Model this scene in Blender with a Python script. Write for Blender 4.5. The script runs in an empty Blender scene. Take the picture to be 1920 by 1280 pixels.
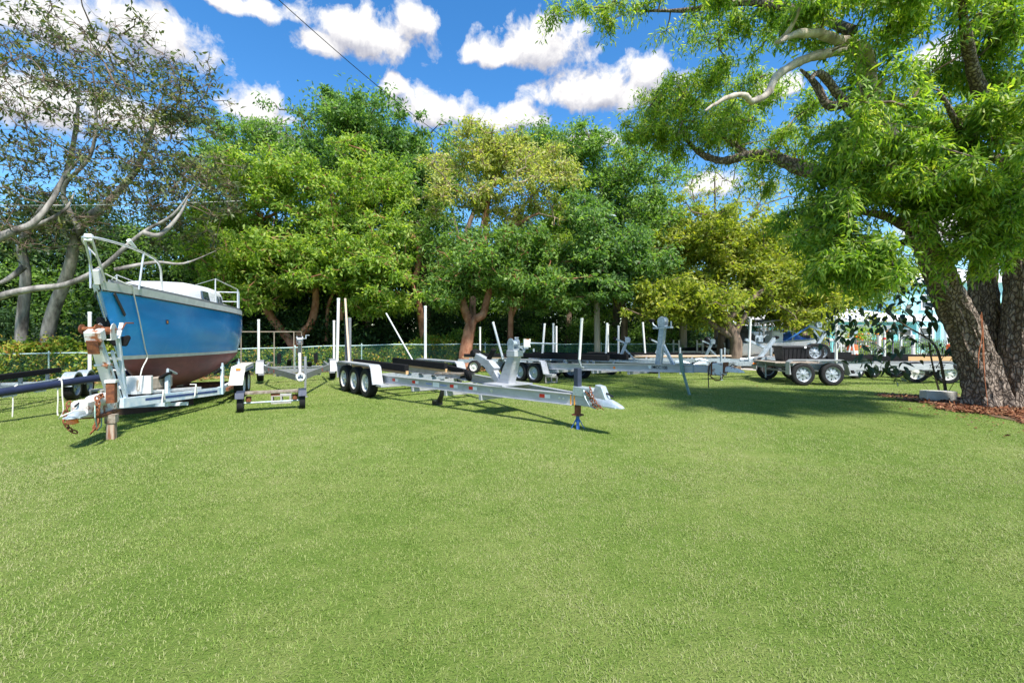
import bpy, math, random
import numpy as np
from mathutils import Vector, Matrix, noise as mnoise

R = math.radians
SC = bpy.context.scene
COL = SC.collection
rng = np.random.default_rng(7)
random.seed(7)

# ---------------------------------------------------------------- camera
F = 853.0                      # focal length in photo pixels (1920 wide)
CAMH = 1.5
HOR = 630.0                    # row of the horizon in the photo
cam_d = bpy.data.cameras.new('camera')
cam = bpy.data.objects.new('camera', cam_d)
COL.objects.link(cam)
cam.location = (0, 0, CAMH)
cam.rotation_euler = (R(90), 0, 0)
cam_d.sensor_width = 36.0
cam_d.lens = 36.0 * F / 1920.0
cam_d.shift_y = -(640.0 - HOR) / 1920.0
cam_d.clip_start = 0.05
cam_d.clip_end = 2000
SC.camera = cam

# ---------------------------------------------------------------- light
SUN_AZ = R(150)                # azimuth of the sun from +Y, clockwise: behind the camera, to the right
SUN_EL = R(55)
SKY_STRENGTH = 0.15
CLOUD_WHITE = 2.75
sun_dir = Vector((math.sin(SUN_AZ) * math.cos(SUN_EL), math.cos(SUN_AZ) * math.cos(SUN_EL), math.sin(SUN_EL)))
sl = bpy.data.lights.new('sun', 'SUN')
sl.energy = 3.15
sl.angle = R(5.0)
sl.color = (1.0, 0.955, 0.88)
so = bpy.data.objects.new('sun', sl)
COL.objects.link(so)
so.location = (15, -20, 30)
so.rotation_euler = sun_dir.to_track_quat('Z', 'Y').to_euler()

SC.view_settings.view_transform = 'Standard'
SC.view_settings.look = 'None'
SC.view_settings.gamma = 1.0
SC.view_settings.exposure = 1.46
SC.render.engine = 'CYCLES'
SC.cycles.max_bounces = 7
SC.cycles.diffuse_bounces = 4
SC.cycles.glossy_bounces = 3
SC.cycles.transmission_bounces = 4
SC.cycles.transparent_max_bounces = 6
SC.cycles.use_denoising = True
SC.cycles.denoiser = 'OPENIMAGEDENOISE'
SC.cycles.denoising_prefilter = 'NONE'
SC.cycles.denoising_input_passes = 'RGB_ALBEDO_NORMAL'
SC.cycles.use_adaptive_sampling = False
SC.cycles.sample_clamp_indirect = 6.0


class NT:
    """small helper round a node tree"""
    def __init__(self, tree):
        self.t = tree
        self.n = tree.nodes
        self.l = tree.links

    def new(self, kind, **kw):
        nd = self.n.new(kind)
        for k, v in kw.items():
            setattr(nd, k, v)
        return nd

    def link(self, a, b):
        self.l.new(a, b)

    def _in(self, sock, v):
        if v is None:
            return
        if hasattr(v, 'links') or hasattr(v, 'is_output'):
            self.link(v, sock)
        else:
            sock.default_value = v

    def math(self, op, a, b=None, c=None, clamp=False):
        nd = self.new('ShaderNodeMath', operation=op, use_clamp=clamp)
        self._in(nd.inputs[0], a)
        self._in(nd.inputs[1], b)
        self._in(nd.inputs[2], c)
        return nd.outputs[0]

    def vmath(self, op, a, b=None):
        nd = self.new('ShaderNodeVectorMath', operation=op)
        self._in(nd.inputs[0], a)
        self._in(nd.inputs[1], b)
        return nd.outputs['Value'] if op in ('LENGTH', 'DOT_PRODUCT', 'DISTANCE') else nd.outputs[0]

    def noise(self, vec, scale, detail=4, rough=0.55, dist=0.0):
        nd = self.new('ShaderNodeTexNoise')
        if vec is not None:
            self.link(vec, nd.inputs['Vector'])
        nd.inputs['Scale'].default_value = scale
        nd.inputs['Detail'].default_value = detail
        nd.inputs['Roughness'].default_value = rough
        nd.inputs['Distortion'].default_value = dist
        return nd.outputs[0]

    def ramp(self, fac, stops, interp='LINEAR'):
        nd = self.new('ShaderNodeValToRGB')
        cr = nd.color_ramp
        cr.interpolation = interp
        while len(cr.elements) < len(stops):
            cr.elements.new(0.5)
        for e, (p, c) in zip(cr.elements, stops):
            e.position = p
            e.color = (c[0], c[1], c[2], 1) if hasattr(c, '__len__') else (c, c, c, 1)
        self.link(fac, nd.inputs[0])
        return nd.outputs[0]

    def mix(self, fac, a, b, mode='MIX'):
        nd = self.new('ShaderNodeMix', data_type='RGBA', blend_type=mode)
        self._in(nd.inputs[0], fac)
        for s, v in ((nd.inputs[6], a), (nd.inputs[7], b)):
            if hasattr(v, 'is_output'):
                self.link(v, s)
            else:
                s.default_value = (v[0], v[1], v[2], 1)
        return nd.outputs[2]


# ---------------------------------------------------------------- sky: physical sky plus cumulus clouds by direction
def make_world():
    w = bpy.data.worlds.new('World')
    SC.world = w
    w.use_nodes = True
    g = NT(w.node_tree)
    for nd in list(g.n):
        g.n.remove(nd)
    out = g.new('ShaderNodeOutputWorld')
    bg = g.new('ShaderNodeBackground')
    bg.inputs[1].default_value = SKY_STRENGTH
    sky = g.new('ShaderNodeTexSky', sky_type='NISHITA')
    sky.sun_disc = False
    sky.sun_elevation = SUN_EL
    sky.sun_rotation = SUN_AZ
    sky.altitude = 0
    sky.air_density = 1.0
    sky.dust_density = 0.2
    sky.ozone_density = 3.0
    # the camera's picture is strongly saturated
    hs = g.new('ShaderNodeHueSaturation')
    hs.inputs['Saturation'].default_value = 1.3
    hs.inputs['Value'].default_value = 0.62
    g.link(sky.outputs[0], hs.inputs['Color'])
    tc = g.new('ShaderNodeTexCoord')
    sep = g.new('ShaderNodeSeparateXYZ')
    g.link(tc.outputs['Generated'], sep.inputs[0])
    az = g.math('ARCTAN2', sep.outputs[0], sep.outputs[1])
    el = g.math('ARCSINE', sep.outputs[2])
    comb = g.new('ShaderNodeCombineXYZ')
    g.link(az, comb.inputs[0])
    g.link(el, comb.inputs[1])

    # cloud field as a node group of (azimuth, elevation)
    grp = bpy.data.node_groups.new('cloud_field', 'ShaderNodeTree')
    grp.interface.new_socket('P', in_out='INPUT', socket_type='NodeSocketVector')
    grp.interface.new_socket('D', in_out='OUTPUT', socket_type='NodeSocketFloat')
    h = NT(grp)
    gi = h.new('NodeGroupInput')
    go = h.new('NodeGroupOutput')
    p0 = gi.outputs[0]
    wob = h.new('ShaderNodeTexNoise')
    wob.inputs['Scale'].default_value = 9.0
    wob.inputs['Detail'].default_value = 3
    h.link(p0, wob.inputs['Vector'])
    off = h.vmath('SUBTRACT', wob.outputs['Color'], (0.5, 0.5, 0.5))
    off = h.vmath('MULTIPLY', off, (0.10, 0.05, 0))
    p = h.vmath('ADD', p0, off)
    clouds = [(690, 62, 150, 52), (770, 30, 60, 34), (600, 85, 70, 26), (1010, 75, 125, 52), (930, 105, 90, 26), (1130, 160, 190, 46),
              (1215, 125, 70, 42), (800, 195, 95, 42), (740, 160, 40, 28), (955, 222, 120, 34), (1100, 262, 75, 26),
              (490, 192, 95, 46), (545, 262, 50, 30), (300, 62, 150, 55), (130, 40, 190, 70), (60, 190, 170, 70),
              (230, 210, 130, 50), (430, 0, 230, 26), (1450, 165, 60, 36), (1760, 110, 80, 40), (1740, 420, 90, 60), (1330, 340, 60, 40)]
    cur = None
    for (x, y, rx, ry) in clouds:
        a = math.atan((x - 960) / F)
        e = math.atan((HOR - y) / F * math.cos(a))
        k = F / math.cos(a) ** 2
        ra, re = rx / k * 0.98, ry / F * math.cos(a) * 1.0
        d = h.vmath('SUBTRACT', p, (a, e - re * 0.2, 0))
        d = h.vmath('MAXIMUM', d, h.vmath('MULTIPLY', d, (-1, -1.55, 0)))        # flatter undersides
        d = h.vmath('MULTIPLY', d, (1 / ra, 1 / re, 0))
        ln = h.vmath('LENGTH', d)
        v = h.math('SUBTRACT', 1.0, ln)
        if cur is None:
            cur = v
        else:
            sm = h.new('ShaderNodeMath', operation='SMOOTH_MAX')
            h.link(cur, sm.inputs[0])
            h.link(v, sm.inputs[1])
            sm.inputs[2].default_value = 0.25
            cur = sm.outputs[0]
    # the same kind of cloud all round the rest of the sky
    sp = h.new('ShaderNodeSeparateXYZ')
    h.link(p0, sp.inputs[0])
    aaz = h.math('ABSOLUTE', sp.outputs[0])
    outside = h.math('MAXIMUM', h.math('SUBTRACT', aaz, 0.82), h.math('SUBTRACT', sp.outputs[1], 0.66))
    outside = h.math('MULTIPLY', outside, 8.0, clamp=True)
    gen = h.noise(h.vmath('MULTIPLY', p0, (1.0, 1.8, 1.0)), 2.6, 3, 0.5)
    gen = h.math('SUBTRACT', h.math('MULTIPLY', gen, 6.0), 3.2)
    gen = h.math('SUBTRACT', gen, h.math('MULTIPLY', h.math('SUBTRACT', 1.0, outside), 6.0))
    cur = h.math('MAXIMUM', cur, gen)
    cur = h.math('MINIMUM', cur, 1.0)
    n1 = h.noise(p0, 17.0, 8, 0.62, 0.3)
    n2 = h.noise(p0, 60.0, 5, 0.6)
    s = h.math('ADD', cur, h.math('MULTIPLY', h.math('SUBTRACT', n1, 0.52), 1.9))
    s = h.math('ADD', s, h.math('MULTIPLY', h.math('SUBTRACT', n2, 0.5), 0.3))
    h.link(s, go.inputs[0])

    def field(vec):
        nd = g.new('ShaderNodeGroup')
        nd.node_tree = grp
        g.link(vec, nd.inputs[0])
        return nd.outputs[0]
    D = field(comb.outputs[0])
    Dup = field(g.vmath('ADD', comb.outputs[0], (-0.004, 0.028, 0)))
    mask = g.math('MULTIPLY', g.math('SUBTRACT', D, 0.03), 2.6, clamp=True)
    mask = g.math('SMOOTH_MIN', mask, 1.0, 0.1)
    lit = g.math('ADD', g.math('MULTIPLY', g.math('SUBTRACT', D, Dup), 0.75), 0.62, clamp=True)
    ccol = g.ramp(lit, [(0.0, (0.36, 0.37, 0.46)), (0.42, (0.60, 0.60, 0.66)), (0.8, (0.95, 0.93, 0.92)), (1.0, (1.0, 0.99, 0.97))])
    cw = g.vmath('SCALE', ccol)
    sc = cw.node
    sc.inputs['Scale'].default_value = CLOUD_WHITE
    col = g.mix(mask, hs.outputs[0], cw)
    g.link(col, bg.inputs[0])
    g.link(bg.outputs[0], out.inputs[0])


make_world()


# ---------------------------------------------------------------- pixels to places
def P(x, y, d):
    return Vector(((x - 960) / F * d, d, CAMH + (HOR - y) / F * d))


def G(x, y, z=0.0):
    d = (CAMH - z) * F / (y - HOR)
    return Vector(((x - 960) / F * d, d, z))


# ---------------------------------------------------------------- materials
MATS = {}


def bsdf_mat(name):
    m = bpy.data.materials.new(name)
    m.use_nodes = True
    g = NT(m.node_tree)
    return m, g, g.n['Principled BSDF']


def mat(name, col, rough=0.6, metal=0.0, var=0.15, scale=6.0, col2=None, bump=0.0, bscale=40.0, spec=0.5, stops=(0.35, 0.7), stretch=None, coat=0.0, stain=None):
    """a plain worn surface: base colour broken up by noise, optional second colour, optional fine relief"""
    m, g, b = bsdf_mat(name)
    tc = g.new('ShaderNodeTexCoord')
    vec = tc.outputs['Object']
    if stretch:
        vec = g.vmath('MULTIPLY', vec, stretch)
    n = g.noise(vec, scale, 6, 0.6)
    if col2 is None:
        a = tuple(c * (1 - var) for c in col)
        c2 = tuple(min(1, c * (1 + var)) for c in col)
        c = g.ramp(n, [(0.3, a), (0.7, c2)])
    else:
        c = g.ramp(n, [(stops[0], col), (stops[1], col2)])
    if stain:
        sn = g.noise(g.vmath('MULTIPLY', tc.outputs['Object'], (1, 1, 0.5)), stain[1], 7, 0.7, 0.5)
        c = g.mix(g.math('MULTIPLY', g.math('SUBTRACT', sn, stain[2]), 7.0, clamp=True), c, stain[0])
    g.link(c, b.inputs['Base Color'])
    b.inputs['Metallic'].default_value = metal
    b.inputs['Specular IOR Level'].default_value = spec
    b.inputs['Coat Weight'].default_value = coat
    r = g.ramp(g.noise(vec, scale * 2.3, 4), [(0.3, max(0.02, rough - 0.12)), (0.7, min(1, rough + 0.12))])
    g.link(r, b.inputs['Roughness'])
    if bump:
        bp = g.new('ShaderNodeBump')
        bp.inputs['Strength'].default_value = bump
        bp.inputs['Distance'].default_value = 0.02
        g.link(g.noise(vec, bscale, 5, 0.65), bp.inputs['Height'])
        g.link(bp.outputs[0], b.inputs['Normal'])
    MATS[name] = m
    return m


def leaf_mat(name, cols, transl=0.35, gloss=0.35, nscale=0.5):
    """leaves: every leaf its own shade, larger drifts of tone through the crown, some light passing through"""
    m, g, b = bsdf_mat(name)
    geo = g.new('ShaderNodeNewGeometry')
    n = g.noise(geo.outputs['Position'], nscale, 3)
    f = g.math('ADD', g.math('MULTIPLY', geo.outputs['Random Per Island'], 0.75), g.math('MULTIPLY', g.math('SUBTRACT', n, 0.37), 0.9), clamp=True)
    k = len(cols)
    c = g.ramp(f, [(0.05 + 0.9 * i / (k - 1), cc) for i, cc in enumerate(cols)])
    g.link(c, b.inputs['Base Color'])
    b.inputs['Roughness'].default_value = 0.5
    b.inputs['Specular IOR Level'].default_value = gloss
    tr = g.new('ShaderNodeBsdfTranslucent')
    tcol = g.mix(1.0, c, (1.5, 1.6, 0.55), 'MULTIPLY')
    g.link(tcol, tr.inputs[0])
    ms = g.new('ShaderNodeMixShader')
    ms.inputs[0].default_value = transl
    g.link(b.outputs[0], ms.inputs[1])
    g.link(tr.outputs[0], ms.inputs[2])
    g.link(ms.outputs[0], g.n['Material Output'].inputs[0])
    MATS[name] = m
    return m


def bark_mat(name, c1, c2, scale=7.0, bump=0.8, stretch=(1, 1, 0.25), stops=(0.35, 0.65)):
    return mat(name, c1, 0.85, 0, col2=c2, scale=scale, bump=bump, bscale=scale * 3, spec=0.2, stops=stops, stretch=stretch)


mat('aluminium', (0.36, 0.37, 0.385), 0.48, 0.3, col2=(0.47, 0.48, 0.50), scale=7.0, stops=(0.3, 0.6), stretch=(0.5, 1, 2), stain=((0.24, 0.21, 0.18), 3.2, 0.64))
mat('alu_flange', (0.26, 0.27, 0.285), 0.5, 0.35, 0.16, 7.0)
mat('galvanised', (0.24, 0.29, 0.33), 0.5, 0.35, col2=(0.44, 0.50, 0.54), scale=16.0, stops=(0.3, 0.62), stain=((0.20, 0.16, 0.13), 4.0, 0.64))
mat('white_paint', (0.58, 0.58, 0.555), 0.45, 0, 0.08, 3.0, stain=((0.36, 0.30, 0.24), 4.0, 0.62))
mat('dirty_white', (0.52, 0.53, 0.52), 0.6, 0, col2=(0.66, 0.66, 0.64), scale=8.0)
mat('pvc_white', (0.70, 0.70, 0.67), 0.35, 0, 0.08, 2.0, stain=((0.42, 0.40, 0.34), 5.0, 0.60))
mat('rubber', (0.018, 0.018, 0.019), 0.8, 0, 0.35, 12.0, bump=0.3, bscale=90, spec=0.3)
mat('dark_drum', (0.03, 0.03, 0.03), 0.7, 0, 0.3, 12)
mat('rim_white', (0.72, 0.71, 0.66), 0.4, 0.0, 0.12, 20)
mat('rim_galv', (0.38, 0.43, 0.48), 0.42, 0.3, 0.18, 20)
mat('carpet_black', (0.012, 0.012, 0.013), 0.95, 0, 0.4, 30, bump=0.6, bscale=160, spec=0.15)
mat('black_plastic', (0.012, 0.012, 0.015), 0.42, 0, 0.3, 5, spec=0.5)
mat('wood_raw', (0.50, 0.29, 0.13), 0.75, 0, col2=(0.62, 0.40, 0.20), scale=5, stretch=(0.25, 4, 4))
mat('wood_grey', (0.30, 0.25, 0.20), 0.85, 0, col2=(0.46, 0.38, 0.30), scale=6, stretch=(4, 4, 0.25), bump=0.4, bscale=20)
mat('wood_bleached', (0.60, 0.46, 0.34), 0.8, 0, col2=(0.72, 0.58, 0.44), scale=6, stretch=(0.3, 4, 4))
mat('wood_rot', (0.10, 0.06, 0.035), 0.9, 0, col2=(0.40, 0.36, 0.30), scale=11, stops=(0.3, 0.75), bump=0.6, bscale=30)
mat('wood_dark', (0.06, 0.035, 0.022), 0.8, 0, 0.3, 6)
mat('rust_streak', (0.42, 0.33, 0.26), 0.8, 0, col2=(0.22, 0.09, 0.045), scale=9, stops=(0.42, 0.6), stretch=(3, 3, 0.3))
mat('rust', (0.09, 0.032, 0.017), 0.85, 0.1, col2=(0.27, 0.095, 0.035), scale=13, bump=0.5, bscale=60)
mat('rusty_white', (0.66, 0.66, 0.63), 0.6, 0, col2=(0.28, 0.10, 0.04), scale=6.5, stops=(0.54, 0.64), bump=0.2, bscale=30)
mat('faded_blue_steel', (0.40, 0.52, 0.62), 0.6, 0, col2=(0.66, 0.70, 0.72), scale=5, stops=(0.4, 0.62))
mat('blue_stripe', (0.04, 0.07, 0.20), 0.5, 0, 0.3, 6)
mat('chain_rust', (0.09, 0.03, 0.015), 0.8, 0.2, col2=(0.32, 0.11, 0.035), scale=25)
mat('steel_bright', (0.66, 0.66, 0.67), 0.38, 0.55, 0.08, 9)
mat('coupler_steel', (0.48, 0.54, 0.57), 0.4, 0.45, 0.2, 12)
mat('red_reflector', (0.72, 0.03, 0.02), 0.3, 0, 0.05, 5)
mat('white_reflector', (0.82, 0.82, 0.82), 0.3, 0, 0.03, 5)
mat('amber', (0.90, 0.22, 0.02), 0.3, 0, 0.08, 6)
mat('orange_strap', (0.88, 0.36, 0.02), 0.6, 0, 0.1, 8)
mat('blue_paint', (0.025, 0.13, 0.40), 0.4, 0, 0.15, 9)
mat('blue_fade_print', (0.25, 0.30, 0.60), 0.6, 0, 0.15, 14)
mat('dark_jack', (0.035, 0.045, 0.075), 0.5, 0.2, 0.2, 9)
mat('green_jack', (0.16, 0.26, 0.22), 0.55, 0.2, 0.25, 9)
mat('rope_white', (0.66, 0.66, 0.60), 0.8, 0, 0.12, 30)
mat('concrete', (0.62, 0.60, 0.55), 0.9, 0, 0.12, 9, bump=0.5, bscale=60, spec=0.2)
mat('block_grey', (0.38, 0.37, 0.35), 0.95, 0, 0.15, 9, bump=0.6, bscale=70, spec=0.15)
mat('mast_blue', (0.022, 0.03, 0.065), 0.4, 0.1, 0.25, 3)
mat('green_wire', (0.03, 0.16, 0.125), 0.6, 0, 0.2, 8)
mat('fence_steel', (0.40, 0.52, 0.52), 0.5, 0.3, 0.18, 6)
mat('pipe_frame', (0.28, 0.23, 0.18), 0.6, 0.2, 0.2, 8)
mat('pole_wood', (0.30, 0.25, 0.19), 0.9, 0, col2=(0.44, 0.39, 0.31), scale=5, stretch=(3, 3, 0.2), bump=0.5, bscale=16)
mat('wire_black', (0.015, 0.015, 0.016), 0.6)
mat('turquoise_wall', (0.16, 0.50, 0.50), 0.8, 0, 0.05, 1.5)
mat('pale_blue_wall', (0.34, 0.66, 0.66), 0.8, 0, 0.05, 1.5)
mat('trim_white', (0.80, 0.80, 0.80), 0.6, 0, 0.03, 2)
mat('roof_white', (0.72, 0.73, 0.74), 0.7, 0, 0.06, 3)
mat('pane_dark', (0.05, 0.07, 0.09), 0.12, 0, 0.2, 2, spec=0.8)
mat('orange_drum', (0.80, 0.14, 0.03), 0.5, 0, 0.08, 4)
mat('grey_tarp', (0.15, 0.145, 0.15), 0.75, 0, 0.3, 5, bump=0.6, bscale=8)
mat('canvas_grey', (0.34, 0.33, 0.33), 0.8, 0, 0.12, 4)
mat('gelcoat_white', (0.78, 0.79, 0.80), 0.3, 0, 0.04, 2)
mat('jet_blue', (0.03, 0.12, 0.50), 0.25, 0, 0.1, 3)
mat('red_plastic', (0.50, 0.08, 0.05), 0.5, 0, 0.1, 4)
mat('car_blue', (0.06, 0.12, 0.22), 0.2, 0.2, 0.1, 3)
mat('picket_grey', (0.10, 0.11, 0.12), 0.6, 0, 0.1, 4)
mat('print_black', (0.015, 0.015, 0.015), 0.6)
mat('aerial_root', (0.36, 0.12, 0.05), 0.85, 0, 0.25, 12)


def hull_mats():
    m, g, b = bsdf_mat('hull_blue')
    tc = g.new('ShaderNodeTexCoord')
    v = g.vmath('MULTIPLY', tc.outputs['Object'], (0.6, 1, 1.6))
    n = g.noise(v, 1.7, 6, 0.6, 0.6)
    c = g.ramp(n, [(0.30, (0.014, 0.25, 0.68)), (0.55, (0.02, 0.30, 0.76)), (0.80, (0.045, 0.38, 0.80)), (0.92, (0.11, 0.46, 0.82))])
    # rain streaks of chalked paint
    st = g.noise(g.vmath('MULTIPLY', tc.outputs['Object'], (2.4, 2.4, 0.12)), 2.0, 3)
    c = g.mix(g.math('MULTIPLY', g.math('SUBTRACT', st, 0.60), 1.0, clamp=True), c, (0.22, 0.47, 0.70))
    g.link(c, b.inputs['Base Color'])
    b.inputs['Roughness'].default_value = 0.22
    b.inputs['Coat Weight'].default_value = 0.25
    b.inputs['Coat Roughness'].default_value = 0.15
    MATS['hull_blue'] = m
    m, g, b = bsdf_mat('antifoul_red')
    tc = g.new('ShaderNodeTexCoord')
    n = g.noise(g.vmath('MULTIPLY', tc.outputs['Object'], (0.7, 1, 1.6)), 4, 6, 0.65, 0.4)
    c = g.ramp(n, [(0.28, (0.13, 0.036, 0.038)), (0.55, (0.19, 0.052, 0.052)), (0.80, (0.26, 0.09, 0.085)), (0.93, (0.38, 0.22, 0.20))])
    g.link(c, b.inputs['Base Color'])
    b.inputs['Roughness'].default_value = 0.6
    MATS['antifoul_red'] = m


hull_mats()

leaf_mat('leaf_gumbo', [(0.084, 0.168, 0.030), (0.180, 0.300, 0.048), (0.312, 0.432, 0.078), (0.456, 0.516, 0.132)], 0.5, 0.35, 0.9)
leaf_mat('leaf_gumbo_pale', [(0.180, 0.240, 0.060), (0.324, 0.384, 0.096), (0.468, 0.480, 0.156), (0.552, 0.480, 0.228)], 0.5, 0.35, 0.9)
leaf_mat('leaf_deep', [(0.06, 0.125, 0.038), (0.105, 0.205, 0.06), (0.17, 0.30, 0.09), (0.27, 0.40, 0.14)], 0.5, 0.35, 0.7)
leaf_mat('leaf_mid', [(0.072, 0.144, 0.036), (0.120, 0.228, 0.054), (0.204, 0.336, 0.084), (0.312, 0.432, 0.132)], 0.5, 0.35, 0.8)
leaf_mat('leaf_yellow', [(0.120, 0.174, 0.026), (0.216, 0.276, 0.038), (0.348, 0.384, 0.054), (0.480, 0.456, 0.084)], 0.5, 0.35, 0.9)
leaf_mat('leaf_ficus', [(0.035, 0.055, 0.025), (0.07, 0.10, 0.04), (0.13, 0.17, 0.06), (0.26, 0.26, 0.09)], 0.3, 0.5, 0.8)
leaf_mat('leaf_willow', [(0.075, 0.16, 0.022), (0.16, 0.28, 0.036), (0.29, 0.42, 0.055), (0.50, 0.53, 0.11)], 0.5, 0.45, 1.8)
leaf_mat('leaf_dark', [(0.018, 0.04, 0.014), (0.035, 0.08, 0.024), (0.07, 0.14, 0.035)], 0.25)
leaf_mat('leaf_sapling', [(0.010, 0.026, 0.014), (0.018, 0.045, 0.022), (0.04, 0.085, 0.035)], 0.15, 0.6)
leaf_mat('leaf_vine', [(0.05, 0.12, 0.02), (0.11, 0.22, 0.025), (0.22, 0.30, 0.03), (0.36, 0.34, 0.05), (0.42, 0.18, 0.06)], 0.3, 0.3, 1.2)
leaf_mat('leaf_litter', [(0.13, 0.05, 0.025), (0.24, 0.10, 0.04), (0.34, 0.18, 0.08), (0.42, 0.28, 0.14)], 0.0, 0.1, 1.0)
leaf_mat('mulch_chip', [(0.07, 0.03, 0.018), (0.16, 0.06, 0.03), (0.25, 0.11, 0.055), (0.36, 0.22, 0.12)], 0.0, 0.1, 2.0)
bark_mat('bark_grey', (0.05, 0.045, 0.04), (0.34, 0.315, 0.285), 4.0, 0.6, stops=(0.32, 0.62))
bark_mat('bark_gumbo', (0.20, 0.075, 0.04), (0.46, 0.24, 0.15), 3.5, 0.35, (1, 1, 0.6))
bark_mat('bark_twig', (0.22, 0.15, 0.11), (0.50, 0.38, 0.29), 6.0, 0.3)
bark_mat('bark_brown', (0.07, 0.05, 0.04), (0.26, 0.19, 0.14), 6.0, 0.7)
def plated_bark(name):
    """old bark broken into upright plates by dark cracks"""
    m, g, b = bsdf_mat(name)
    tc = g.new('ShaderNodeTexCoord')
    v0 = tc.outputs['Object']
    wob = g.new('ShaderNodeTexNoise')
    wob.inputs['Scale'].default_value = 5.0
    wob.inputs['Detail'].default_value = 4
    g.link(v0, wob.inputs['Vector'])
    v = g.vmath('ADD', v0, g.vmath('MULTIPLY', g.vmath('SUBTRACT', wob.outputs['Color'], (0.5, 0.5, 0.5)), (0.16, 0.16, 0.3)))
    v = g.vmath('MULTIPLY', v, (1, 1, 0.42))
    vo = g.new('ShaderNodeTexVoronoi', feature='DISTANCE_TO_EDGE')
    vo.inputs['Scale'].default_value = 15.0
    g.link(v, vo.inputs['Vector'])
    crack = g.ramp(vo.outputs[0], [(0.0, 0.0), (0.16, 0.75), (0.45, 1.0)])
    n = g.noise(v0, 9.0, 7, 0.7)
    n2 = g.noise(v0, 1.6, 3)
    plate = g.ramp(n, [(0.30, (0.15, 0.115, 0.09)), (0.52, (0.30, 0.24, 0.19)), (0.75, (0.50, 0.43, 0.36))])
    plate = g.mix(g.math('MULTIPLY', g.math('SUBTRACT', n2, 0.45), 1.6, clamp=True), plate, (0.30, 0.23, 0.17))
    c = g.mix(crack, (0.07, 0.052, 0.04), plate)
    g.link(c, b.inputs['Base Color'])
    b.inputs['Roughness'].default_value = 0.9
    b.inputs['Specular IOR Level'].default_value = 0.15
    bp = g.new('ShaderNodeBump')
    bp.inputs['Strength'].default_value = 1.0
    bp.inputs['Distance'].default_value = 0.035
    g.link(g.math('ADD', g.math('MULTIPLY', crack, 0.8), g.math('MULTIPLY', n, 0.5)), bp.inputs['Height'])
    g.link(bp.outputs[0], b.inputs['Normal'])
    MATS[name] = m


plated_bark('bark_right')
bark_mat('bark_pale', (0.26, 0.21, 0.17), (0.60, 0.53, 0.45), 8.0, 0.6, (1, 1, 0.4))
bark_mat('stem_sapling', (0.05, 0.045, 0.03), (0.14, 0.11, 0.07), 9.0, 0.4)


# ---------------------------------------------------------------- objects
def tag(o, label=None, cat=None, group=None, kind=None):
    if label:
        o['label'] = label
    if cat:
        o['category'] = cat
    if group:
        o['group'] = group
    if kind:
        o['kind'] = kind
    return o


def thing(name, label, cat, loc=(0, 0, 0), rz=0.0, group=None):
    o = bpy.data.objects.new(name, None)
    o.empty_display_size = 0.1
    COL.objects.link(o)
    o.location = loc
    o.rotation_euler = (0, 0, rz)
    return tag(o, label, cat, group)


def root_inv(o):
    while o.parent is not None:
        o = o.parent
    m = Matrix.Translation(o.location) @ Matrix.Rotation(o.rotation_euler.z, 4, 'Z')
    return m.inverted()


def fast_mesh(name, V, Fc, smooth=False):
    """numpy vertices (n,3) and faces (m,k)"""
    V = np.ascontiguousarray(V, dtype=np.float32)
    Fc = np.ascontiguousarray(Fc, dtype=np.int32)
    me = bpy.data.meshes.new(name)
    m, k = Fc.shape
    me.vertices.add(len(V))
    me.vertices.foreach_set('co', V.ravel())
    me.loops.add(m * k)
    me.loops.foreach_set('vertex_index', Fc.ravel())
    me.polygons.add(m)
    me.polygons.foreach_set('loop_start', np.arange(0, m * k, k, dtype=np.int32))
    me.polygons.foreach_set('loop_total', np.full(m, k, dtype=np.int32))
    if smooth:
        me.polygons.foreach_set('use_smooth', np.ones(m, dtype=bool))
    me.update(calc_edges=True)
    me.validate()
    return me


def link_mesh(name, me, material, parent=None):
    o = bpy.data.objects.new(name, me)
    if material is not None and not me.materials:
        me.materials.append(MATS[material] if isinstance(material, str) else material)
    COL.objects.link(o)
    if parent is not None:
        o.parent = parent
    return o


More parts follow.
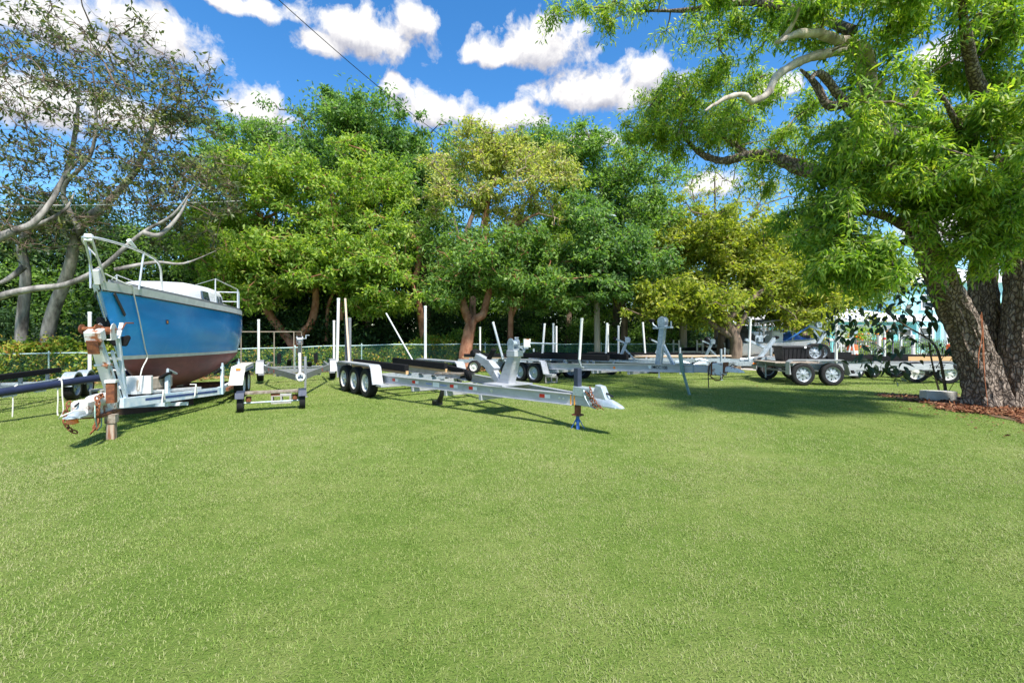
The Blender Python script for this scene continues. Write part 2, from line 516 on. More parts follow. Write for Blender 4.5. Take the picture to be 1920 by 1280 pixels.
class MB:
    """collects shapes and links them as ONE mesh object"""
    def __init__(self):
        self.v, self.f = [], []

    def add(self, vs, fs):
        b = len(self.v)
        self.v += [Vector(v) for v in vs]
        self.f += [[b + i for i in f] for f in fs]
        return self

    def box(self, c, s, rot=None):
        c = Vector(c)
        vs = []
        for z in (-.5, .5):
            for x, y in ((-.5, -.5), (.5, -.5), (.5, .5), (-.5, .5)):
                q = Vector((x * s[0], y * s[1], z * s[2]))
                if rot is not None:
                    q = rot @ q
                vs.append(c + q)
        return self.add(vs, [(3, 2, 1, 0), (4, 5, 6, 7), (0, 1, 5, 4), (1, 2, 6, 5), (2, 3, 7, 6), (3, 0, 4, 7)])

    def frame(self, p, q, up):
        t = (q - p).normalized()
        s = t.cross(up)
        if s.length < 1e-4:
            s = t.cross(Vector((1, 0, 0)))
        s.normalize()
        u = s.cross(t).normalized()
        return t, s, u

    def bar(self, p, q, w, h, up=(0, 0, 1)):
        """rectangular bar between two points: w across, h along up"""
        return self.sweep([(-w / 2, -h / 2), (w / 2, -h / 2), (w / 2, h / 2), (-w / 2, h / 2)], [p, q], up)

    def sweep(self, prof, pts, up=(0, 0, 1), caps=True):
        pts = [Vector(p) for p in pts]
        up = Vector(up)
        n = len(prof)
        vs = []
        for i, p in enumerate(pts):
            a = pts[max(0, i - 1)]
            b = pts[min(len(pts) - 1, i + 1)]
            t, s, u = self.frame(a, b, up)
            k = 1.0
            if 0 < i < len(pts) - 1:
                d0 = (p - a).normalized()
                k = 1.0 / max(0.5, d0.dot(t))
            for (x, y) in prof:
                vs.append(p + s * (x * k) + u * y)
        fs = []
        for i in range(len(pts) - 1):
            for j in range(n):
                k2 = (j + 1) % n
                fs.append((i * n + j, i * n + k2, (i + 1) * n + k2, (i + 1) * n + j))
        if caps:
            fs.append(tuple(range(n))[::-1])
            fs.append(tuple((len(pts) - 1) * n + j for j in range(n)))
        return self.add(vs, fs)

    def tube(self, pts, r, n=8, caps=True):
        pts = [Vector(p) for p in pts]
        if not hasattr(r, '__len__'):
            r = [r] * len(pts)
        vs = []
        prev = None
        for i, p in enumerate(pts):
            a = pts[max(0, i - 1)]
            b = pts[min(len(pts) - 1, i + 1)]
            t = (b - a).normalized()
            if prev is None:
                s = t.cross(Vector((0, 0, 1)))
                if s.length < 0.05:
                    s = t.cross(Vector((1, 0, 0)))
            else:
                s = prev - t * prev.dot(t)
            s.normalize()
            prev = s
            u = t.cross(s)
            for j in range(n):
                an = 2 * math.pi * j / n
                vs.append(p + (s * math.cos(an) + u * math.sin(an)) * r[i])
        fs = []
        for i in range(len(pts) - 1):
            for j in range(n):
                k2 = (j + 1) % n
                fs.append((i * n + j, i * n + k2, (i + 1) * n + k2, (i + 1) * n + j))
        if caps:
            fs.append(tuple(range(n))[::-1])
            fs.append(tuple((len(pts) - 1) * n + j for j in range(n)))
        return self.add(vs, fs)

    def lathe(self, prof, o, ax, n=24, closed=False):
        """prof: (radius, along axis)"""
        o = Vector(o)
        ax = Vector(ax).normalized()
        s = ax.cross(Vector((0, 0, 1)))
        if s.length < 0.1:
            s = Vector((1, 0, 0))
        s.normalize()
        u = ax.cross(s)
        m = len(prof)
        vs = []
        for j in range(n):
            an = 2 * math.pi * j / n
            dv = s * math.cos(an) + u * math.sin(an)
            for (r, a) in prof:
                vs.append(o + dv * r + ax * a)
        fs = []
        for j in range(n):
            k = (j + 1) % n
            for i in range(m if closed else m - 1):
                i2 = (i + 1) % m
                fs.append((j * m + i, j * m + i2, k * m + i2, k * m + i))
        return self.add(vs, fs)

    def prism(self, poly, ext):
        """polygon (3D points) pushed along ext"""
        poly = [Vector(p) for p in poly]
        ext = Vector(ext)
        n = len(poly)
        vs = poly + [p + ext for p in poly]
        fs = [tuple(range(n))[::-1], tuple(range(n, 2 * n))]
        for j in range(n):
            k = (j + 1) % n
            fs.append((j, k, n + k, n + j))
        return self.add(vs, fs)

    def build(self, name, material, parent=None, world=False, smooth=False, bevel=0.0):
        me = bpy.data.meshes.new(name)
        vs = self.v
        if world and parent is not None:
            inv = root_inv(parent)
            vs = [inv @ v for v in vs]
        me.from_pydata([tuple(v) for v in vs], [], self.f)
        if smooth:
            me.polygons.foreach_set('use_smooth', [True] * len(me.polygons))
            me.set_sharp_from_angle(angle=R(42))
        me.update()
        o = link_mesh(name, me, material, parent)
        if bevel:
            md = o.modifiers.new('edge', 'BEVEL')
            md.width = bevel
            md.segments = 1
            md.limit_method = 'ANGLE'
        return o


def text_part(body, size, material, parent, loc, xdir, updir, name='lettering', shear=0.0, bold=0.0):
    """flat lettering on a surface; loc, xdir, updir in the parent's local frame"""
    cu = bpy.data.curves.new(name, 'FONT')
    cu.body = body
    cu.size = size
    cu.shear = shear
    cu.offset = bold
    cu.align_x = 'CENTER'
    cu.align_y = 'CENTER'
    cu.extrude = 0.001
    tmp = bpy.data.objects.new(name, cu)
    COL.objects.link(tmp)
    bpy.context.view_layer.update()
    dg = bpy.context.evaluated_depsgraph_get()
    me = bpy.data.meshes.new_from_object(tmp.evaluated_get(dg))
    bpy.data.objects.remove(tmp)
    x = Vector(xdir).normalized()
    u = Vector(updir).normalized()
    z = x.cross(u)
    me.transform(Matrix.Translation(Vector(loc)) @ Matrix((x, u, z)).transposed().to_4x4())
    me.materials.clear()
    return link_mesh(name, me, material, parent)


# ================================================================ the ground
def sstep(a, b, x):
    t = min(1.0, max(0.0, (x - a) / (b - a)))
    return t * t * (3 - 2 * t)


def GZ(x, y):
    """the lawn falls away a little towards the far left"""
    return -0.28 * sstep(4, 17, -x) * sstep(9.5, 17, y)


def lawn_material():
    m, g, b = bsdf_mat('lawn_soil')
    geo = g.new('ShaderNodeNewGeometry')
    pos = geo.outputs['Position']
    n1 = g.noise(pos, 0.55, 4)
    n2 = g.noise(pos, 5.0, 6, 0.7)
    n3 = g.noise(pos, 45.0, 4, 0.7)
    f = g.math('ADD', g.math('ADD', g.math('MULTIPLY', n1, 0.45), g.math('MULTIPLY', n2, 0.35)), g.math('MULTIPLY', n3, 0.35))
    c = g.ramp(f, [(0.38, (0.08, 0.14, 0.02)), (0.52, (0.13, 0.20, 0.035)), (0.64, (0.20, 0.25, 0.065)), (0.8, (0.28, 0.27, 0.12))])
    g.link(c, b.inputs['Base Color'])
    b.inputs['Roughness'].default_value = 0.95
    b.inputs['Specular IOR Level'].default_value = 0.1
    bp = g.new('ShaderNodeBump')
    bp.inputs['Strength'].default_value = 0.9
    bp.inputs['Distance'].default_value = 0.03
    g.link(g.noise(pos, 70.0, 4, 0.7), bp.inputs['Height'])
    g.link(bp.outputs[0], b.inputs['Normal'])
    MATS['lawn_soil'] = m
    # blades of grass: the same drifts of green and straw
    m, g, b = bsdf_mat('grass_blade')
    geo = g.new('ShaderNodeNewGeometry')
    pos = geo.outputs['Position']
    n1 = g.noise(pos, 0.45, 3)
    n2 = g.noise(pos, 2.2, 5, 0.65)
    n4 = g.noise(pos, 0.16, 2)
    rnd = geo.outputs['Random Per Island']
    f = g.math('ADD', g.math('MULTIPLY', rnd, 0.42), g.math('MULTIPLY', n1, 0.26))
    f = g.math('ADD', f, g.math('MULTIPLY', n2, 0.36))
    f = g.math('ADD', f, g.math('ADD', g.math('MULTIPLY', g.math('SUBTRACT', n4, 0.5), 0.60), 0.05))
    c = g.ramp(f, [(0.24, (0.08, 0.15, 0.028)), (0.38, (0.155, 0.24, 0.042)), (0.53, (0.24, 0.315, 0.08)), (0.70, (0.33, 0.35, 0.155)), (0.92, (0.41, 0.37, 0.23))])
    g.link(c, b.inputs['Base Color'])
    b.inputs['Roughness'].default_value = 0.6
    b.inputs['Specular IOR Level'].default_value = 0.1
    tr = g.new('ShaderNodeBsdfTranslucent')
    g.link(g.mix(1.0, c, (1.2, 1.3, 0.6), 'MULTIPLY'), tr.inputs[0])
    ms = g.new('ShaderNodeMixShader')
    ms.inputs[0].default_value = 0.25
    g.link(b.outputs[0], ms.inputs[1])
    g.link(tr.outputs[0], ms.inputs[2])
    g.link(ms.outputs[0], g.n['Material Output'].inputs[0])
    MATS['grass_blade'] = m
    m, g, b = bsdf_mat('yard_concrete')
    geo = g.new('ShaderNodeNewGeometry')
    n = g.noise(geo.outputs['Position'], 0.9, 6, 0.65)
    g.link(g.ramp(n, [(0.3, (0.40, 0.37, 0.34)), (0.7, (0.56, 0.52, 0.48))]), b.inputs['Base Color'])
    b.inputs['Roughness'].default_value = 0.95
    MATS['yard_concrete'] = m
    m, g, b = bsdf_mat('forest_floor')
    geo = g.new('ShaderNodeNewGeometry')
    n = g.noise(geo.outputs['Position'], 6.0, 6, 0.75)
    g.link(g.ramp(n, [(0.3, (0.05, 0.032, 0.018)), (0.55, (0.13, 0.075, 0.035)), (0.75, (0.24, 0.15, 0.07))]), b.inputs['Base Color'])
    b.inputs['Roughness'].default_value = 1.0
    MATS['forest_floor'] = m


lawn_material()


def sheet(name, xs, ys, z0, material, zf=GZ):
    V = [(x, y, zf(x, y) + z0) for y in ys for x in xs]
    n = len(xs)
    Fc = [(j * n + i, j * n + i + 1, (j + 1) * n + i + 1, (j + 1) * n + i) for j in range(len(ys) - 1) for i in range(n - 1)]
    o = link_mesh(name, fast_mesh(name, np.array(V), np.array(Fc), True), material)
    return tag(o, kind='structure')


gx = [-600, -200, -80] + [x for x in range(-50, 51, 1)] + [80, 200, 600]
gy = [-300, -60, -10] + [y for y in range(-2, 46, 1)] + [80, 200, 700]
sheet('lawn', gx, gy, 0.0, 'lawn_soil')


# the strip of bare ground and fallen leaves beyond the fence, and the pale yard on the right
def fence_y(x):
    pts = [(-40, 13.0), (-19.1, 17.0), (-11, 19.6), (-7.6, 20.3), (-0.5, 21.3), (7.7, 22.0), (60, 26)]
    for (x0, y0), (x1, y1) in zip(pts, pts[1:]):
        if x0 <= x <= x1:
            return y0 + (y1 - y0) * (x - x0) / (x1 - x0)
    return pts[0][1] if x < pts[0][0] else pts[-1][1]


def patch(name, outline, z0, material, kind='structure'):
    """irregular sheet lying on the lawn: a fan of a ring of points"""
    cx = sum(p[0] for p in outline) / len(outline)
    cy = sum(p[1] for p in outline) / len(outline)
    V, Fc = [], []
    rings = 8
    n = len(outline)
    for k in range(rings + 1):
        t = k / rings
        for (x, y) in outline:
            X, Y = cx + (x - cx) * t, cy + (y - cy) * t
            V.append((X, Y, GZ(X, Y) + z0))
    for k in range(rings):
        for j in range(n):
            j2 = (j + 1) % n
            Fc.append((k * n + j, k * n + j2, (k + 1) * n + j2, (k + 1) * n + j))
    o = link_mesh(name, fast_mesh(name, np.array(V), np.array(Fc), True), material)
    return tag(o, kind=kind)


def strip(name, x0, x1, near, far, z0, material):
    xs = np.arange(x0, x1 + 0.01, 1.0)
    rows = 10
    V, Fc = [], []
    for r_ in range(rows + 1):
        t = r_ / rows
        for x in xs:
            y0, y1 = near(x), far(x)
            y = y0 + (y1 - y0) * t
            V.append((x, y, GZ(x, y) + z0))
    n = len(xs)
    for j in range(rows):
        for i in range(n - 1):
            Fc.append((j * n + i, j * n + i + 1, (j + 1) * n + i + 1, (j + 1) * n + i))
    return tag(link_mesh(name, fast_mesh(name, np.array(V), np.array(Fc), True), material), kind='structure')


strip('woodland_floor', -40, 9, lambda x: fence_y(x) - 0.35 + 0.25 * math.sin(x * 1.7) * math.sin(x * 0.6 + 1), lambda x: 46, 0.012, 'forest_floor')
strip('yard_pavement', 7, 60, lambda x: 19.2 - 0.02 * (x - 10) + 0.15 * math.sin(x * 0.9) + 6.0 * sstep(11, 7.5, x), lambda x: 60, 0.016, 'yard_concrete')


# ---------------------------------------------------------------- grass blades, spread over the lawn by geometry nodes
def grass_tuft(name, n, hmin, hmax, width, seg):
    r = np.random.default_rng(sum(map(ord, name)))
    xy = r.uniform(-0.56, 0.56, (n, 2))
    h = r.uniform(hmin, hmax, n)
    az = r.uniform(0, 2 * np.pi, n)
    lean = r.beta(2.2, 1.2, n) * 1.25 + 0.2
    dirx, diry = np.cos(az), np.sin(az)
    sx, sy = -diry, dirx
    w = width * r.uniform(0.7, 1.3, n)
    base = np.stack([xy[:, 0], xy[:, 1], np.zeros(n) - 0.004], 1)
    side = np.stack([sx, sy, np.zeros(n)], 1) * w[:, None] * 0.5
    if seg:
        mid = base + np.stack([dirx * np.sin(lean * 0.6), diry * np.sin(lean * 0.6), np.cos(lean * 0.6)], 1) * (h * 0.55)[:, None]
        tip = mid + np.stack([dirx * np.sin(lean * 1.25), diry * np.sin(lean * 1.25), np.cos(lean * 1.25)], 1) * (h * 0.5)[:, None]
        V = np.stack([base - side, base + side, mid - side * 0.8, mid + side * 0.8, tip], 1).reshape(-1, 3)
        b = np.arange(n) * 5
        Fc = np.concatenate([np.stack([b, b + 1, b + 3], 1), np.stack([b, b + 3, b + 2], 1), np.stack([b + 2, b + 3, b + 4], 1)])
    else:
        tip = base + np.stack([dirx * np.sin(lean), diry * np.sin(lean), np.cos(lean)], 1) * h[:, None]
        V = np.stack([base - side, base + side, tip], 1).reshape(-1, 3)
        b = np.arange(n) * 3
        Fc = np.stack([b, b + 1, b + 2], 1)
    me = fast_mesh(name, V, Fc)
    me.materials.append(MATS['grass_blade'])
    return me


NO_GRASS = []      # (x, y, radius) where the lawn is bare


def grass_field(name, label, y0, y1, n_blades, hmin, hmax, width, seg, step):
    coll = bpy.data.collections.new(name + '_tufts')
    for k in range(3):
        t = bpy.data.objects.new('tuft', grass_tuft('%s%d' % (name, k), n_blades, hmin, hmax, width, seg))
        coll.objects.link(t)
    pts = []
    y = y0
    while y < y1:
        half = y * 1.15 + 3.5
        x = -half
        while x < half:
            X = x + random.uniform(-0.1, 0.1)
            Y = y + random.uniform(-0.1, 0.1)
            ok = Y < fence_y(X) - 0.25 if X < 8 else Y < 18.9
            if ok and not any((X - a) ** 2 + ((Y - b)) ** 2 < c * c for a, b, c in NO_GRASS):
                pts.append((X, Y, GZ(X, Y) + 0.002))
            x += step
        y += step
    me = bpy.data.meshes.new(name)
    me.from_pydata(pts, [], [])
    o = bpy.data.objects.new(name, me)
    COL.objects.link(o)
    ng = bpy.data.node_groups.new(name, 'GeometryNodeTree')
    ng.interface.new_socket('Geometry', in_out='INPUT', socket_type='NodeSocketGeometry')
    ng.interface.new_socket('Geometry', in_out='OUTPUT', socket_type='NodeSocketGeometry')
    g = NT(ng)
    gi, go = g.new('NodeGroupInput'), g.new('NodeGroupOutput')
    ip = g.new('GeometryNodeInstanceOnPoints')
    ci = g.new('GeometryNodeCollectionInfo')
    ci.inputs['Collection'].default_value = coll
    ci.inputs['Separate Children'].default_value = True
    ci.inputs['Reset Children'].default_value = True
    rv = g.new('FunctionNodeRandomValue', data_type='FLOAT_VECTOR')
    rv.inputs[0].default_value = (0, 0, 0)
    rv.inputs[1].default_value = (0, 0, 6.283)
    g.link(gi.outputs[0], ip.inputs['Points'])
    g.link(ci.outputs[0], ip.inputs['Instance'])
    ip.inputs['Pick Instance'].default_value = True
    g.link(rv.outputs[0], ip.inputs['Rotation'])
    ri = g.new('FunctionNodeRandomValue', data_type='INT')
    ri.inputs[4].default_value = 0
    ri.inputs[5].default_value = 2
    g.link(ri.outputs[2], ip.inputs['Instance Index'])
    g.link(ip.outputs[0], go.inputs[0])
    md = o.modifiers.new('grass', 'NODES')
    md.node_group = ng
    tag(o, label, 'grass', kind='stuff')
    return o


NO_GRASS += [(10.5, 9.5, 1.3), (10.9, 8.1, 2.0), (11.6, 9.0, 2.4)]
grass_field('lawn_grass', 'short mown green and straw coloured lawn grass in the foreground', 1.0, 5.2, 7000, 0.010, 0.030, 0.0032, True, 0.94)
grass_field('lawn_grass', 'short mown lawn grass between the foreground and the trailers', 5.2, 10.2, 3200, 0.014, 0.04, 0.0062, False, 0.94)
grass_field('lawn_grass', 'short mown lawn grass round the parked trailers up to the fence', 10.2, 22.0, 1700, 0.015, 0.04, 0.010, False, 0.94)


# ================================================================ trees
def leaf_cards(C, Rr, count, length, width, droop=0.2, out=0.6, flat=1.0, seed=1, six=False, shell=0.5, spread=0.62):
    """leaves spread through puffs: C (n,3) centres, Rr (n,) radii"""
    r = np.random.default_rng(seed)
    n = len(C)
    idx = np.repeat(np.arange(n), count)
    m = len(idx)
    dv = r.normal(size=(m, 3))
    dv /= np.linalg.norm(dv, axis=1)[:, None]
    rad = r.uniform(0, 1, m) ** shell
    o = dv * (rad * Rr[idx])[:, None] if six else r.normal(size=(m, 3)) * np.array([1.05, 1.05, 0.78]) * (Rr[idx] * spread)[:, None]
    o[:, 2] *= flat
    p = C[idx] + o
    a = dv * out + r.normal(size=(m, 3)) * 0.6 + np.array([0, 0, -droop])
    a /= np.linalg.norm(a, axis=1)[:, None]
    q = r.normal(size=(m, 3)) * 0.55 + np.array([-0.1, -0.3, 0.8])
    s = np.cross(a, q)
    s /= np.linalg.norm(s, axis=1)[:, None] + 1e-9
    nn = np.cross(s, a)
    L = length * r.uniform(0.5, 1.45, m)
    W = width * r.uniform(0.7, 1.3, m)
    base = p
    tip = p + a * L[:, None] - nn * (L * 0.12)[:, None]
    mid = p + a * (L * 0.48)[:, None] + nn * (L * 0.06)[:, None]
    if six:
        q1 = p + a * (L * 0.3)[:, None]
        q2 = p + a * (L * 0.68)[:, None] - nn * (L * 0.03)[:, None]
        up = nn * (W * 0.22)[:, None]
        sw = s * W[:, None] * 0.5
        V = np.stack([base, q1 - sw + up, q2 - sw * 0.8 + up, tip, q2 + sw * 0.8 + up, q1 + sw + up, mid], 1).reshape(-1, 3)
        b = np.arange(m) * 7
        Fc = np.concatenate([np.stack([b, b + 1, b + 2, b + 6], 1)[:, [0, 1, 2, 3]], np.stack([b + 6, b + 2, b + 3, b + 4], 1), np.stack([b, b + 6, b + 4, b + 5], 1)])
        return V, Fc
    sw = s * W[:, None] * 0.5
    V = np.stack([base, mid - sw, tip, mid + sw], 1).reshape(-1, 3)
    b = np.arange(m) * 4
    return V, np.stack([b, b + 1, b + 2, b + 3], 1)


def smooth_path(pts, radii, sub=4, wob=0.0, r=None):
    """Catmull-Rom through the traced points"""
    pts = [Vector(p) for p in pts]
    out, rr = [], []
    n = len(pts)
    for i in range(n - 1):
        p0, p1, p2, p3 = pts[max(0, i - 1)], pts[i], pts[i + 1], pts[min(n - 1, i + 2)]
        for k in range(sub):
            t = k / sub
            q = 0.5 * ((2 * p1) + (p2 - p0) * t + (2 * p0 - 5 * p1 + 4 * p2 - p3) * t * t + (3 * p1 - p0 - 3 * p2 + p3) * t ** 3)
            if wob and not (i == 0 and k == 0):
                q = q + Vector((random.uniform(-wob, wob), random.uniform(-wob, wob), random.uniform(-wob, wob)))
            out.append(q)
            rr.append(radii[i] + (radii[i + 1] - radii[i]) * t)
    out.append(pts[-1])
    rr.append(radii[-1])
    return out, rr


PUFF = 0.82
GROW, MORE, LOBE = 1.08, 2.2, 1.02


def puffs_of(crowns, seed):
    """crowns: (x, y, rx, ry, d, depth radius, n, puff radius) in photo pixels at distance d"""
    r = np.random.default_rng(seed)
    C, Rr = [], []
    for (x, y, rx, ry, d, rd, n, pr) in crowns:
        c = P(x, y, d)
        ax = np.array([rx * d / F, rd, ry * d / F]) * GROW
        n = int(n * MORE)
        k = max(4, int(n / 6))
        lob = r.normal(size=(k, 3))
        lob /= np.linalg.norm(lob, axis=1)[:, None]
        lob *= (r.uniform(0.15, 1, k) ** 0.6)[:, None] * LOBE
        which = r.integers(0, k, n)
        dv = lob[which] + r.normal(size=(n, 3)) * 0.33 * np.array([1, 1, 0.8])
        C.append(np.array(c) + dv * ax)
        Rr.append(r.uniform(0.35, 1.25, n) * pr * PUFF)
    return np.concatenate(C), np.concatenate(Rr)


def make_tree(name, label, limbs, crowns, bark, leafm, seed, count=200, llen=0.16, lwid=0.065, droop=0.2, group=None, six=False,
              twigs=1, twig_r=0.022, flat=0.8, out=0.6, shell=0.5, sides=9, barks=None, base=None, cat='tree', trunk_disp=0.0):
    """limbs: (polyline in world points, radii); crowns as in puffs_of"""
    random.seed(seed)
    b0 = base if base is not None else limbs[0][0][0]
    root = thing(name, label, cat, (b0[0], b0[1], GZ(b0[0], b0[1])), 0, group)
    off = np.array(root.location)
    skel = []
    for k, (pts, rad) in enumerate(limbs):
        path, rr = smooth_path(pts, rad, 5, min(rad) * 0.12)
        mb = MB()
        mb.tube(path, rr, sides)
        ob = mb.build('trunk' if k == 0 else 'limb', barks[k] if barks else bark, root, True, True)
        start = len(path) // 3 if k == 0 else len(path) // 6
        skel += [np.array(q) for q in path[start:]]
    skel = np.array(skel)
    C, Rr = puffs_of(crowns, seed)
    # finer branches reaching every clump of leaves; later ones fork off earlier ones
    mb = MB()
    first = np.array([np.linalg.norm(skel - c, axis=1).min() for c in C])
    grow = np.zeros((len(skel) + 4 * len(C), 3))
    grow[:len(skel)] = skel
    ng = len(skel)
    for ci in np.argsort(first):
        c, pr = C[ci], Rr[ci]
        dd = np.linalg.norm(grow[:ng] - c, axis=1) + 0.6 * np.maximum(0, grow[:ng, 2] - c[2])
        a = grow[int(np.argmin(dd))].copy()
        av, cv = Vector(a), Vector(c)
        ln = (cv - av).length
        m1 = av.lerp(cv, 0.35) + Vector((random.uniform(-1, 1), random.uniform(-1, 1), random.uniform(-0.3, 1))) * ln * 0.17
        m2 = av.lerp(cv, 0.7) + Vector((random.uniform(-1, 1), random.uniform(-1, 1), random.uniform(-0.3, 1))) * ln * 0.17
        tr = twig_r * (0.7 + 0.35 * ln)
        for v in (m1, av.lerp(m1, 0.5).lerp(m2, 0.4), m2, cv):
            grow[ng] = v
            ng += 1
        mb.tube([av, m1, m2, cv], [tr * 1.5, tr * 1.1, tr * 0.8, tr * 0.4], 5, False)
        for _ in range(twigs):
            e = cv + Vector((random.gauss(0, 1), random.gauss(0, 1), random.gauss(0.2, 0.8))) * pr * 0.75
            h = m2.lerp(cv, random.uniform(0.2, 1.0))
            mid = h.lerp(e, 0.5) + Vector((random.uniform(-1, 1), random.uniform(-1, 1), random.uniform(-1, 1))) * pr * 0.3
            mb.tube([h, mid, e], [tr * 0.6, tr * 0.42, tr * 0.2], 4, False)
    br = mb.build('branches', barks[-1] if barks else bark, root, True, True)
    tag(br, kind='stuff')
    V, Fc = leaf_cards(C, Rr, int(count * 0.33), llen * 1.32, lwid * 1.35, droop, out, flat, seed, six, shell)
    cr = link_mesh('crown', fast_mesh('crown', V - off, Fc), leafm, root)
    tag(cr, kind='stuff')
    return root


def LP(d, *pts):
    """limb traced in photo pixels; d a number or (near, far) spread along the limb"""
    n = len(pts)
    d0, d1 = d if hasattr(d, '__len__') else (d, d)
    return [P(x, y, d0 + (d1 - d0) * i / (n - 1)) for i, (x, y) in enumerate(pts)]


def taper(a, b, n):
    return [a + (b - a) * i / (n - 1) for i in range(n)]


def limb(d, r0, r1, *pts):
    q = LP(d, *pts)
    rr = taper(r0, r1, len(q))
    rr[-1] *= 0.35
    return (q, rr)


TREES = 'trees along the chain link fence'
# sprawling grey tree on the left, behind the sailboat
make_tree('sprawling_tree', 'grey barked sprawling tree with crooked bare limbs reaching over the sailboat bow', [
    limb((18.6, 17.0), .26, .05, (78, 716), (95, 600), (128, 510), (150, 425), (200, 382), (255, 318), (282, 250), (305, 180)),
    limb((18.2, 17.6), .22, .05, (36, 720), (40, 620), (48, 520), (42, 455), (78, 395), (122, 330), (142, 240), (150, 140)),
    limb((13.5, 14.5), .12, .03, (-60, 590), (0, 556), (60, 542), (125, 533), (190, 502), (236, 462), (272, 433), (325, 402), (362, 352)),
    limb((14.2, 15.0), .09, .03, (268, 436), (300, 440), (335, 405), (352, 372)),
    limb((14.0, 15.5), .07, .02, (215, 506), (290, 492), (345, 494), (405, 470)),
    limb((14.5, 16.0), .14, .04, (-60, 480), (10, 440), (62, 418), (98, 375), (118, 335), (160, 285)),
    limb((15.5, 16.0), .10, .03, (-30, 445), (60, 425), (120, 395), (140, 360)),
    limb((17.4, 16.5), .12, .03, (45, 500), (20, 520), (-10, 530), (-60, 500)),
    limb((17.2, 16.2), .10, .03, (150, 430), (130, 395), (120, 350), (170, 290), (180, 200), (170, 110)),
], [(30, 110, 120, 95, 16.5, 2.0, 34, .50), (180, 105, 120, 80, 16.5, 2.0, 34, .50), (300, 175, 110, 80, 16, 1.8, 34, .48),
    (370, 200, 45, 40, 16, 1.0, 10, .42), (110, 235, 150, 80, 16.5, 2.0, 30, .50), (250, 265, 120, 70, 16, 2.0, 26, .50),
    (30, 320, 90, 90, 16, 2.0, 30, .50), (340, 330, 80, 55, 15.8, 1.5, 34, .45), (60, 430, 100, 50, 16.5, 1.5, 22, .45),
    (250, 380, 110, 50, 16.5, 1.5, 22, .45), (330, 430, 50, 30, 17.5, 1.0, 10, .4)],
    'bark_grey', 'leaf_ficus', 11, 54, .15, .056, 0.1, TREES, twigs=9, twig_r=.015, shell=0.6, barks=['bark_grey'] * 9 + ['bark_brown'])

# gumbo limbo with two curved red trunks beside the sailboat's stern
make_tree('gumbo_limbo_tree', 'tree with two curved orange red trunks rising behind the fence beside the sailboat stern', [
    limb((22.2, 21.6), .24, .11, (562, 678), (545, 640), (520, 610), (500, 580), (486, 548), (480, 515), (490, 470), (492, 400)),
    limb((22.0, 22.0), .25, .10, (552, 676), (560, 632), (580, 612), (590, 580), (592, 545), (588, 480), (600, 430)),
    limb((21.8, 21.5), .09, .05, (491, 410), (480, 396), (472, 388)),
    limb((21.8, 21.5), .09, .05, (491, 412), (515, 400), (522, 378)),
    limb((22.5, 22.5), .09, .05, (612, 640), (615, 575), (628, 540), (622, 500), (640, 440)),
], [(470, 330, 75, 45, 21, 1.8, 46, .55), (540, 350, 60, 40, 21, 1.6, 34, .5), (440, 400, 55, 35, 21, 1.4, 24, .5),
    (500, 470, 90, 40, 20.6, 1.8, 52, .52), (450, 500, 50, 35, 20.6, 1.4, 26, .5), (560, 500, 60, 40, 20.8, 1.6, 34, .5),
    (500, 545, 55, 25, 20.6, 1.2, 20, .45), (560, 430, 50, 35, 21, 1.4, 24, .5)],
    'bark_gumbo', 'leaf_gumbo', 12, 210, .15, .062, .25, TREES, twigs=2)

# tall bluish green tree
make_tree('tall_tree', 'tall dense blue green tree with rounded top behind the leaning wooden plank', [
    limb((26, 26), .30, .12, (690, 690), (688, 600), (700, 500), (690, 400), (680, 320), (690, 250)),
    limb((26, 26), .14, .06, (690, 420), (640, 340), (620, 270)),
    limb((26, 26), .14, .06, (690, 400), (740, 330), (760, 270)),
], [(618, 245, 58, 52, 26, 2.2, 46, .65), (690, 250, 60, 50, 26, 2.2, 44, .65), (755, 268, 52, 50, 26, 2.0, 40, .65), (600, 320, 50, 45, 25.5, 2, 34, .62),
    (680, 330, 80, 50, 25.5, 2.2, 56, .62), (760, 350, 50, 60, 25.5, 2.0, 40, .62), (700, 400, 90, 40, 25.5, 2, 44, .6), (640, 210, 30, 22, 26, 1.2, 12, .5)],
    'bark_brown', 'leaf_deep', 13, 260, .17, .07, .15, TREES)

# bright gumbo limbo in front of it
make_tree('gumbo_limbo_tree', 'bright green tree with dark red trunk leaning between the plank and the tall pole', [
    limb((22.8, 22.2), .19, .09, (800, 672), (793, 620), (785, 570), (775, 528), (783, 505), (785, 460), (768, 440), (745, 425), (725, 410)),
    limb((22.0, 21.8), .10, .05, (640, 600), (645, 500), (640, 440), (650, 400)),
], [(680, 380, 70, 45, 22, 1.8, 42, .55), (640, 430, 45, 40, 21.8, 1.5, 26, .52), (710, 460, 70, 40, 21.4, 1.7, 40, .52), (670, 510, 55, 40, 21, 1.5, 36, .5),
    (725, 530, 50, 38, 21, 1.5, 34, .5), (700, 560, 40, 22, 20.9, 1.2, 18, .45), (650, 300, 40, 40, 23, 1.4, 16, .5), (715, 340, 45, 35, 22.6, 1.4, 20, .5)],
    'bark_gumbo', 'leaf_gumbo', 14, 220, .16, .065, .25, TREES, twigs=2)

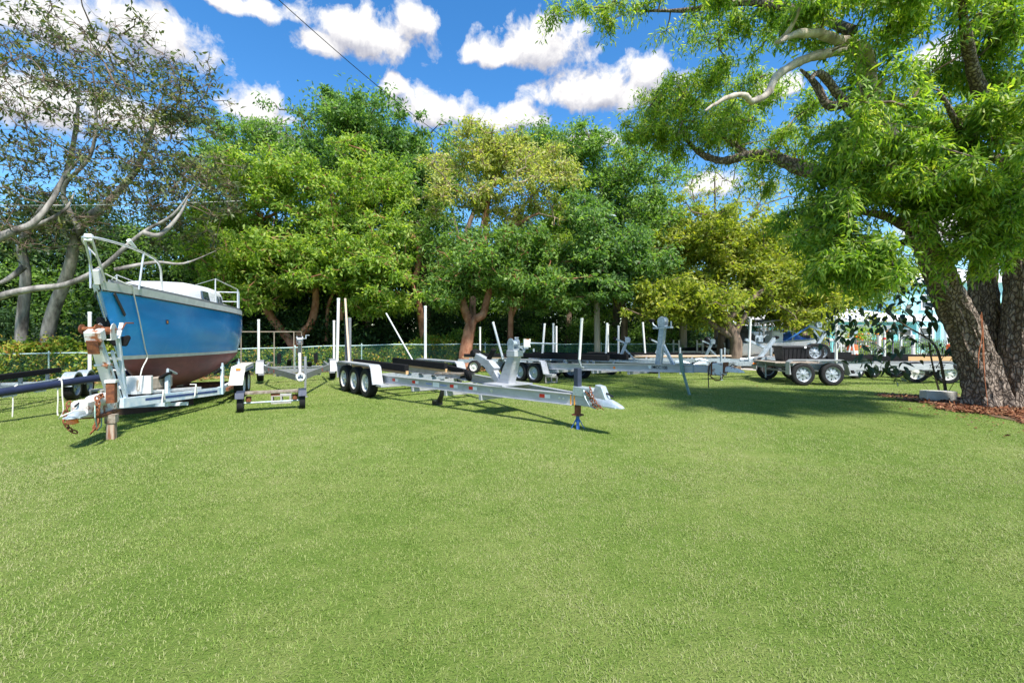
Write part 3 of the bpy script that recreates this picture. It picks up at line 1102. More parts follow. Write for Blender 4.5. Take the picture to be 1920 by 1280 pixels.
# the gumbo limbo standing in front of the fence
make_tree('gumbo_limbo_tree', 'pale flat topped tree with forked orange trunk standing on brown leaf litter at the fence', [
    limb((20.7, 20.9), .33, .24, (872, 694), (872, 668), (876, 640), (882, 612), (895, 592)),
    limb((20.9, 21.3), .22, .10, (884, 608), (873, 585), (866, 550), (885, 500), (908, 470), (912, 400), (925, 340)),
    limb((20.9, 21.2), .20, .08, (890, 598), (905, 590), (912, 565), (930, 500), (945, 440), (985, 412), (1010, 400)),
    limb((21.2, 21.2), .09, .04, (912, 380), (880, 370), (840, 350), (820, 345)),
    limb((21.2, 21.0), .09, .03, (920, 350), (960, 330), (1010, 315), (1050, 315)),
    limb((21.2, 21.2), .07, .03, (925, 345), (950, 300), (975, 270)),
], [(880, 320, 70, 38, 21, 1.8, 36, .5), (960, 285, 80, 32, 21, 1.8, 40, .48), (1035, 300, 50, 35, 21, 1.6, 26, .48), (900, 270, 50, 20, 21.2, 1.3, 18, .42),
    (1000, 350, 70, 35, 20.8, 1.6, 28, .48), (860, 375, 50, 30, 20.8, 1.4, 20, .46), (930, 400, 60, 30, 20.8, 1.4, 16, .45)],
    'bark_gumbo', 'leaf_gumbo_pale', 15, 140, .14, .058, .2, TREES, twigs=4, twig_r=.028, shell=0.6, barks=['bark_gumbo'] * 6 + ['bark_twig'])
make_tree('gumbo_limbo_tree', 'low spreading green tree whose branches hang behind the white winch post', [
    limb((21.6, 21.3), .15, .08, (958, 680), (957, 620), (958, 560), (950, 520), (930, 490)),
    limb((21.6, 21.3), .10, .05, (957, 600), (985, 540), (1020, 520), (1050, 500)),
], [(860, 500, 60, 40, 20.8, 1.6, 34, .5), (930, 480, 60, 38, 20.6, 1.6, 34, .5), (860, 550, 48, 24, 20.5, 1.2, 20, .45), (1000, 470, 60, 40, 21, 1.6, 32, .5),
    (1010, 530, 60, 38, 20.8, 1.5, 36, .5), (1070, 500, 45, 45, 21, 1.5, 28, .5), (1060, 560, 40, 22, 20.8, 1.2, 14, .45), (950, 535, 40, 25, 20.6, 1.2, 16, .45)],
    'bark_gumbo', 'leaf_mid', 16, 220, .15, .062, .25, TREES, twigs=2)

# behind: filling crowns of the wood
fill = [
    ('woodland_tree', 'mid green woodland tree filling the gap behind the leaning tall white pole', 24.5, 800, [(800, 430, 50, 45, 24.5, 1.6, 26, .55), (770, 480, 45, 40, 24.2, 1.5, 20, .5), (840, 460, 40, 35, 24.2, 1.5, 16, .5)], 'leaf_mid', 31, .14),
    ('woodland_tree', 'fresh green woodland tree between the pale flat topped tree and the street lamp', 24.5, 1060, [(1060, 420, 45, 45, 24.5, 1.6, 24, .55), (1030, 450, 45, 35, 24.2, 1.5, 18, .5), (1085, 460, 35, 35, 24.2, 1.4, 14, .5), (1070, 350, 30, 30, 24.5, 1.2, 10, .5)], 'leaf_gumbo', 32, .14),
    ('woodland_tree', 'dull green woodland tree right behind the sailboat cabin', 23.0, 400, [(400, 440, 55, 50, 23, 1.6, 26, .55), (360, 480, 50, 40, 22.5, 1.5, 18, .5), (420, 500, 40, 35, 22.5, 1.4, 14, .5)], 'leaf_mid', 33, .14),
    ('woodland_tree', 'soft green woodland tree above the low hanging olive tree', 24.0, 1250, [(1240, 450, 50, 50, 24, 1.6, 26, .55), (1215, 510, 40, 35, 23.5, 1.5, 16, .5)], 'leaf_mid', 34, .14),
    ('woodland_tree', 'dull green woodland tree between the sprawling tree and the tall rounded tree', 28, 470, [(440, 250, 70, 40, 28, 2, 26, .65), (400, 300, 60, 60, 28, 2, 26, .65), (480, 290, 60, 50, 28, 2, 24, .65)], 'leaf_mid', 21, .12),
    ('woodland_tree', 'thin pale woodland tree showing sky beside the tall rounded tree', 29, 525, [(525, 240, 35, 30, 29, 1.5, 9, .5), (545, 290, 30, 30, 29, 1.5, 8, .5), (510, 270, 25, 20, 29, 1.2, 5, .45)], 'leaf_deep', 22, .10),
    ('woodland_tree', 'green woodland tree rising behind the pale flat topped tree', 27, 880, [(860, 290, 50, 30, 27, 2, 24, .6), (940, 265, 70, 22, 27, 2, 28, .6), (830, 330, 35, 60, 27, 2, 26, .6), (1050, 300, 40, 40, 27, 2, 24, .6), (1010, 270, 40, 18, 27, 1.4, 12, .5)], 'leaf_mid', 23, .18),
    ('woodland_tree', 'slender upright woodland tree behind the street lamp pole', 25.5, 1150, [(1105, 280, 28, 36, 25.5, 1.4, 20, .5), (1120, 350, 55, 50, 25.5, 1.8, 40, .55), (1180, 330, 60, 60, 25.5, 1.8, 44, .55), (1160, 400, 80, 40, 25, 1.8, 40, .55), (1230, 400, 40, 40, 25, 1.5, 22, .5), (1080, 400, 40, 40, 25, 1.5, 20, .5)], 'leaf_mid', 24, .16),
    ('woodland_tree', 'rounded glossy dark green tree in front of the street lamp pole', 22.5, 1165, [(1160, 480, 62, 38, 20.4, 1.2, 44, .5), (1115, 470, 45, 45, 20.2, 1.2, 34, .5), (1190, 520, 40, 30, 20.6, 1.2, 24, .48), (1125, 535, 45, 26, 20.2, 1.1, 26, .48), (1110, 400, 40, 35, 20.2, 1.0, 16, .45)], 'leaf_deep', 25, .14),
    ('woodland_tree', 'yellow green bushy tree behind the tall galvanised winch post', 22.5, 1350, [(1310, 440, 70, 38, 22.5, 1.8, 46, .5), (1260, 480, 50, 40, 22.5, 1.8, 34, .5), (1370, 480, 70, 48, 22.5, 1.8, 50, .5), (1340, 530, 70, 30, 22.2, 1.6, 34, .48), (1420, 460, 40, 40, 22.5, 1.5, 24, .48)], 'leaf_yellow', 26, .2),
    ('woodland_tree', 'olive green low hanging tree with branches just above the trailers', 20.0, 1375, [(1280, 570, 70, 32, 20, 1.6, 52, .45), (1230, 555, 35, 30, 20, 1.3, 20, .42), (1330, 560, 30, 25, 20, 1.2, 16, .42), (1420, 560, 60, 40, 21, 1.6, 40, .46), (1490, 575, 70, 34, 21, 1.6, 40, .46), (1560, 560, 50, 45, 21, 1.6, 34, .46), (1460, 520, 60, 30, 21, 1.5, 30, .46)], 'leaf_yellow', 27, .22),
    ('woodland_tree', 'yellow green woodland tree with bare upper branches left of the great tree', 25, 1500, [(1490, 440, 45, 36, 25, 1.6, 26, .5), (1530, 420, 40, 30, 25, 1.4, 20, .5), (1540, 480, 60, 40, 25, 1.6, 34, .5), (1450, 480, 40, 35, 25, 1.5, 20, .5), (1620, 500, 60, 45, 25, 1.6, 30, .5), (1660, 540, 40, 40, 25, 1.4, 16, .5)], 'leaf_yellow', 28, .18),
    ('woodland_tree', 'sparse distant tree showing blue sky between its thin branches', 29, 1340, [(1340, 330, 50, 40, 29, 2, 9, .45), (1390, 350, 40, 30, 29, 2, 8, .45), (1300, 370, 30, 30, 29, 1.5, 6, .45), (1430, 370, 40, 30, 29, 1.5, 8, .45), (1480, 350, 30, 30, 29, 1.5, 5, .45)], 'leaf_gumbo_pale', 29, .12),
]
for (nm, lab, d, bx, crowns, lm, sd, tr) in fill:
    b_ = P(bx, HOR + CAMH * F / d, d)
    top = min(crowns, key=lambda c: c[1])
    yb = HOR + CAMH * F / d
    ym = lambda t: yb + (top[1] - yb) * t
    limbs = [([b_, P(bx + 6, ym(.3), d), P(bx - 8, ym(.55), d), P((bx + top[0]) / 2, ym(.8), d), P(top[0], top[1], d)], taper(tr * 1.4, tr * 0.3, 5))]
    for c in crowns[1:4]:
        ys = max(ym(.35), c[1] + 20)
        limbs.append(([P(bx, ys, d), P((bx + c[0]) / 2, (ys + c[1]) / 2 - 6, d), P(c[0], c[1], c[4])], taper(tr * 0.7, tr * 0.25, 3)))
    make_tree(nm, lab, limbs, crowns, 'bark_brown', lm, sd, 55 if sd in (22, 29) else 215, .155, .066, .15, TREES, twigs=5 if sd in (22, 29) else 2)


# dark tangle of undergrowth behind the fence, and the wood further back
def thicket(name, label, x0, x1, y_of, depth, h_of, n, count, llen, lwid, leafm, seed, rad=0.55, zmin=0.1, outb=0.5):
    r = np.random.default_rng(seed)
    x = r.uniform(x0, x1, n)
    y = np.array([y_of(a) for a in x]) + r.uniform(0, depth, n)
    h = np.array([h_of(a) for a in x])
    z = zmin + r.uniform(0, 1, n) ** 0.9 * h
    z += np.array([GZ(a, b) for a, b in zip(x, y)])
    C = np.stack([x, y, z], 1)
    V, Fc = leaf_cards(C, r.uniform(0.6, 1.2, n) * rad, count, llen, lwid, .15, outb, 0.8, seed)
    o = link_mesh(name, fast_mesh(name, V, Fc), leafm)
    return tag(o, label, 'undergrowth', kind='stuff')


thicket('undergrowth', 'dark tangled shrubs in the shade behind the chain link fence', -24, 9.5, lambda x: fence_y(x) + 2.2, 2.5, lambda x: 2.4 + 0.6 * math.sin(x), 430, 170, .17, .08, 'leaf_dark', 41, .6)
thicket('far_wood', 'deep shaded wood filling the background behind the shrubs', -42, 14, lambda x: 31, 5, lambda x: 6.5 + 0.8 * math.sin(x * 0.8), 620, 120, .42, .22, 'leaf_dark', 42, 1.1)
thicket('far_wood', 'green upper woodland seen between the nearer crowns', -17, 12, lambda x: 28.0, 2.5, lambda x: 6.6 + 1.3 * math.sin(x * 0.9), 460, 140, .22, .10, 'leaf_mid', 48, 1.0, 2.6)
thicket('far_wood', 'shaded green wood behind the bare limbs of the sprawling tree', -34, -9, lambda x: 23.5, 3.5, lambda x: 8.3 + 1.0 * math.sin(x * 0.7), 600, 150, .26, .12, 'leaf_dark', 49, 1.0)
thicket('far_wood', 'lighter leaves of the wood behind the sailboat', -26, -8, lambda x: 22.5, 2.0, lambda x: 5.2 + 1.2 * math.sin(x * 0.9), 120, 120, .20, .09, 'leaf_mid', 50, .9, 1.0)
thicket('bramble', 'sunlit leafy bramble growing over the fence below the sprawling tree', -21, -13.2, lambda x: fence_y(x) + 0.15, 1.0, lambda x: 1.35 + 0.2 * math.sin(x * 2), 130, 150, .13, .075, 'leaf_vine', 43, .38)
thicket('fence_vine', 'yellow and orange leaved vine climbing through the chain link fence', -21, -6.5, lambda x: fence_y(x) + 0.08, 0.35, lambda x: 0.95, 170, 90, .09, .055, 'leaf_vine', 44, .28, 0.05)
thicket('fence_vine', 'low bright vine behind the middle stretch of fence', -6.5, 1.0, lambda x: fence_y(x) + 0.2, 0.7, lambda x: 1.05 + 0.25 * math.sin(x * 1.3), 230, 110, .11, .06, 'leaf_vine', 45, .32, 0.05)
thicket('shrub_row', 'green shrubs just above the fence rail beside the forked orange trunk', -4.4, -1.4, lambda x: fence_y(x) + 0.9, 0.8, lambda x: 1.7, 34, 150, .12, .06, 'leaf_gumbo', 46, .34)
thicket('shrub_row', 'green shrubs behind the fence near the street lamp pole', 0.6, 8.6, lambda x: fence_y(x) + 1.4, 1.0, lambda x: 1.9 + 0.3 * math.sin(x * 2), 110, 150, .12, .06, 'leaf_mid', 47, .4)


def scatter_flat(name, label, cx, cy, rx, ry, n, llen, lwid, leafm, seed, zf=None, edge=1.0):
    r = np.random.default_rng(seed)
    an = r.uniform(0, 2 * np.pi, n)
    rr = r.uniform(0, 1, n) ** 0.5 * (1 + 0.25 * np.sin(an * 3 + seed) + 0.15 * np.sin(an * 7))
    x = cx + np.cos(an) * rr * rx
    y = cy + np.sin(an) * rr * ry
    z = np.array([GZ(a, b) for a, b in zip(x, y)]) + r.uniform(0.012, 0.045, n)
    p = np.stack([x, y, z], 1)
    a = np.stack([np.cos(r.uniform(0, 6.28, n)), np.sin(r.uniform(0, 6.28, n)), r.uniform(-0.25, 0.35, n)], 1)
    a /= np.linalg.norm(a, axis=1)[:, None]
    s = np.cross(a, np.array([0, 0, 1.0]) + r.normal(size=(n, 3)) * 0.35)
    s /= np.linalg.norm(s, axis=1)[:, None]
    L = llen * r.uniform(0.5, 1.4, n)
    W = lwid * r.uniform(0.6, 1.3, n)
    sw = s * W[:, None] * .5
    mid = p + a * (L * .5)[:, None]
    V = np.stack([p, mid - sw, p + a * L[:, None], mid + sw], 1).reshape(-1, 3)
    b = np.arange(n) * 4
    o = link_mesh(name, fast_mesh(name, V, np.stack([b, b + 1, b + 2, b + 3], 1)), leafm)
    return tag(o, label, 'leaf litter', kind='stuff')


scatter_flat('leaf_litter', 'brown fallen leaves round the forked orange trunk at the fence', -1.5, 20.4, 3.2, 1.1, 2600, .10, .06, 'leaf_litter', 61)
scatter_flat('leaf_litter', 'fallen leaves under the fence on the left', -15.5, 17.6, 5.0, 1.1, 2600, .10, .06, 'leaf_litter', 62)
scatter_flat('leaf_litter', 'single dry leaves dropped on the lawn', 0, 13, 9, 5, 60, .05, .025, 'leaf_litter', 63)


# ---------------------------------------------------------------- chain link fence
def chain_fence():
    x0, x1 = -26.0, 8.4
    root = thing('chain_link_fence', 'low green chain link fence with steel posts along the edge of the wood', 'fence', (x0, fence_y(x0), GZ(x0, fence_y(x0))))
    H = 1.12
    xs = np.arange(x0, x1 + 0.01, 0.5)
    top = [Vector((x, fence_y(x), GZ(x, fence_y(x)) + H + 0.012 * math.sin(x * 2.1))) for x in xs]
    MB().tube(top, 0.026, 7).build('top_rail', 'fence_steel', root, True, True)
    x = x0
    while x <= x1:
        y = fence_y(x)
        z = GZ(x, y)
        mb = MB()
        mb.tube([(x, y, z - 0.05), (x, y, z + H + 0.03)], 0.03, 8)
        mb.lathe([(0.0, 0.085), (0.028, 0.06), (0.038, 0.0)], (x, y, z + H + 0.01), (0, 0, 1), 8)
        mb.build('post', 'fence_steel', root, True, True)
        x += 2.75
    # woven wire: two sets of slanting wires
    V, Fc = [], []
    cell = 0.085
    k = 0
    for sgn in (-1, 1):
        a = x0 - H
        while a < x1 + H:
            u0, u1 = (a, a + H * 0.8) if sgn > 0 else (a + H * 0.8, a)
            pts = []
            for i in range(5):
                t = i / 4
                u = u0 + (u1 - u0) * t
                if u < x0 or u > x1:
                    pts = pts if not pts else pts
                    continue
                yy = fence_y(u)
                pts.append((u, yy - 0.03 + 0.006 * sgn, GZ(u, yy) + 0.03 + (H - 0.05) * t))
            for p, q in zip(pts, pts[1:]):
                w = 0.0046
                b = len(V)
                V += [(p[0] - w, p[1], p[2]), (p[0] + w, p[1], p[2]), (q[0] + w, q[1], q[2]), (q[0] - w, q[1], q[2])]
                Fc.append((b, b + 1, b + 2, b + 3))
            a += cell
    V = np.array(V)
    V -= np.array(root.location)
    tag(link_mesh('wire_mesh', fast_mesh('wire_mesh', V, np.array(Fc)), 'green_wire', root), kind='stuff')


chain_fence()


# ---------------------------------------------------------------- the great tree on the right
def great_tree():
    random.seed(5)
    base = G(1858, 757)
    root = thing('great_tree', 'great shade tree with massive furrowed trunks and drooping bright green narrow leaves', 'tree', (base.x, base.y, 0))
    off = np.array(root.location)

    def furrowed(name, pts, radii, flare=0.0, n=56, sub=14, lobes=5, ph=0.0):
        path, rr = smooth_path(pts, radii, sub)
        mb = MB()
        mb.tube(path, rr, n)
        vs = mb.v
        for i, p in enumerate(path):
            hgt = max(0.0, p.z)
            fl = flare * math.exp(-hgt / 0.28)
            for j in range(n):
                v = vs[i * n + j]
                dv = (v - p)
                if dv.length < 1e-6:
                    continue
                u = dv.normalized()
                an = math.atan2(u.y, u.x)
                q = Vector((math.cos(an) * 3.2, math.sin(an) * 3.2, hgt * 1.1 + ph))
                rid = abs(mnoise.noise(q * 1.9)) * 0.075 + abs(mnoise.noise(q * 4.3)) * 0.05 + mnoise.noise(q * 0.6) * 0.09
                lob = fl * (0.6 + 0.6 * math.sin(an * lobes + ph)) * rr[i]
                vs[i * n + j] = p + u * (dv.length * 0.70 + rid * rr[i] * 2.4 + lob * 0.4)
        return mb.build(name, 'bark_right', root, True, True)

    D = 9.8
    furrowed('trunk', [P(1846, 772, 9.75), P(1844, 742, 9.75), P(1836, 690, 9.75), P(1816, 630, 9.7), P(1788, 570, 9.6), P(1756, 500, 9.4), P(1728, 440, 9.2), P(1712, 390, 9.0)],
             [.46, .43, .40, .37, .34, .31, .27, .23], .55, ph=0.3)
    furrowed('trunk', [P(1916, 776, 9.7), P(1914, 745, 9.7), P(1912, 690, 9.7), P(1914, 620, 9.75), P(1918, 540, 9.7), P(1915, 440, 9.5), P(1925, 320, 9.2), P(1940, 180, 8.8)],
             [.48, .43, .40, .38, .36, .33, .29, .24], .55, ph=2.1)
    furrowed('trunk', [P(1862, 770, 10.3), P(1858, 700, 10.3), P(1848, 620, 10.35), P(1842, 540, 10.3), P(1845, 450, 10.2), P(1830, 330, 9.8), P(1800, 200, 9.3)],
             [.42, .40, .34, .30, .27, .22, .16], .2, ph=4.4)
    skel = []

    def lim(name, d, r0, r1, *pts, bark='bark_right'):
        q = LP(d, *pts)
        tt = taper(r0, r1, len(q))
        tt[-1] *= 0.45
        path, rr = smooth_path(q, tt, 5, r1 * 0.22)
        rr = [v * (1 + 0.10 * math.sin(3.1 * i) + 0.07 * math.sin(1.3 * i + 2)) for i, v in enumerate(rr)]
        MB().tube(path, rr, 12).build(name, bark, root, True, True)
        skel.extend(np.array(v) for v in path)

    lim('limb', (9.0, 8.0), .24, .10, (1712, 395), (1700, 330), (1660, 250), (1632, 180), (1625, 120), (1610, 90), (1570, 75), bark='bark_pale')
    lim('limb', (8.0, 7.2), .09, .05, (1575, 80), (1545, 65), (1500, 62), (1462, 78), bark='bark_pale')
    lim('dead_branch', (7.6, 7.0), .045, .02, (1455, 82), (1478, 60), (1498, 20), (1512, -20), bark='bark_pale')
    lim('dead_branch', (8.0, 7.2), .085, .03, (1580, 95), (1530, 105), (1490, 120), (1455, 145), (1440, 175), (1410, 190), (1395, 178), (1360, 185), (1322, 208), bark='bark_pale')
    lim('limb', (9.2, 12.6), .20, .06, (1712, 390), (1640, 350), (1560, 330), (1490, 312), (1440, 290), (1400, 292), (1355, 302), (1310, 285), (1280, 250))
    lim('limb', (11.6, 12.8), .10, .03, (1400, 292), (1375, 270), (1340, 250), (1290, 240), (1240, 235))
    lim('limb', (8.4, 8.4), .10, .04, (1625, 170), (1560, 200), (1530, 160), (1500, 130))
    lim('limb', (8.5, 7.5), .10, .04, (1640, 250), (1590, 200), (1540, 140), (1520, 150))
    lim('limb', (9.2, 7.0), .16, .05, (1925, 300), (1870, 240), (1830, 150), (1810, 60), (1800, -40))
    lim('limb', (9.0, 7.2), .12, .04, (1915, 330), (1880, 300), (1845, 290), (1800, 240), (1760, 170))
    lim('limb', (8.4, 11.2), .10, .03, (1600, 60), (1500, 20), (1400, 5), (1280, 20), (1180, 20))
    lim('limb', (9.4, 8.0), .12, .04, (1730, 440), (1690, 420), (1640, 400), (1580, 400))
    lim('limb', (9.5, 8.3), .12, .03, (1752, 470), (1720, 450), (1660, 470), (1600, 520))
    lim('limb', (9.6, 8.3), .12, .03, (1905, 470), (1860, 450), (1820, 440), (1780, 440))
    skel_a = np.array(skel)

    def boughs(crowns, seed, count, leafm, droop, hang):
        """leafy sprays: each puff is a drooping twig with leaves set along it"""
        r = np.random.default_rng(seed)
        C, Rr = puffs_of(crowns, seed)
        mb = MB()
        Pc, Pr = [], []
        first = np.array([np.linalg.norm(skel_a - c, axis=1).min() for c in C])
        grow = [v for v in skel_a]
        for ci in np.argsort(first):
            c, pr = C[ci], Rr[ci]
            ga = np.array(grow)
            a = Vector(ga[int(np.argmin(np.linalg.norm(ga - c, axis=1)))])
            cv = Vector(c)
            ln = (cv - a).length
            m1 = a.lerp(cv, 0.5) + Vector((random.uniform(-1, 1), random.uniform(-1, 1), random.uniform(0.0, 1.0))) * ln * 0.12
            grow += [np.array(m1), np.array(cv)]
            mb.tube([a, m1, cv], [0.016 + 0.008 * ln, 0.013 + .004 * ln, 0.008], 5, False)
            for _ in range(5):
                e = cv + Vector((random.gauss(0, .8), random.gauss(0, .8), random.gauss(-hang, 0.5))) * pr
                mid = cv.lerp(e, 0.5) + Vector((0, 0, 0.18 * pr))
                mb.tube([cv, mid, e], [0.007, 0.005, 0.002], 4, False)
                for k in range(4):
                    t = (k + 1) / 4
                    q = cv.lerp(mid, t * 2) if t < .5 else mid.lerp(e, t * 2 - 1)
                    Pc.append(np.array(q))
                    Pr.append(0.10 + 0.05 * random.random())
        tag(mb.build('branches', 'bark_brown', root, True, True), kind='stuff')
        V, Fc = leaf_cards(np.array(Pc), np.array(Pr), count, .13, .029, droop, .55, 1.0, seed, True, 0.4)
        tag(link_mesh('crown', fast_mesh('crown', V - off, Fc), leafm, root), kind='stuff')

    # sunlit hanging foliage towards the camera and to the left
    boughs([(1580, 345, 65, 60, 8.0, 1.0, 34, .34), (1600, 430, 80, 60, 7.8, 1.0, 46, .34), (1630, 500, 75, 50, 8.0, 1.0, 30, .32), (1565, 505, 45, 36, 8.2, .9, 10, .32),
            (1590, 270, 70, 60, 8.0, 1.0, 30, .34), (1700, 300, 90, 60, 7.8, 1.0, 44, .34), (1800, 350, 110, 60, 7.6, 1.0, 54, .34), (1880, 300, 80, 80, 7.2, 1.0, 38, .34),
            (1780, 250, 90, 60, 7.6, 1.0, 36, .34), (1860, 415, 80, 46, 7.8, 1.0, 24, .34), (1800, 455, 90, 36, 8.2, .8, 16, .30), (1885, 440, 60, 36, 8.4, .8, 18, .30),
            ],
           81, 12, 'leaf_willow', .55, .55)
    # upper crown and the dark bough reaching left
    boughs([(1240, 215, 75, 38, 12.6, 1.2, 46, .40), (1310, 175, 80, 36, 12.6, 1.2, 46, .40), (1400, 165, 60, 40, 12.2, 1.2, 34, .40), (1200, 255, 45, 26, 12.8, 1.0, 18, .38), (1380, 240, 80, 36, 12.2, 1.2, 30, .40), (1460, 230, 60, 46, 11.6, 1.1, 24, .40),
            (1300, 275, 60, 22, 12.4, 1.0, 14, .38), (1420, 330, 50, 34, 11.6, 1.0, 14, .38), (1500, 300, 50, 46, 10.6, 1.0, 16, .38), (1180, 15, 90, 28, 11.0, 1.0, 20, .38), (1290, 10, 90, 24, 10.6, 1.0, 22, .38), (1420, 15, 90, 32, 10.0, 1.0, 26, .36),
            (1520, 50, 70, 50, 7.8, .9, 22, .34), (1600, 30, 80, 40, 7.8, .9, 26, .34), (1700, 40, 90, 60, 8.0, 1.0, 34, .36), (1800, 60, 90, 70, 8.2, 1.0, 36, .36), (1880, 120, 70, 90, 8.2, 1.0, 36, .36), (1700, 150, 70, 60, 8.6, 1.0, 20, .36), (1960, 250, 60, 150, 8.0, 1.0, 30, .36), (1800, -60, 200, 60, 7.8, 1.4, 40, .38), (1500, -50, 160, 40, 7.8, 1.2, 24, .36)],
           82, 9, 'leaf_willow', .45, .4)
    # hanging aerial roots in front of the trunk
    for k, (xa, ya, xb, yb) in enumerate([(1838, 590, 1852, 760), (1842, 600, 1834, 690), (1840, 585, 1846, 700)]):
        a, b = P(xa, ya, 9.22), P(xb, yb, 9.12)
        MB().tube([a, a.lerp(b, .35) + Vector((.02, 0, 0)), a.lerp(b, .7) - Vector((.015, 0, 0)), b], [.008, .007, .008, .005], 6).build('aerial_root', 'aerial_root', root, True, True)


PUFF = 1.0
GROW, MORE, LOBE = 1.05, 0.66, 1.0
great_tree()
mul = [(base_x, base_y) for base_x, base_y in [(9.4, 10.3), (9.2, 9.3), (8.95, 8.5), (8.8, 7.6), (9.2, 7.0), (10.5, 6.7), (12.5, 7.2), (13.5, 9), (13, 11), (11, 11.3), (9.8, 10.9)]]
patch('mulch_bed', mul, 0.012, 'forest_floor')
scatter_flat('bark_mulch', 'stray bark chips and leaves strewn on the grass beside the mulch', 10.2, 8.6, 2.6, 2.9, 900, .07, .03, 'mulch_chip', 72)
scatter_flat('bark_mulch', 'red brown bark mulch round the foot of the great tree', 10.8, 8.7, 2.35, 2.35, 20000, .085, .035, 'mulch_chip', 71)


# sapling with large dark leaves behind a concrete block
def sapling():
    random.seed(9)
    base = G(1762, 752)
    base = Vector((base.x, base.y + 0.32, 0))
    d = base.y
    root = thing('sapling', 'dark sapling with large drooping leaves growing behind the concrete block', 'sapling', base)
    stems = [[(1775, 748), (1768, 700), (1757, 655), (1735, 632), (1700, 612), (1670, 590), (1640, 560)], [(1765, 748), (1750, 690), (1742, 640), (1748, 600), (1745, 560), (1738, 520)],
             [(1742, 650), (1720, 640), (1690, 625), (1640, 628), (1590, 625), (1560, 615)], [(1770, 748), (1790, 715), (1805, 690)], [(1758, 748), (1740, 730), (1725, 712)],
             [(1755, 690), (1775, 660), (1795, 640), (1810, 630)], [(1720, 700), (1680, 692), (1650, 688), (1625, 690)], [(1735, 632), (1710, 590), (1690, 560), (1700, 530)],
             [(1762, 720), (1745, 705), (1720, 700)], [(1700, 612), (1660, 606), (1610, 600), (1565, 590)], [(1745, 650), (1700, 650), (1660, 655), (1625, 665)]]
    rads = [(.035, .008), (.022, .006), (.010, .004), (.008, .003), (.006, .003), (.008, .003), (.007, .003), (.010, .004), (.008, .006), (.009, .004), (.008, .003)]
    ends = []
    for st, (r0, r1) in zip(stems, rads):
        q = [P(x, y, d + random.uniform(-.15, .15)) for x, y in st]
        path, rr = smooth_path(q, taper(r0, r1, len(q)), 4)
        MB().tube(path, rr, 7).build('stem', 'stem_sapling', root, True, True)
        if r1 < .0085 and min(y for x, y in st) < 692 and st[0][1] != 748 or st[0] == (1775, 748) or st[0] == (1765, 748):
            ends.append(path[len(path) // (2 if st[0][1] == 748 else 4):])
    # leaf mesh shared by all
    leaf_meshes = []
    for k in range(3):
        L, W = (.27, .30, .23)[k], (.115, .12, .10)[k]
        prof = [(0, .05), (.2, .75), (.42, 1), (.65, .85), (.85, .45), (1, .02)]
        V, Fc = [], []
        for i, (t, w) in enumerate(prof):
            zc = -0.10 * t * t
            V += [(t * L, -w * W / 2, zc + .018 * w), (t * L, 0, zc), (t * L, w * W / 2, zc + .018 * w)]
        for i in range(len(prof) - 1):
            for j in range(2):
                Fc.append((i * 3 + j, i * 3 + j + 1, (i + 1) * 3 + j + 1, (i + 1) * 3 + j))
        me = fast_mesh('leaf', np.array(V), np.array(Fc), True)
        me.materials.append(MATS['leaf_sapling'])
        leaf_meshes.append(me)
    tot = 0
    inv = root_inv(root)
    while tot < 300:
        path = random.choice(ends)
        p = random.choice(path[1:])
        p = p + Vector((random.gauss(0, .16), random.gauss(0, .2), random.gauss(0, .13)))
        o = bpy.data.objects.new('leaf', random.choice(leaf_meshes))
        COL.objects.link(o)
        o.parent = root
        o.location = inv @ p
        o.rotation_euler = (random.gauss(0, .6), random.uniform(.1, 1.15), random.uniform(0, 6.28))
        s = random.uniform(.55, .95)
        o.scale = (s, s, s)
        tot += 1


sapling()
mbk = MB()
bp_ = G(1765, 752)
rot = Matrix.Rotation(R(-14), 3, 'Z')
blk = thing('concrete_block', 'pale solid concrete block lying by the mulch under the great tree', 'block', (bp_.x + 0.02, bp_.y + 0.1, 0), R(-10))
MB().box((0, 0, .115), (.62, .26, .23)).build('block_body', 'concrete', blk, bevel=.012)


# ================================================================ trailers
WHEELS = {}


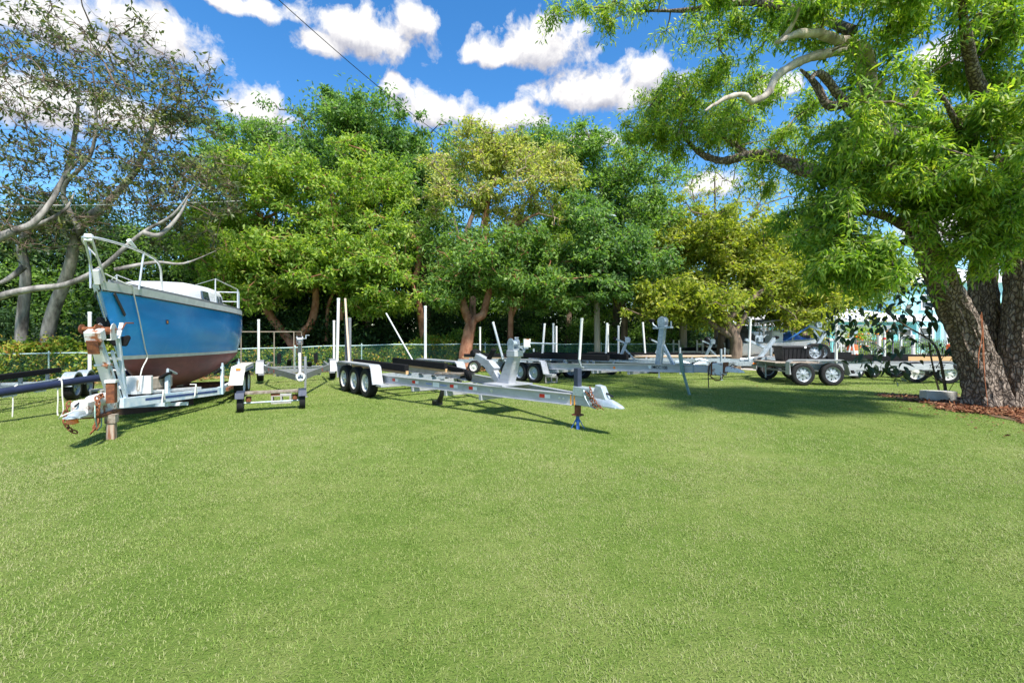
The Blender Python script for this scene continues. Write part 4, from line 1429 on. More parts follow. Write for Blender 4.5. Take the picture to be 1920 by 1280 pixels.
def wheel(parent, x, y, z, r, w, spokes, rimmat, face, rimr=None):
    """wheel with its axle along local y; face +1/-1 is the side the rim looks to"""
    rimr = rimr or r * 0.60
    key = (round(r, 3), round(w, 3), spokes, rimmat)
    if key not in WHEELS:
        hw = w / 2
        tb = MB()
        prof = [(rimr, -hw * .86), (rimr + (r - rimr) * .35, -hw * 1.02), (r * .93, -hw * .98), (r * .985, -hw * .78)]
        k = 5
        for i in range(k):                                   # tread ribs with grooves between
            a0 = -hw * .72 + i * (hw * 1.44) / k
            a1 = a0 + hw * 1.44 / k * .74
            prof += [(r, a0), (r, a1), (r * .968, a1 + .001), (r * .968, a0 + hw * 1.44 / k - .001)]
        prof += [(r * .985, hw * .78), (r * .93, hw * .98), (rimr + (r - rimr) * .35, hw * 1.02), (rimr, hw * .86)]
        tb.lathe(prof, (0, 0, 0), (0, 1, 0), 36)
        tyre = tb.build('tyre', 'rubber', None, smooth=True)
        rb = MB()
        rb.lathe([(rimr * 1.02, -hw * .8), (rimr * .93, -hw * .7), (rimr * .88, hw * .1), (rimr * .93, hw * .72), (rimr * 1.05, hw * .92), (rimr * 1.06, hw * .80), (rimr * 1.0, hw * .7)], (0, 0, 0), (0, 1, 0), 36)
        for i in range(spokes):
            an = 2 * math.pi * i / spokes
            c, s = math.cos(an), math.sin(an)
            half0, half1 = rimr * (.16 if spokes <= 6 else .13), rimr * (.24 if spokes <= 6 else .19)
            if spokes >= 8:
                half0, half1 = rimr * .13, rimr * .25
            q = []
            for rr, hh in ((rimr * .30, half0), (rimr * .93, half1)):
                for sg in (-1, 1):
                    q.append(Vector((c * rr - s * hh * sg, hw * .52 if rr < rimr * .5 else hw * .40, s * rr + c * hh * sg)))
            rb.prism([q[0], q[1], q[3], q[2]], (0, -.018, 0))
        rb.lathe([(rimr * .40, hw * .50), (rimr * .36, hw * .56), (rimr * .17, hw * .56), (rimr * .16, hw * .80), (rimr * .10, hw * .86), (0, hw * .87)], (0, 0, 0), (0, 1, 0), 20)
        rim = rb.build('rim', rimmat, None, smooth=True)
        hb = MB()
        hb.lathe([(0, -hw * .4), (rimr * .9, -hw * .4), (rimr * .88, hw * .12), (0, hw * .14)], (0, 0, 0), (0, 1, 0), 20)
        hub = hb.build('drum', 'dark_drum', None, smooth=True)
        WHEELS[key] = (tyre.data, rim.data, hub.data)
        for o in (tyre, rim, hub):
            bpy.data.objects.remove(o)
    td, rd, hd = WHEELS[key]
    wo = link_mesh('wheel', hd, None, parent)
    wo.location = (x, y, z)
    wo.rotation_euler = (0, random.uniform(0, 1.2), 0) if face > 0 else (0, random.uniform(0, 1.2), math.pi)
    link_mesh('tyre', td, None, wo)
    link_mesh('rim', rd, None, wo)
    return wo


def i_prof(w, h, tf=.012, tw=.009):
    a, b, t, k = w / 2, h / 2, tw / 2, h / 2 - tf
    return [(-a, -b), (a, -b), (a, -k), (t, -k), (t, k), (a, k), (a, b), (-a, b), (-a, k), (-t, k), (-t, -k), (-a, -k)]


def c_prof(w, h, t=.006):
    a, b = w / 2, h / 2
    return [(-a, -b), (a, -b), (a, b), (-a, b)]


def guide_pole(root, x, y, z0, z1, lean=(0, 0), r=.036, m='pvc_white', base_z=None):
    p, q = Vector((x, y, z0)), Vector((x + lean[0], y + lean[1], z1))
    o = MB().tube([p, q], r, 12).build('guide_pole', m, root, smooth=True)
    MB().lathe([(r * 1.12, -.05), (r * 1.12, .012), (0, .016)], q, (q - p), 12).build('cap', m, o, smooth=True)
    if base_z is not None:
        MB().tube([(x, y, z0 + .12), (x, y, z0 - .02), (x, y * .93, base_z + .04), (x, y * .80, base_z)], r * .72, 8).build('bracket', 'galvanised', o, smooth=True)
    return o


def reflector_pair(root, p, xdir, nrm, l=.20, h=.05):
    p, xd, n = Vector(p), Vector(xdir).normalized(), Vector(nrm).normalized()
    for k, m in ((-1, 'red_reflector'), (1, 'white_reflector')):
        c = p + xd * (k * l / 4)
        a = xd * (l / 4)
        u = Vector((0, 0, h / 2))
        MB().prism([c - a - u, c + a - u, c + a + u, c - a + u], n * .003).build('reflector', m, root)


def chain(root, pts, r=.012, m='chain_rust', name='safety_chain'):
    """links strung along a path, one chain = one part"""
    path, _ = smooth_path([Vector(p) for p in pts], [1] * len(pts), 8)
    mb = MB()
    # resample evenly
    tot = 0
    out = [path[0]]
    step = r * 4.0
    acc = 0
    for a, b in zip(path, path[1:]):
        l = (b - a).length
        while acc + l >= step:
            t = (step - acc) / l
            a = a.lerp(b, t)
            out.append(a)
            l = (b - a).length
            acc = 0
        acc += l
    for i, (a, b) in enumerate(zip(out, out[1:])):
        t = (b - a).normalized()
        s = t.cross(Vector((0.3, 0.5, 0.8)))
        s.normalize()
        if i % 2:
            s = t.cross(s)
        ring = []
        for k in range(8):
            an = 2 * math.pi * k / 8
            ring.append((a + b) / 2 + t * math.cos(an) * r * 2.9 + s * math.sin(an) * r * 1.5)
        mb.tube(ring + [ring[0]], r * .62, 5, False)
    return mb.build(name, m, root, smooth=True)


def flat_fender(root, x0, x1, y, r, side, w=.30, m='aluminium', top=None, out=True):
    """straight topped fender over a row of wheels, with slanted front flap"""
    zt = top or 2 * r + .10
    zb = r * 1.12
    path = [(x0 - .02, zb - .05), (x0 - .02, zt - .07), (x0 + .07, zt), (x1 - .16, zt), (x1 - .06, zt - .05), (x1 + .08, zb - .04)]
    mb = MB()
    pts = [Vector((x, y, z)) for x, z in path]
    V = []
    for p in pts:
        V += [p + Vector((0, -w / 2, 0)), p + Vector((0, w / 2, 0))]
    t = .008
    # sheet with thickness, and a lip turned down along both edges
    n = len(pts)
    for i in range(n - 1):
        a, b = pts[i], pts[i + 1]
        d = (b - a).normalized()
        nn = Vector((0, 1, 0)).cross(d)
        nn.normalize()
        q = [a + Vector((0, -w / 2, 0)), a + Vector((0, w / 2, 0)), b + Vector((0, w / 2, 0)), b + Vector((0, -w / 2, 0))]
        mb.prism(q, nn * t * (1 if nn.z < 0 or nn.x < 0 else -1))
    for sg in (-1, 1):
        yy = y + sg * (w / 2 - .004)
        for i in range(n - 1):
            a, b = pts[i], pts[i + 1]
            inn = []
            for p in (b, a):
                c = Vector(((x0 + x1) / 2, 0, r))
                dirc = Vector((c.x - p.x, 0, c.z - p.z))
                dirc = Vector((max(-1, min(1, dirc.x * 6)), 0, -1 if p.z > r * 1.6 else 0)) if True else dirc
                inn.append(p + Vector((dirc.x * (.035 if p.z < zt - .1 else 0), 0, -.035 if p.z > zt - .1 else 0)))
            q = [Vector((v.x, yy, v.z)) for v in (a, b, inn[0], inn[1])]
            mb.prism(q, (0, .004 * sg, 0))
    o = mb.build('fender', m, root)
    MB().box((x1 + .20, y - side * .06, zb - .06), (.30, w * .75, .05)).build('step', m, o)
    return o


def round_fender(root, xs, y, r, side, w=.26, m='galvanised'):
    mb = MB()
    for xc in xs:
        rr = r + .07
        pts = []
        for k in range(15):
            an = R(8 + 164 * k / 14)
            pts.append(Vector((xc + math.cos(an) * rr, y, r + math.sin(an) * rr)))
        for a, b in zip(pts, pts[1:]):
            q = [a + Vector((0, -w / 2, 0)), a + Vector((0, w / 2, 0)), b + Vector((0, w / 2, 0)), b + Vector((0, -w / 2, 0))]
            c = Vector((xc, y, r))
            nn = ((a + b) / 2 - c)
            nn.normalize()
            mb.prism(q, nn * .008)
            for sg in (-1, 1):
                e = Vector((0, sg * w / 2, 0))
                mb.prism([a + e, b + e, b + e - nn * .035, a + e - nn * .035], (0, .004 * sg, 0))
    return mb.build('fender', m, root)


def bunk(root, p, q, h=.16, w=.10, wood=True, brackets=3, zb=.5):
    p, q = Vector(p), Vector(q)
    o = MB().bar(p, q, w, h).build('bunk', 'carpet_black', root, bevel=.012)
    if wood:
        d = (q - p).normalized()
        z = Vector((0, 0, h * .62))
        MB().bar(p - d * .06 - z, q + d * .02 - z, w * .55, h * .5).build('bunk_board', 'wood_raw', o)
    for k in range(brackets):
        t = (k + .5) / brackets
        c = p.lerp(q, t)
        MB().box((c.x, c.y, (zb + c.z) / 2), (.06, .05, max(.05, c.z - zb))).build('bunk_bracket', 'aluminium', o)
    return o


def winch(root, c, s=1.0, m='galvanised', rusty=False):
    """two cheek plates, a drum with strap, gear and crank handle; c is the base of the winch"""
    c = Vector(c)
    mb = MB()
    for sg in (-1, 1):
        poly = []
        for k in range(9):
            an = R(-10 + 200 * k / 8)
            poly.append(c + Vector((math.cos(an) * .11, sg * .075, .14 + math.sin(an) * .11)) * s if False else c + Vector((math.cos(an) * .11 * s, sg * .075 * s, (.14 + math.sin(an) * .11) * s)))
        poly += [c + Vector((-.09 * s, sg * .075 * s, 0)), c + Vector((.09 * s, sg * .075 * s, 0))]
        mb.prism(poly, (0, sg * .008, 0))
    mb.box(c + Vector((0, 0, .008)), (.19 * s, .16 * s, .016))
    o = mb.build('winch', m, root)
    MB().lathe([(0, -.07 * s), (.085 * s, -.07 * s), (.085 * s, -.06 * s), (.055 * s, -.055 * s), (.055 * s, .055 * s), (.085 * s, .06 * s), (.085 * s, .07 * s), (0, .07 * s)], c + Vector((0, 0, .14 * s)), (0, 1, 0), 16).build('drum', 'chain_rust' if rusty else 'galvanised', o, smooth=True)
    MB().tube([c + Vector((-.02, .09 * s, .16 * s)), c + Vector((-.02, .17 * s, .16 * s)), c + Vector((-.16 * s, .17 * s, .26 * s)), c + Vector((-.16 * s, .27 * s, .26 * s))], .011, 6).build('crank_handle', 'rust' if rusty else 'galvanised', o, smooth=True)
    return o


def jack(root, x, y, z_top, z_low, z_foot, w=.075, m='galvanised', leg='galvanised', foot='galvanised', foot_r=.09, stand=None):
    o = MB().box((x, y, (z_top + z_low) / 2), (w, w, z_top - z_low)).build('jack', m, root, bevel=.006)
    MB().box((x, y, (z_low + z_foot) / 2 + .01), (w * .78, w * .78, z_low - z_foot)).build('jack_leg', leg, o)
    MB().lathe([(0, .012), (foot_r, .012), (foot_r, 0), (0, 0)], (x, y, z_foot), (0, 0, 1), 14).build('jack_foot', foot, o)
    return o


def coupler(root, x, z, m='coupler_steel', s=1.0):
    """A-shaped socket housing at the tip of the tongue, nose to +x"""
    mb = MB()
    sec = [(-.30, .085, .10, .0), (-.12, .085, .12, .0), (.0, .08, .11, .0), (.14, .07, .075, -.01), (.24, .05, .045, -.02), (.28, .03, .02, -.02)]
    V, n = [], 15
    for (dx, hw, hh, dz) in sec:
        for k in range(n):
            an = math.pi * k / (n - 1)
            V.append((x + dx * s, math.cos(an) * hw * s, z + dz * s + math.sin(an) * hh * s))
    Fc = []
    for i in range(len(sec) - 1):
        for k in range(n - 1):
            Fc.append((i * n + k, i * n + k + 1, (i + 1) * n + k + 1, (i + 1) * n + k))
    Fc.append(tuple(range(n)))
    Fc.append(tuple((len(sec) - 1) * n + k for k in range(n))[::-1])
    mb.add(V, Fc)
    mb.box((x - .05 * s, 0, z - .012), (.5 * s, .19 * s, .02))
    o = mb.build('coupler', m, root, smooth=True)
    MB().tube([(x - .10 * s, .0, z + .11 * s), (x - .02 * s, 0, z + .17 * s), (x + .10 * s, 0, z + .13 * s)], .014 * s, 7).build('latch', 'black_plastic', o, smooth=True)
    return o


def rails(root, hb, Lr, Lb, z0, z1, w, h, prof, m, tongue_y=.07, xt=-.18):
    """two side rails converging to the tongue; near/far each a part"""
    out = []
    for sg in (-1, 1):
        zb = z0 + (z1 - z0) * (1 - Lb / Lr) if Lr else z0
        pts = [(-Lr, sg * hb, z0), (-Lb, sg * hb, zb), (xt, sg * tongue_y, z1)]
        out.append(MB().sweep(prof(w, h), pts).build('side_rail', m, root))
    return out


def rail_y(x, hb, Lb, ty=.07, xt=-.18):
    if x <= -Lb:
        return hb
    return hb + (ty - hb) * (x + Lb) / (xt + Lb)


HEAD = lambda ux, uy: math.atan2(uy, ux)


# ---------------------------------------------------------------- big aluminium triple axle trailer in the middle of the lawn
def main_trailer():
    T = Vector((1.15, 7.35, 0))
    root = thing('boat_trailer', 'long empty aluminium boat trailer with three axles, its coupler propped on a blue jack stand', 'trailer', T, HEAD(.63, -.777))
    hb, Lb, Lr, z0, z1, h = .98, 5.25, 8.35, .47, .465, .19
    rails(root, hb, Lr, Lb, z0, z1, .095, h, i_prof, 'aluminium')
    yl = lambda x: rail_y(x, hb, Lb)
    for x in (-8.25, -6.9, -5.5, -4.3, -3.2, -2.2):
        MB().box((x, 0, z0 - h / 2 - .055), (.075, 2 * yl(x) + .12, .10)).build('cross_member', 'aluminium', root)
    MB().box((-1.95, 0, z0 + h / 2 + .012), (.60, 2 * yl(-1.95) - .02, .022)).build('deck_plate', 'aluminium', root)
    r = .355
    xs = (-5.95, -6.72, -7.49)
    for sg in (-1, 1):
        for x in xs:
            wheel(root, x, sg * 1.20, r, r, .22, 5, 'rim_white', sg, r * .58)
        flat_fender(root, xs[2] - .42, xs[0] + .48, sg * 1.20, r, sg, .27)
    for x in xs:
        MB().box((x, 0, r), (.08, 2.2, .08)).build('axle', 'galvanised', root)
    for sg in (-1, 1):
        bunk(root, (-8.5, sg * .62, .74), (-5.2, sg * .55, .72), .17, .12, True, 3, z0 + h / 2)
    bunk(root, (-4.95, .48, .70), (-4.0, .34, .66), .13, .09, True, 2, z0 + h / 2)
    # loose board and a black keel pad lying across the frame
    o = MB().bar((-4.2, -.30, z0 + h / 2 + .09), (-3.3, .10, z0 + h / 2 + .11), .16, .035).build('board', 'wood_rot', root)
    mb = MB()
    mb.lathe([(0, -.05), (.09, -.05), (.13, -.02), (.13, .02), (.09, .05), (0, .05)], (-3.05, -.20, z0 + h / 2 + .11), (.25, 1, .35), 14)
    mb.bar((-3.4, -.1, z0 + h / 2 + .04), (-3.0, -.22, z0 + h / 2 + .10), .13, .05)
    mb.build('keel_pad', 'carpet_black', root)
    # swinging black support leg under the near rail
    mb = MB()
    mb.tube([(-3.55, -.50, z0 - .05), (-3.60, -.52, .22), (-3.72, -.52, .07)], [.05, .05, .06], 8)
    mb.box((-3.78, -.52, .05), (.22, .14, .08))
    mb.build('support_leg', 'black_plastic', root)
    # guide poles, board and channel at the back
    guide_pole(root, -8.0, -1.30, .78, 2.55, (.05, .02), .040, base_z=.44)
    guide_pole(root, -7.62, 1.25, .82, 2.42, (0, 0), .042, base_z=.6)
    MB().bar((-7.75, -1.05, .70), (-7.85, -1.13, 2.55), .16, .05, up=(.3, 1, 0)).build('wooden_board', 'wood_bleached', root)
    mb = MB()
    a, b = Vector((-7.93, -1.02, .62)), Vector((-7.93, -1.02, 2.02))
    mb.bar(a, b, .16, .012, up=(.4, -1, 0))
    mb.bar(a + Vector((.07, .03, 0)), b + Vector((.07, .03, 0)), .012, .08, up=(.4, -1, 0))
    mb.bar(a + Vector((-.07, -.03, 0)), b + Vector((-.07, -.03, 0)), .012, .08, up=(.4, -1, 0))
    mb.build('channel_post', 'alu_flange', root)
    MB().tube([(-7.3, .70, .72), (-8.25, .25, 2.2)], .022, 8).build('loose_pole', 'dirty_white', root, smooth=True)
    # winch stand and bow stop arm
    zt = z0 + h / 2 + .023
    mb = MB()
    pl = [(-2.16, zt), (-1.84, zt), (-1.66, 1.12), (-1.84, 1.12)]
    for sg in (-1, 1):
        mb.prism([Vector((x, sg * .08, z)) for x, z in pl], (0, sg * .012, 0))
    mb.prism([Vector((pl[1][0], -.08, pl[1][1])), Vector((pl[1][0], .08, pl[1][1])), Vector((pl[2][0], .08, pl[2][1])), Vector((pl[2][0], -.08, pl[2][1]))], (.012, 0, 0))
    mb.prism([Vector((pl[0][0], -.08, pl[0][1])), Vector((pl[0][0], .08, pl[0][1])), Vector((pl[3][0], .08, pl[3][1])), Vector((pl[3][0], -.08, pl[3][1]))], (-.012, 0, 0))
    post = mb.build('winch_post', 'aluminium', root)
    MB().box((-1.74, 0, 1.17), (.25, .22, .12)).build('post_head', 'aluminium', post, bevel=.008)
    winch(root, (-1.78, 0, 1.236), .9)
    mb = MB()
    mb.box((-1.50, .03, 1.31), (.20, .14, .02))
    mb.box((-1.42, .03, 1.37), (.02, .16, .16))
    mb.build('bow_roller_bracket', 'rusty_white', root)
    MB().tube([(-1.40, .10, 1.37), (-.95, .34, 1.36)], .014, 6).build('winch_handle_bar', 'galvanised', root, smooth=True)
    arm = MB()
    side = [(-2.32, zt), (-2.12, zt), (-2.42, .90), (-2.50, 1.00), (-3.02, 1.15), (-3.10, 1.06), (-2.66, .86)]
    arm.prism([Vector((x, -.06, z)) for x, z in side], (0, .12, 0))
    a_o = arm.build('bow_stop_arm', 'aluminium', root, bevel=.006)
    MB().box((-2.45, 0, .84), (.22, .16, .20), Matrix.Rotation(R(35), 3, 'Y')).build('clamp', 'aluminium', a_o)
    MB().lathe([(0, -.10), (.07, -.10), (.10, 0), (.07, .10), (0, .10)], (-3.06, 0, 1.13), (0, 1, 0), 14).build('roller', 'carpet_black', a_o, smooth=True)
    MB().bar((-2.62, .02, 1.02), (-2.42, .02, 1.24), .12, .06, up=(1, 0, 1)).build('pad', 'carpet_black', a_o, bevel=.02)
    # reflectors along the near rail
    for x in (-5.0, -4.25, -3.0, -2.45, -.72):
        y0, y1 = yl(x - .1), yl(x + .1)
        xd = Vector((.2, -(y1 - y0), 0)).normalized()
        n = Vector((xd.y, -xd.x, 0))
        reflector_pair(root, Vector((x, -yl(x), z0 + .005)) + n * .008, xd, n, .23, .062)
    x = -3.55
    xd = Vector((1, (yl(x) - yl(x + 1)), 0)).normalized()
    n = Vector((xd.y, -xd.x, 0))
    u = Vector((0, 0, 1))
    for dx, l, hh, mm, nm in ((0, .21, .10, 'white_reflector', 'data_plate'), (-.24, .20, .025, 'blue_fade_print', 'faded_decal'), (.24, .20, .025, 'blue_fade_print', 'faded_decal')):
        c = Vector((x, -yl(x), z0)) + xd * dx + n * .008
        MB().prism([c - xd * l / 2 - u * hh / 2, c + xd * l / 2 - u * hh / 2, c + xd * l / 2 + u * hh / 2, c - xd * l / 2 + u * hh / 2], n * .002).build(nm, mm, root)
    for x, rr in ((-1.95, .035), (-.42, .018), (-.34, .018)):
        MB().lathe([(0, .012), (rr, .010), (rr, 0)], Vector((x, -yl(x), z0)) + n * .006, n, 12).build('bolt', 'steel_bright', root)
    # tongue, jack and coupler
    MB().box((.02, 0, z1 - .005), (.62, .15, .15)).build('tongue', 'aluminium', root, bevel=.005)
    hs = MB()
    hs.prism([Vector((-.16, -.09, z1 + .07)), Vector((.26, -.09, z1 + .07)), Vector((.20, -.09, z1 + .21)), Vector((-.14, -.09, z1 + .22))], (0, .18, 0))
    hs.build('actuator_housing', 'coupler_steel', root, bevel=.006)
    jack(root, -.10, -.02, .98, z1 - .09, .215, .095, 'dark_jack', 'rust', 'rust', .10)
    for dx in (-.10, -.02):
        MB().box((dx - .10, 0, z1), (.018, .168, .168)).build('strap', 'orange_strap', root)
    coupler(root, .50, z1 - .02, s=1.05)
    cowl = MB()
    cowl.prism([Vector((.22, -.06, z1 + .04)), Vector((.52, -.06, z1 + .06)), Vector((.42, -.06, z1 + .26)), Vector((.30, -.06, z1 + .28))], (0, .12, 0))
    cowl.build('coupler_bracket', 'coupler_steel', root, bevel=.008)
    chain(root, [(.14, -.10, z1 + .16), (.24, -.12, z1 + .10), (.34, -.13, z1 - .04), (.44, -.12, z1 - .09)], .013)
    chain(root, [(.22, -.09, z1 + .24), (.30, -.13, z1 + .12), (.38, -.12, z1 + .0), (.50, -.10, z1 - .08)], .012)
    MB().tube([(.10, -.10, z1 + .18), (.16, -.13, z1 + .06), (.26, -.14, z1 - .05), (.36, -.12, z1 - .08)], .010, 6).build('brake_cable', 'galvanised', root, smooth=True)
    # the blue axle stand under the jack
    jp = root.matrix_basis @ Vector((-.10, -.02, 0))
    st = thing('jack_stand', 'small blue and white axle stand under the rusty jack leg of the aluminium trailer', 'jack stand', (jp.x, jp.y, 0), HEAD(.63, -.777))
    for k in range(4):
        an = R(45 + 90 * k)
        MB().bar((math.cos(an) * .105, math.sin(an) * .105, .0), (math.cos(an) * .025, math.sin(an) * .025, .15), .045, .012, up=(math.cos(an), math.sin(an), .3)).build('leg', 'blue_paint' if k != 1 else 'white_reflector', st)
    MB().lathe([(0, .21), (.03, .21), (.03, .12), (.035, .12), (.035, .10)], (0, 0, 0), (0, 0, 1), 10).build('post', 'blue_paint', st)
    MB().box((0, 0, .207), (.10, .06, .016)).build('saddle', 'blue_paint', st)


main_trailer()


# ---------------------------------------------------------------- the other triple axle aluminium trailer, parked behind
def second_trailer():
    root = thing('boat_trailer', 'aluminium triple axle trailer with tall winch post and rusty chained coupler beside the green prop', 'trailer', (4.85, 11.6, 0), HEAD(.643, -.766))
    hb, Lb, Lr, h = .95, 4.4, 7.3, .20
    z0, z1 = .47, .66
    rails(root, hb, Lr, Lb, z0, z1, .09, h, i_prof, 'aluminium')
    zr = lambda x: z0 + (z1 - z0) * max(0, (x + Lr)) / Lr
    yl = lambda x: rail_y(x, hb, Lb)
    for x in (-7.1, -5.6, -4.2, -3.0, -1.9):
        MB().box((x, 0, zr(x) - h / 2 - .045), (.07, 2 * yl(x) + .1, .08)).build('cross_member', 'aluminium', root)
    r = .315
    xs = (-5.0, -5.68, -6.36)
    for sg in (-1, 1):
        for x in xs:
            wheel(root, x, sg * 1.16, r, r, .20, 10, 'rim_galv', sg, r * .62)
        flat_fender(root, xs[2] - .40, xs[0] + .45, sg * 1.16, r, sg, .25, 'aluminium')
    for x in xs:
        MB().box((x, 0, r), (.07, 2.1, .07)).build('axle', 'galvanised', root)
    for sg in (-1, 1):
        bunk(root, (-7.0, sg * .62, .82), (-2.6, sg * .46, .86), .17, .11, False, 4, .55)
    guide_pole(root, -6.5, -1.28, .70, 1.98, (-.50, -.05), .042, base_z=.5)
    guide_pole(root, -6.6, 1.28, .70, 1.98, (0, 0), .042, base_z=.5)
    guide_pole(root, -3.3, -.95, .80, 2.02, (.10, 0), .042, base_z=.55)
    mb = MB()
    MB().bar((-1.25, 0, z1 + .05), (-1.12, 0, 1.72), .13, .16, up=(1, 0, 0)).build('winch_post', 'galvanised', root, bevel=.006)
    MB().bar((-.80, 0, z1 + .06), (-1.10, 0, 1.25), .07, .07, up=(1, 0, 0)).build('brace', 'galvanised', root)
    MB().bar((-1.38, 0, 1.72), (-.86, 0, 1.74), .17, .05).build('post_head', 'galvanised', root)
    winch(root, (-1.12, 0, 1.765), 1.05)
    MB().tube([(-1.30, 0, 1.74), (-1.42, 0, 1.82), (-1.45, 0, 1.92)], .022, 7).build('bow_hook', 'galvanised', root, smooth=True)
    MB().lathe([(0, -.08), (.05, -.08), (.06, 0), (.05, .08), (0, .08)], (-1.46, 0, 1.93), (0, 1, 0), 10).build('bow_roller', 'carpet_black', root, smooth=True)
    MB().bar((-.82, -.09, 1.76), (-.82, -.09, 1.90), .03, .03, up=(1, 0, 0)).build('bow_stop', 'galvanised', root)
    # box tongue with lettering on the near rail end
    MB().box((.08, 0, z1), (1.0, .16, .17)).build('tongue', 'aluminium', root, bevel=.005)
    x = -1.05
    xd = Vector((1, (yl(x) - yl(x + 1)), 0)).normalized()
    n = Vector((xd.y, -xd.x, 0))
    p = Vector((x, -yl(x), z1 - .005)) + n * .010
    text_part('MCC10B', .11, 'print_black', root, p, xd, (0, 0, 1), bold=.002)
    c = Vector((-1.33, -yl(-1.33), z1)) + n * .009
    MB().prism([c + xd * a + Vector((0, 0, b)) for a, b in ((-.05, .05), (.05, .05), (.03, -.05), (-.02, -.04))], n * .002).build('white_decal', 'white_reflector', root)
    c = Vector((-2.35, -yl(-2.35), zr(-2.35))) + n * .006
    MB().lathe([(0, .014), (.035, .010), (.038, 0)], c, n, 12).build('marker_light', 'amber', root)
    for x in (-.35, -.20):
        MB().box((x, 0, z1), (.03, .20, .21)).build('clamp_plate', 'galvanised', root)
    # green prop leg
    MB().bar((-.48, -.22, 1.05), (-.40, -.24, .56), .085, .07, up=(1, 0, 0)).build('prop_sleeve', 'green_jack', root)
    MB().bar((-.40, -.24, .60), (-.20, -.26, .0), .05, .05, up=(1, 0, 0)).build('prop_leg', 'green_jack', root)
    # coupler block, rust streaked, with chain
    MB().box((.42, 0, z1 + .02), (.34, .22, .30)).build('actuator_housing', 'rusty_white', root, bevel=.02)
    coupler(root, .78, z1 - .01, 'rusty_white', .95)
    MB().box((.30, 0, z1 + .03), (.03, .25, .33)).build('hanger', 'rust', root)
    MB().box((.60, 0, z1 + .07), (.03, .24, .26)).build('hanger', 'rust', root)
    chain(root, [(.26, -.13, z1 + .16), (.24, -.15, z1 - .05), (.34, -.15, z1 - .20), (.50, -.15, z1 - .24), (.62, -.14, z1 - .10)], .013)
    MB().tube([(.28, -.14, z1 + .15), (.24, -.17, z1 - .1), (.25, -.16, .22)], .012, 6).build('brake_cable', 'wire_black', root, smooth=True)


second_trailer()


# ---------------------------------------------------------------- general galvanised trailers standing further back
def plain_trailer(label, cpl, head, half, L, n_ax, sp, r, zb, rear, rimmat='rim_galv', fender='round', m='galvanised', bunks=True, posts=(), winch_h=1.35, wood=False,
                  spokes=8, winch_x=-.9, h=.13, jackx=-.35, bunk_m=None, Lb=None, coup='coupler_steel', name='boat_trailer', deck=None):
    root = thing(name, label, 'trailer', (cpl[0], cpl[1], GZ(*cpl)), head)
    Lb = Lb or L * .72
    rails(root, half - .22, L + rear, Lb, zb, zb, .06, h, c_prof, m)
    yl = lambda x: rail_y(x, half - .22, Lb)
    xs = [-(L + k * sp) for k in range(n_ax)]
    for x in [-(L + rear) + .1, xs[0] + .55, xs[0] + 1.4, -Lb * .6]:
        MB().box((x, 0, zb - h / 2 - .03), (.06, 2 * yl(x) + .06, .055)).build('cross_member', m, root)
    for sg in (-1, 1):
        for x in xs:
            wheel(root, x, sg * half, r, r, .19, spokes, rimmat, sg, r * .62)
        if fender == 'flat':
            flat_fender(root, xs[-1] - r - .06, xs[0] + r + .10, sg * half, r, sg, .23, m)
        elif fender == 'round':
            round_fender(root, xs, sg * half, r, sg, .22, m)
    for x in xs:
        MB().box((x, 0, r + .02), (.06, 2 * half - .2, .06)).build('axle', m, root)
        for sg in (-1, 1):
            MB().box((x, sg * (half - .22), (r + zb) / 2), (.42, .05, .035)).build('leaf_spring', 'rust', root)
    if bunks:
        for sg in (-1, 1):
            bunk(root, (-(L + rear) + .2, sg * half * .55, zb + .22), (-Lb * .55, sg * half * .42, zb + .22), .12, .09, wood, 3, zb)
    for (x, sg, z1, lx, ly) in posts:
        guide_pole(root, x, sg * (half + .06), zb + .15, z1, (lx, ly), .04, base_z=zb)
    if winch_h:
        MB().bar((winch_x - .15, 0, zb + .06), (winch_x + .12, 0, winch_h), .08, .10, up=(1, 0, 0)).build('winch_post', m, root)
        MB().bar((winch_x + .42, 0, zb + .06), (winch_x + .06, 0, winch_h - .25), .05, .06, up=(1, 0, 0)).build('brace', m, root)
        winch(root, (winch_x + .16, 0, winch_h - .02), .85, m)
        MB().bar((winch_x + .10, 0, winch_h - .05), (winch_x - .28, 0, winch_h + .12), .06, .06, up=(0, 0, 1)).build('bow_arm', m, root)
        MB().lathe([(0, -.09), (.045, -.09), (.06, -.03), (.06, .03), (.045, .09), (0, .09)], (winch_x - .30, 0, winch_h + .13), (0, 1, 0), 10).build('bow_roller', 'carpet_black', root, smooth=True)
    MB().box((-.05, 0, zb), (.75, .09, .10)).build('tongue', m, root)
    coupler(root, .45, zb, coup, .85)
    jack(root, jackx, .12, zb + .50, zb - .06, .0, .06, m, m, m, .07)
    return root


# trailer facing the camera, between the sailboat and the big trailer
tb = plain_trailer('aluminium single axle trailer with square fenders behind the wooden axle dolly', (-5.1, 10.95), HEAD(2.3, -4.75), 1.12, 5.2, 1, .8, .30, .50, 1.0,
                   'rim_galv', 'flat', 'alu_flange', False, ((-5.35, -1, 2.05, 0, 0), (-5.35, 1, 2.05, 0, 0)), 1.32, winch_x=-.75, h=.15, jackx=-.25, Lb=3.9, coup='galvanised')
for (x, y, l, a) in ((-4.6, -.55, .34, 85), (-4.6, .55, .34, 85), (-3.4, -.25, .30, 40), (-2.9, .30, .26, 30)):
    c = Vector((x, y, .60))
    MB().bar(c, c + Vector((math.cos(R(a)) * l, 0, math.sin(R(a)) * l)), .12, .05, up=(1, 0, .2)).build('bunk_pad', 'carpet_black', tb, bevel=.015)
MB().lathe([(.06, .05), (.085, .06), (.11, .0), (.10, -.05), (.075, -.03), (.06, .03)], (.62, 0, .56), (1, 0, .1), 18).build('rope_coil', 'rope_white', tb, smooth=True)
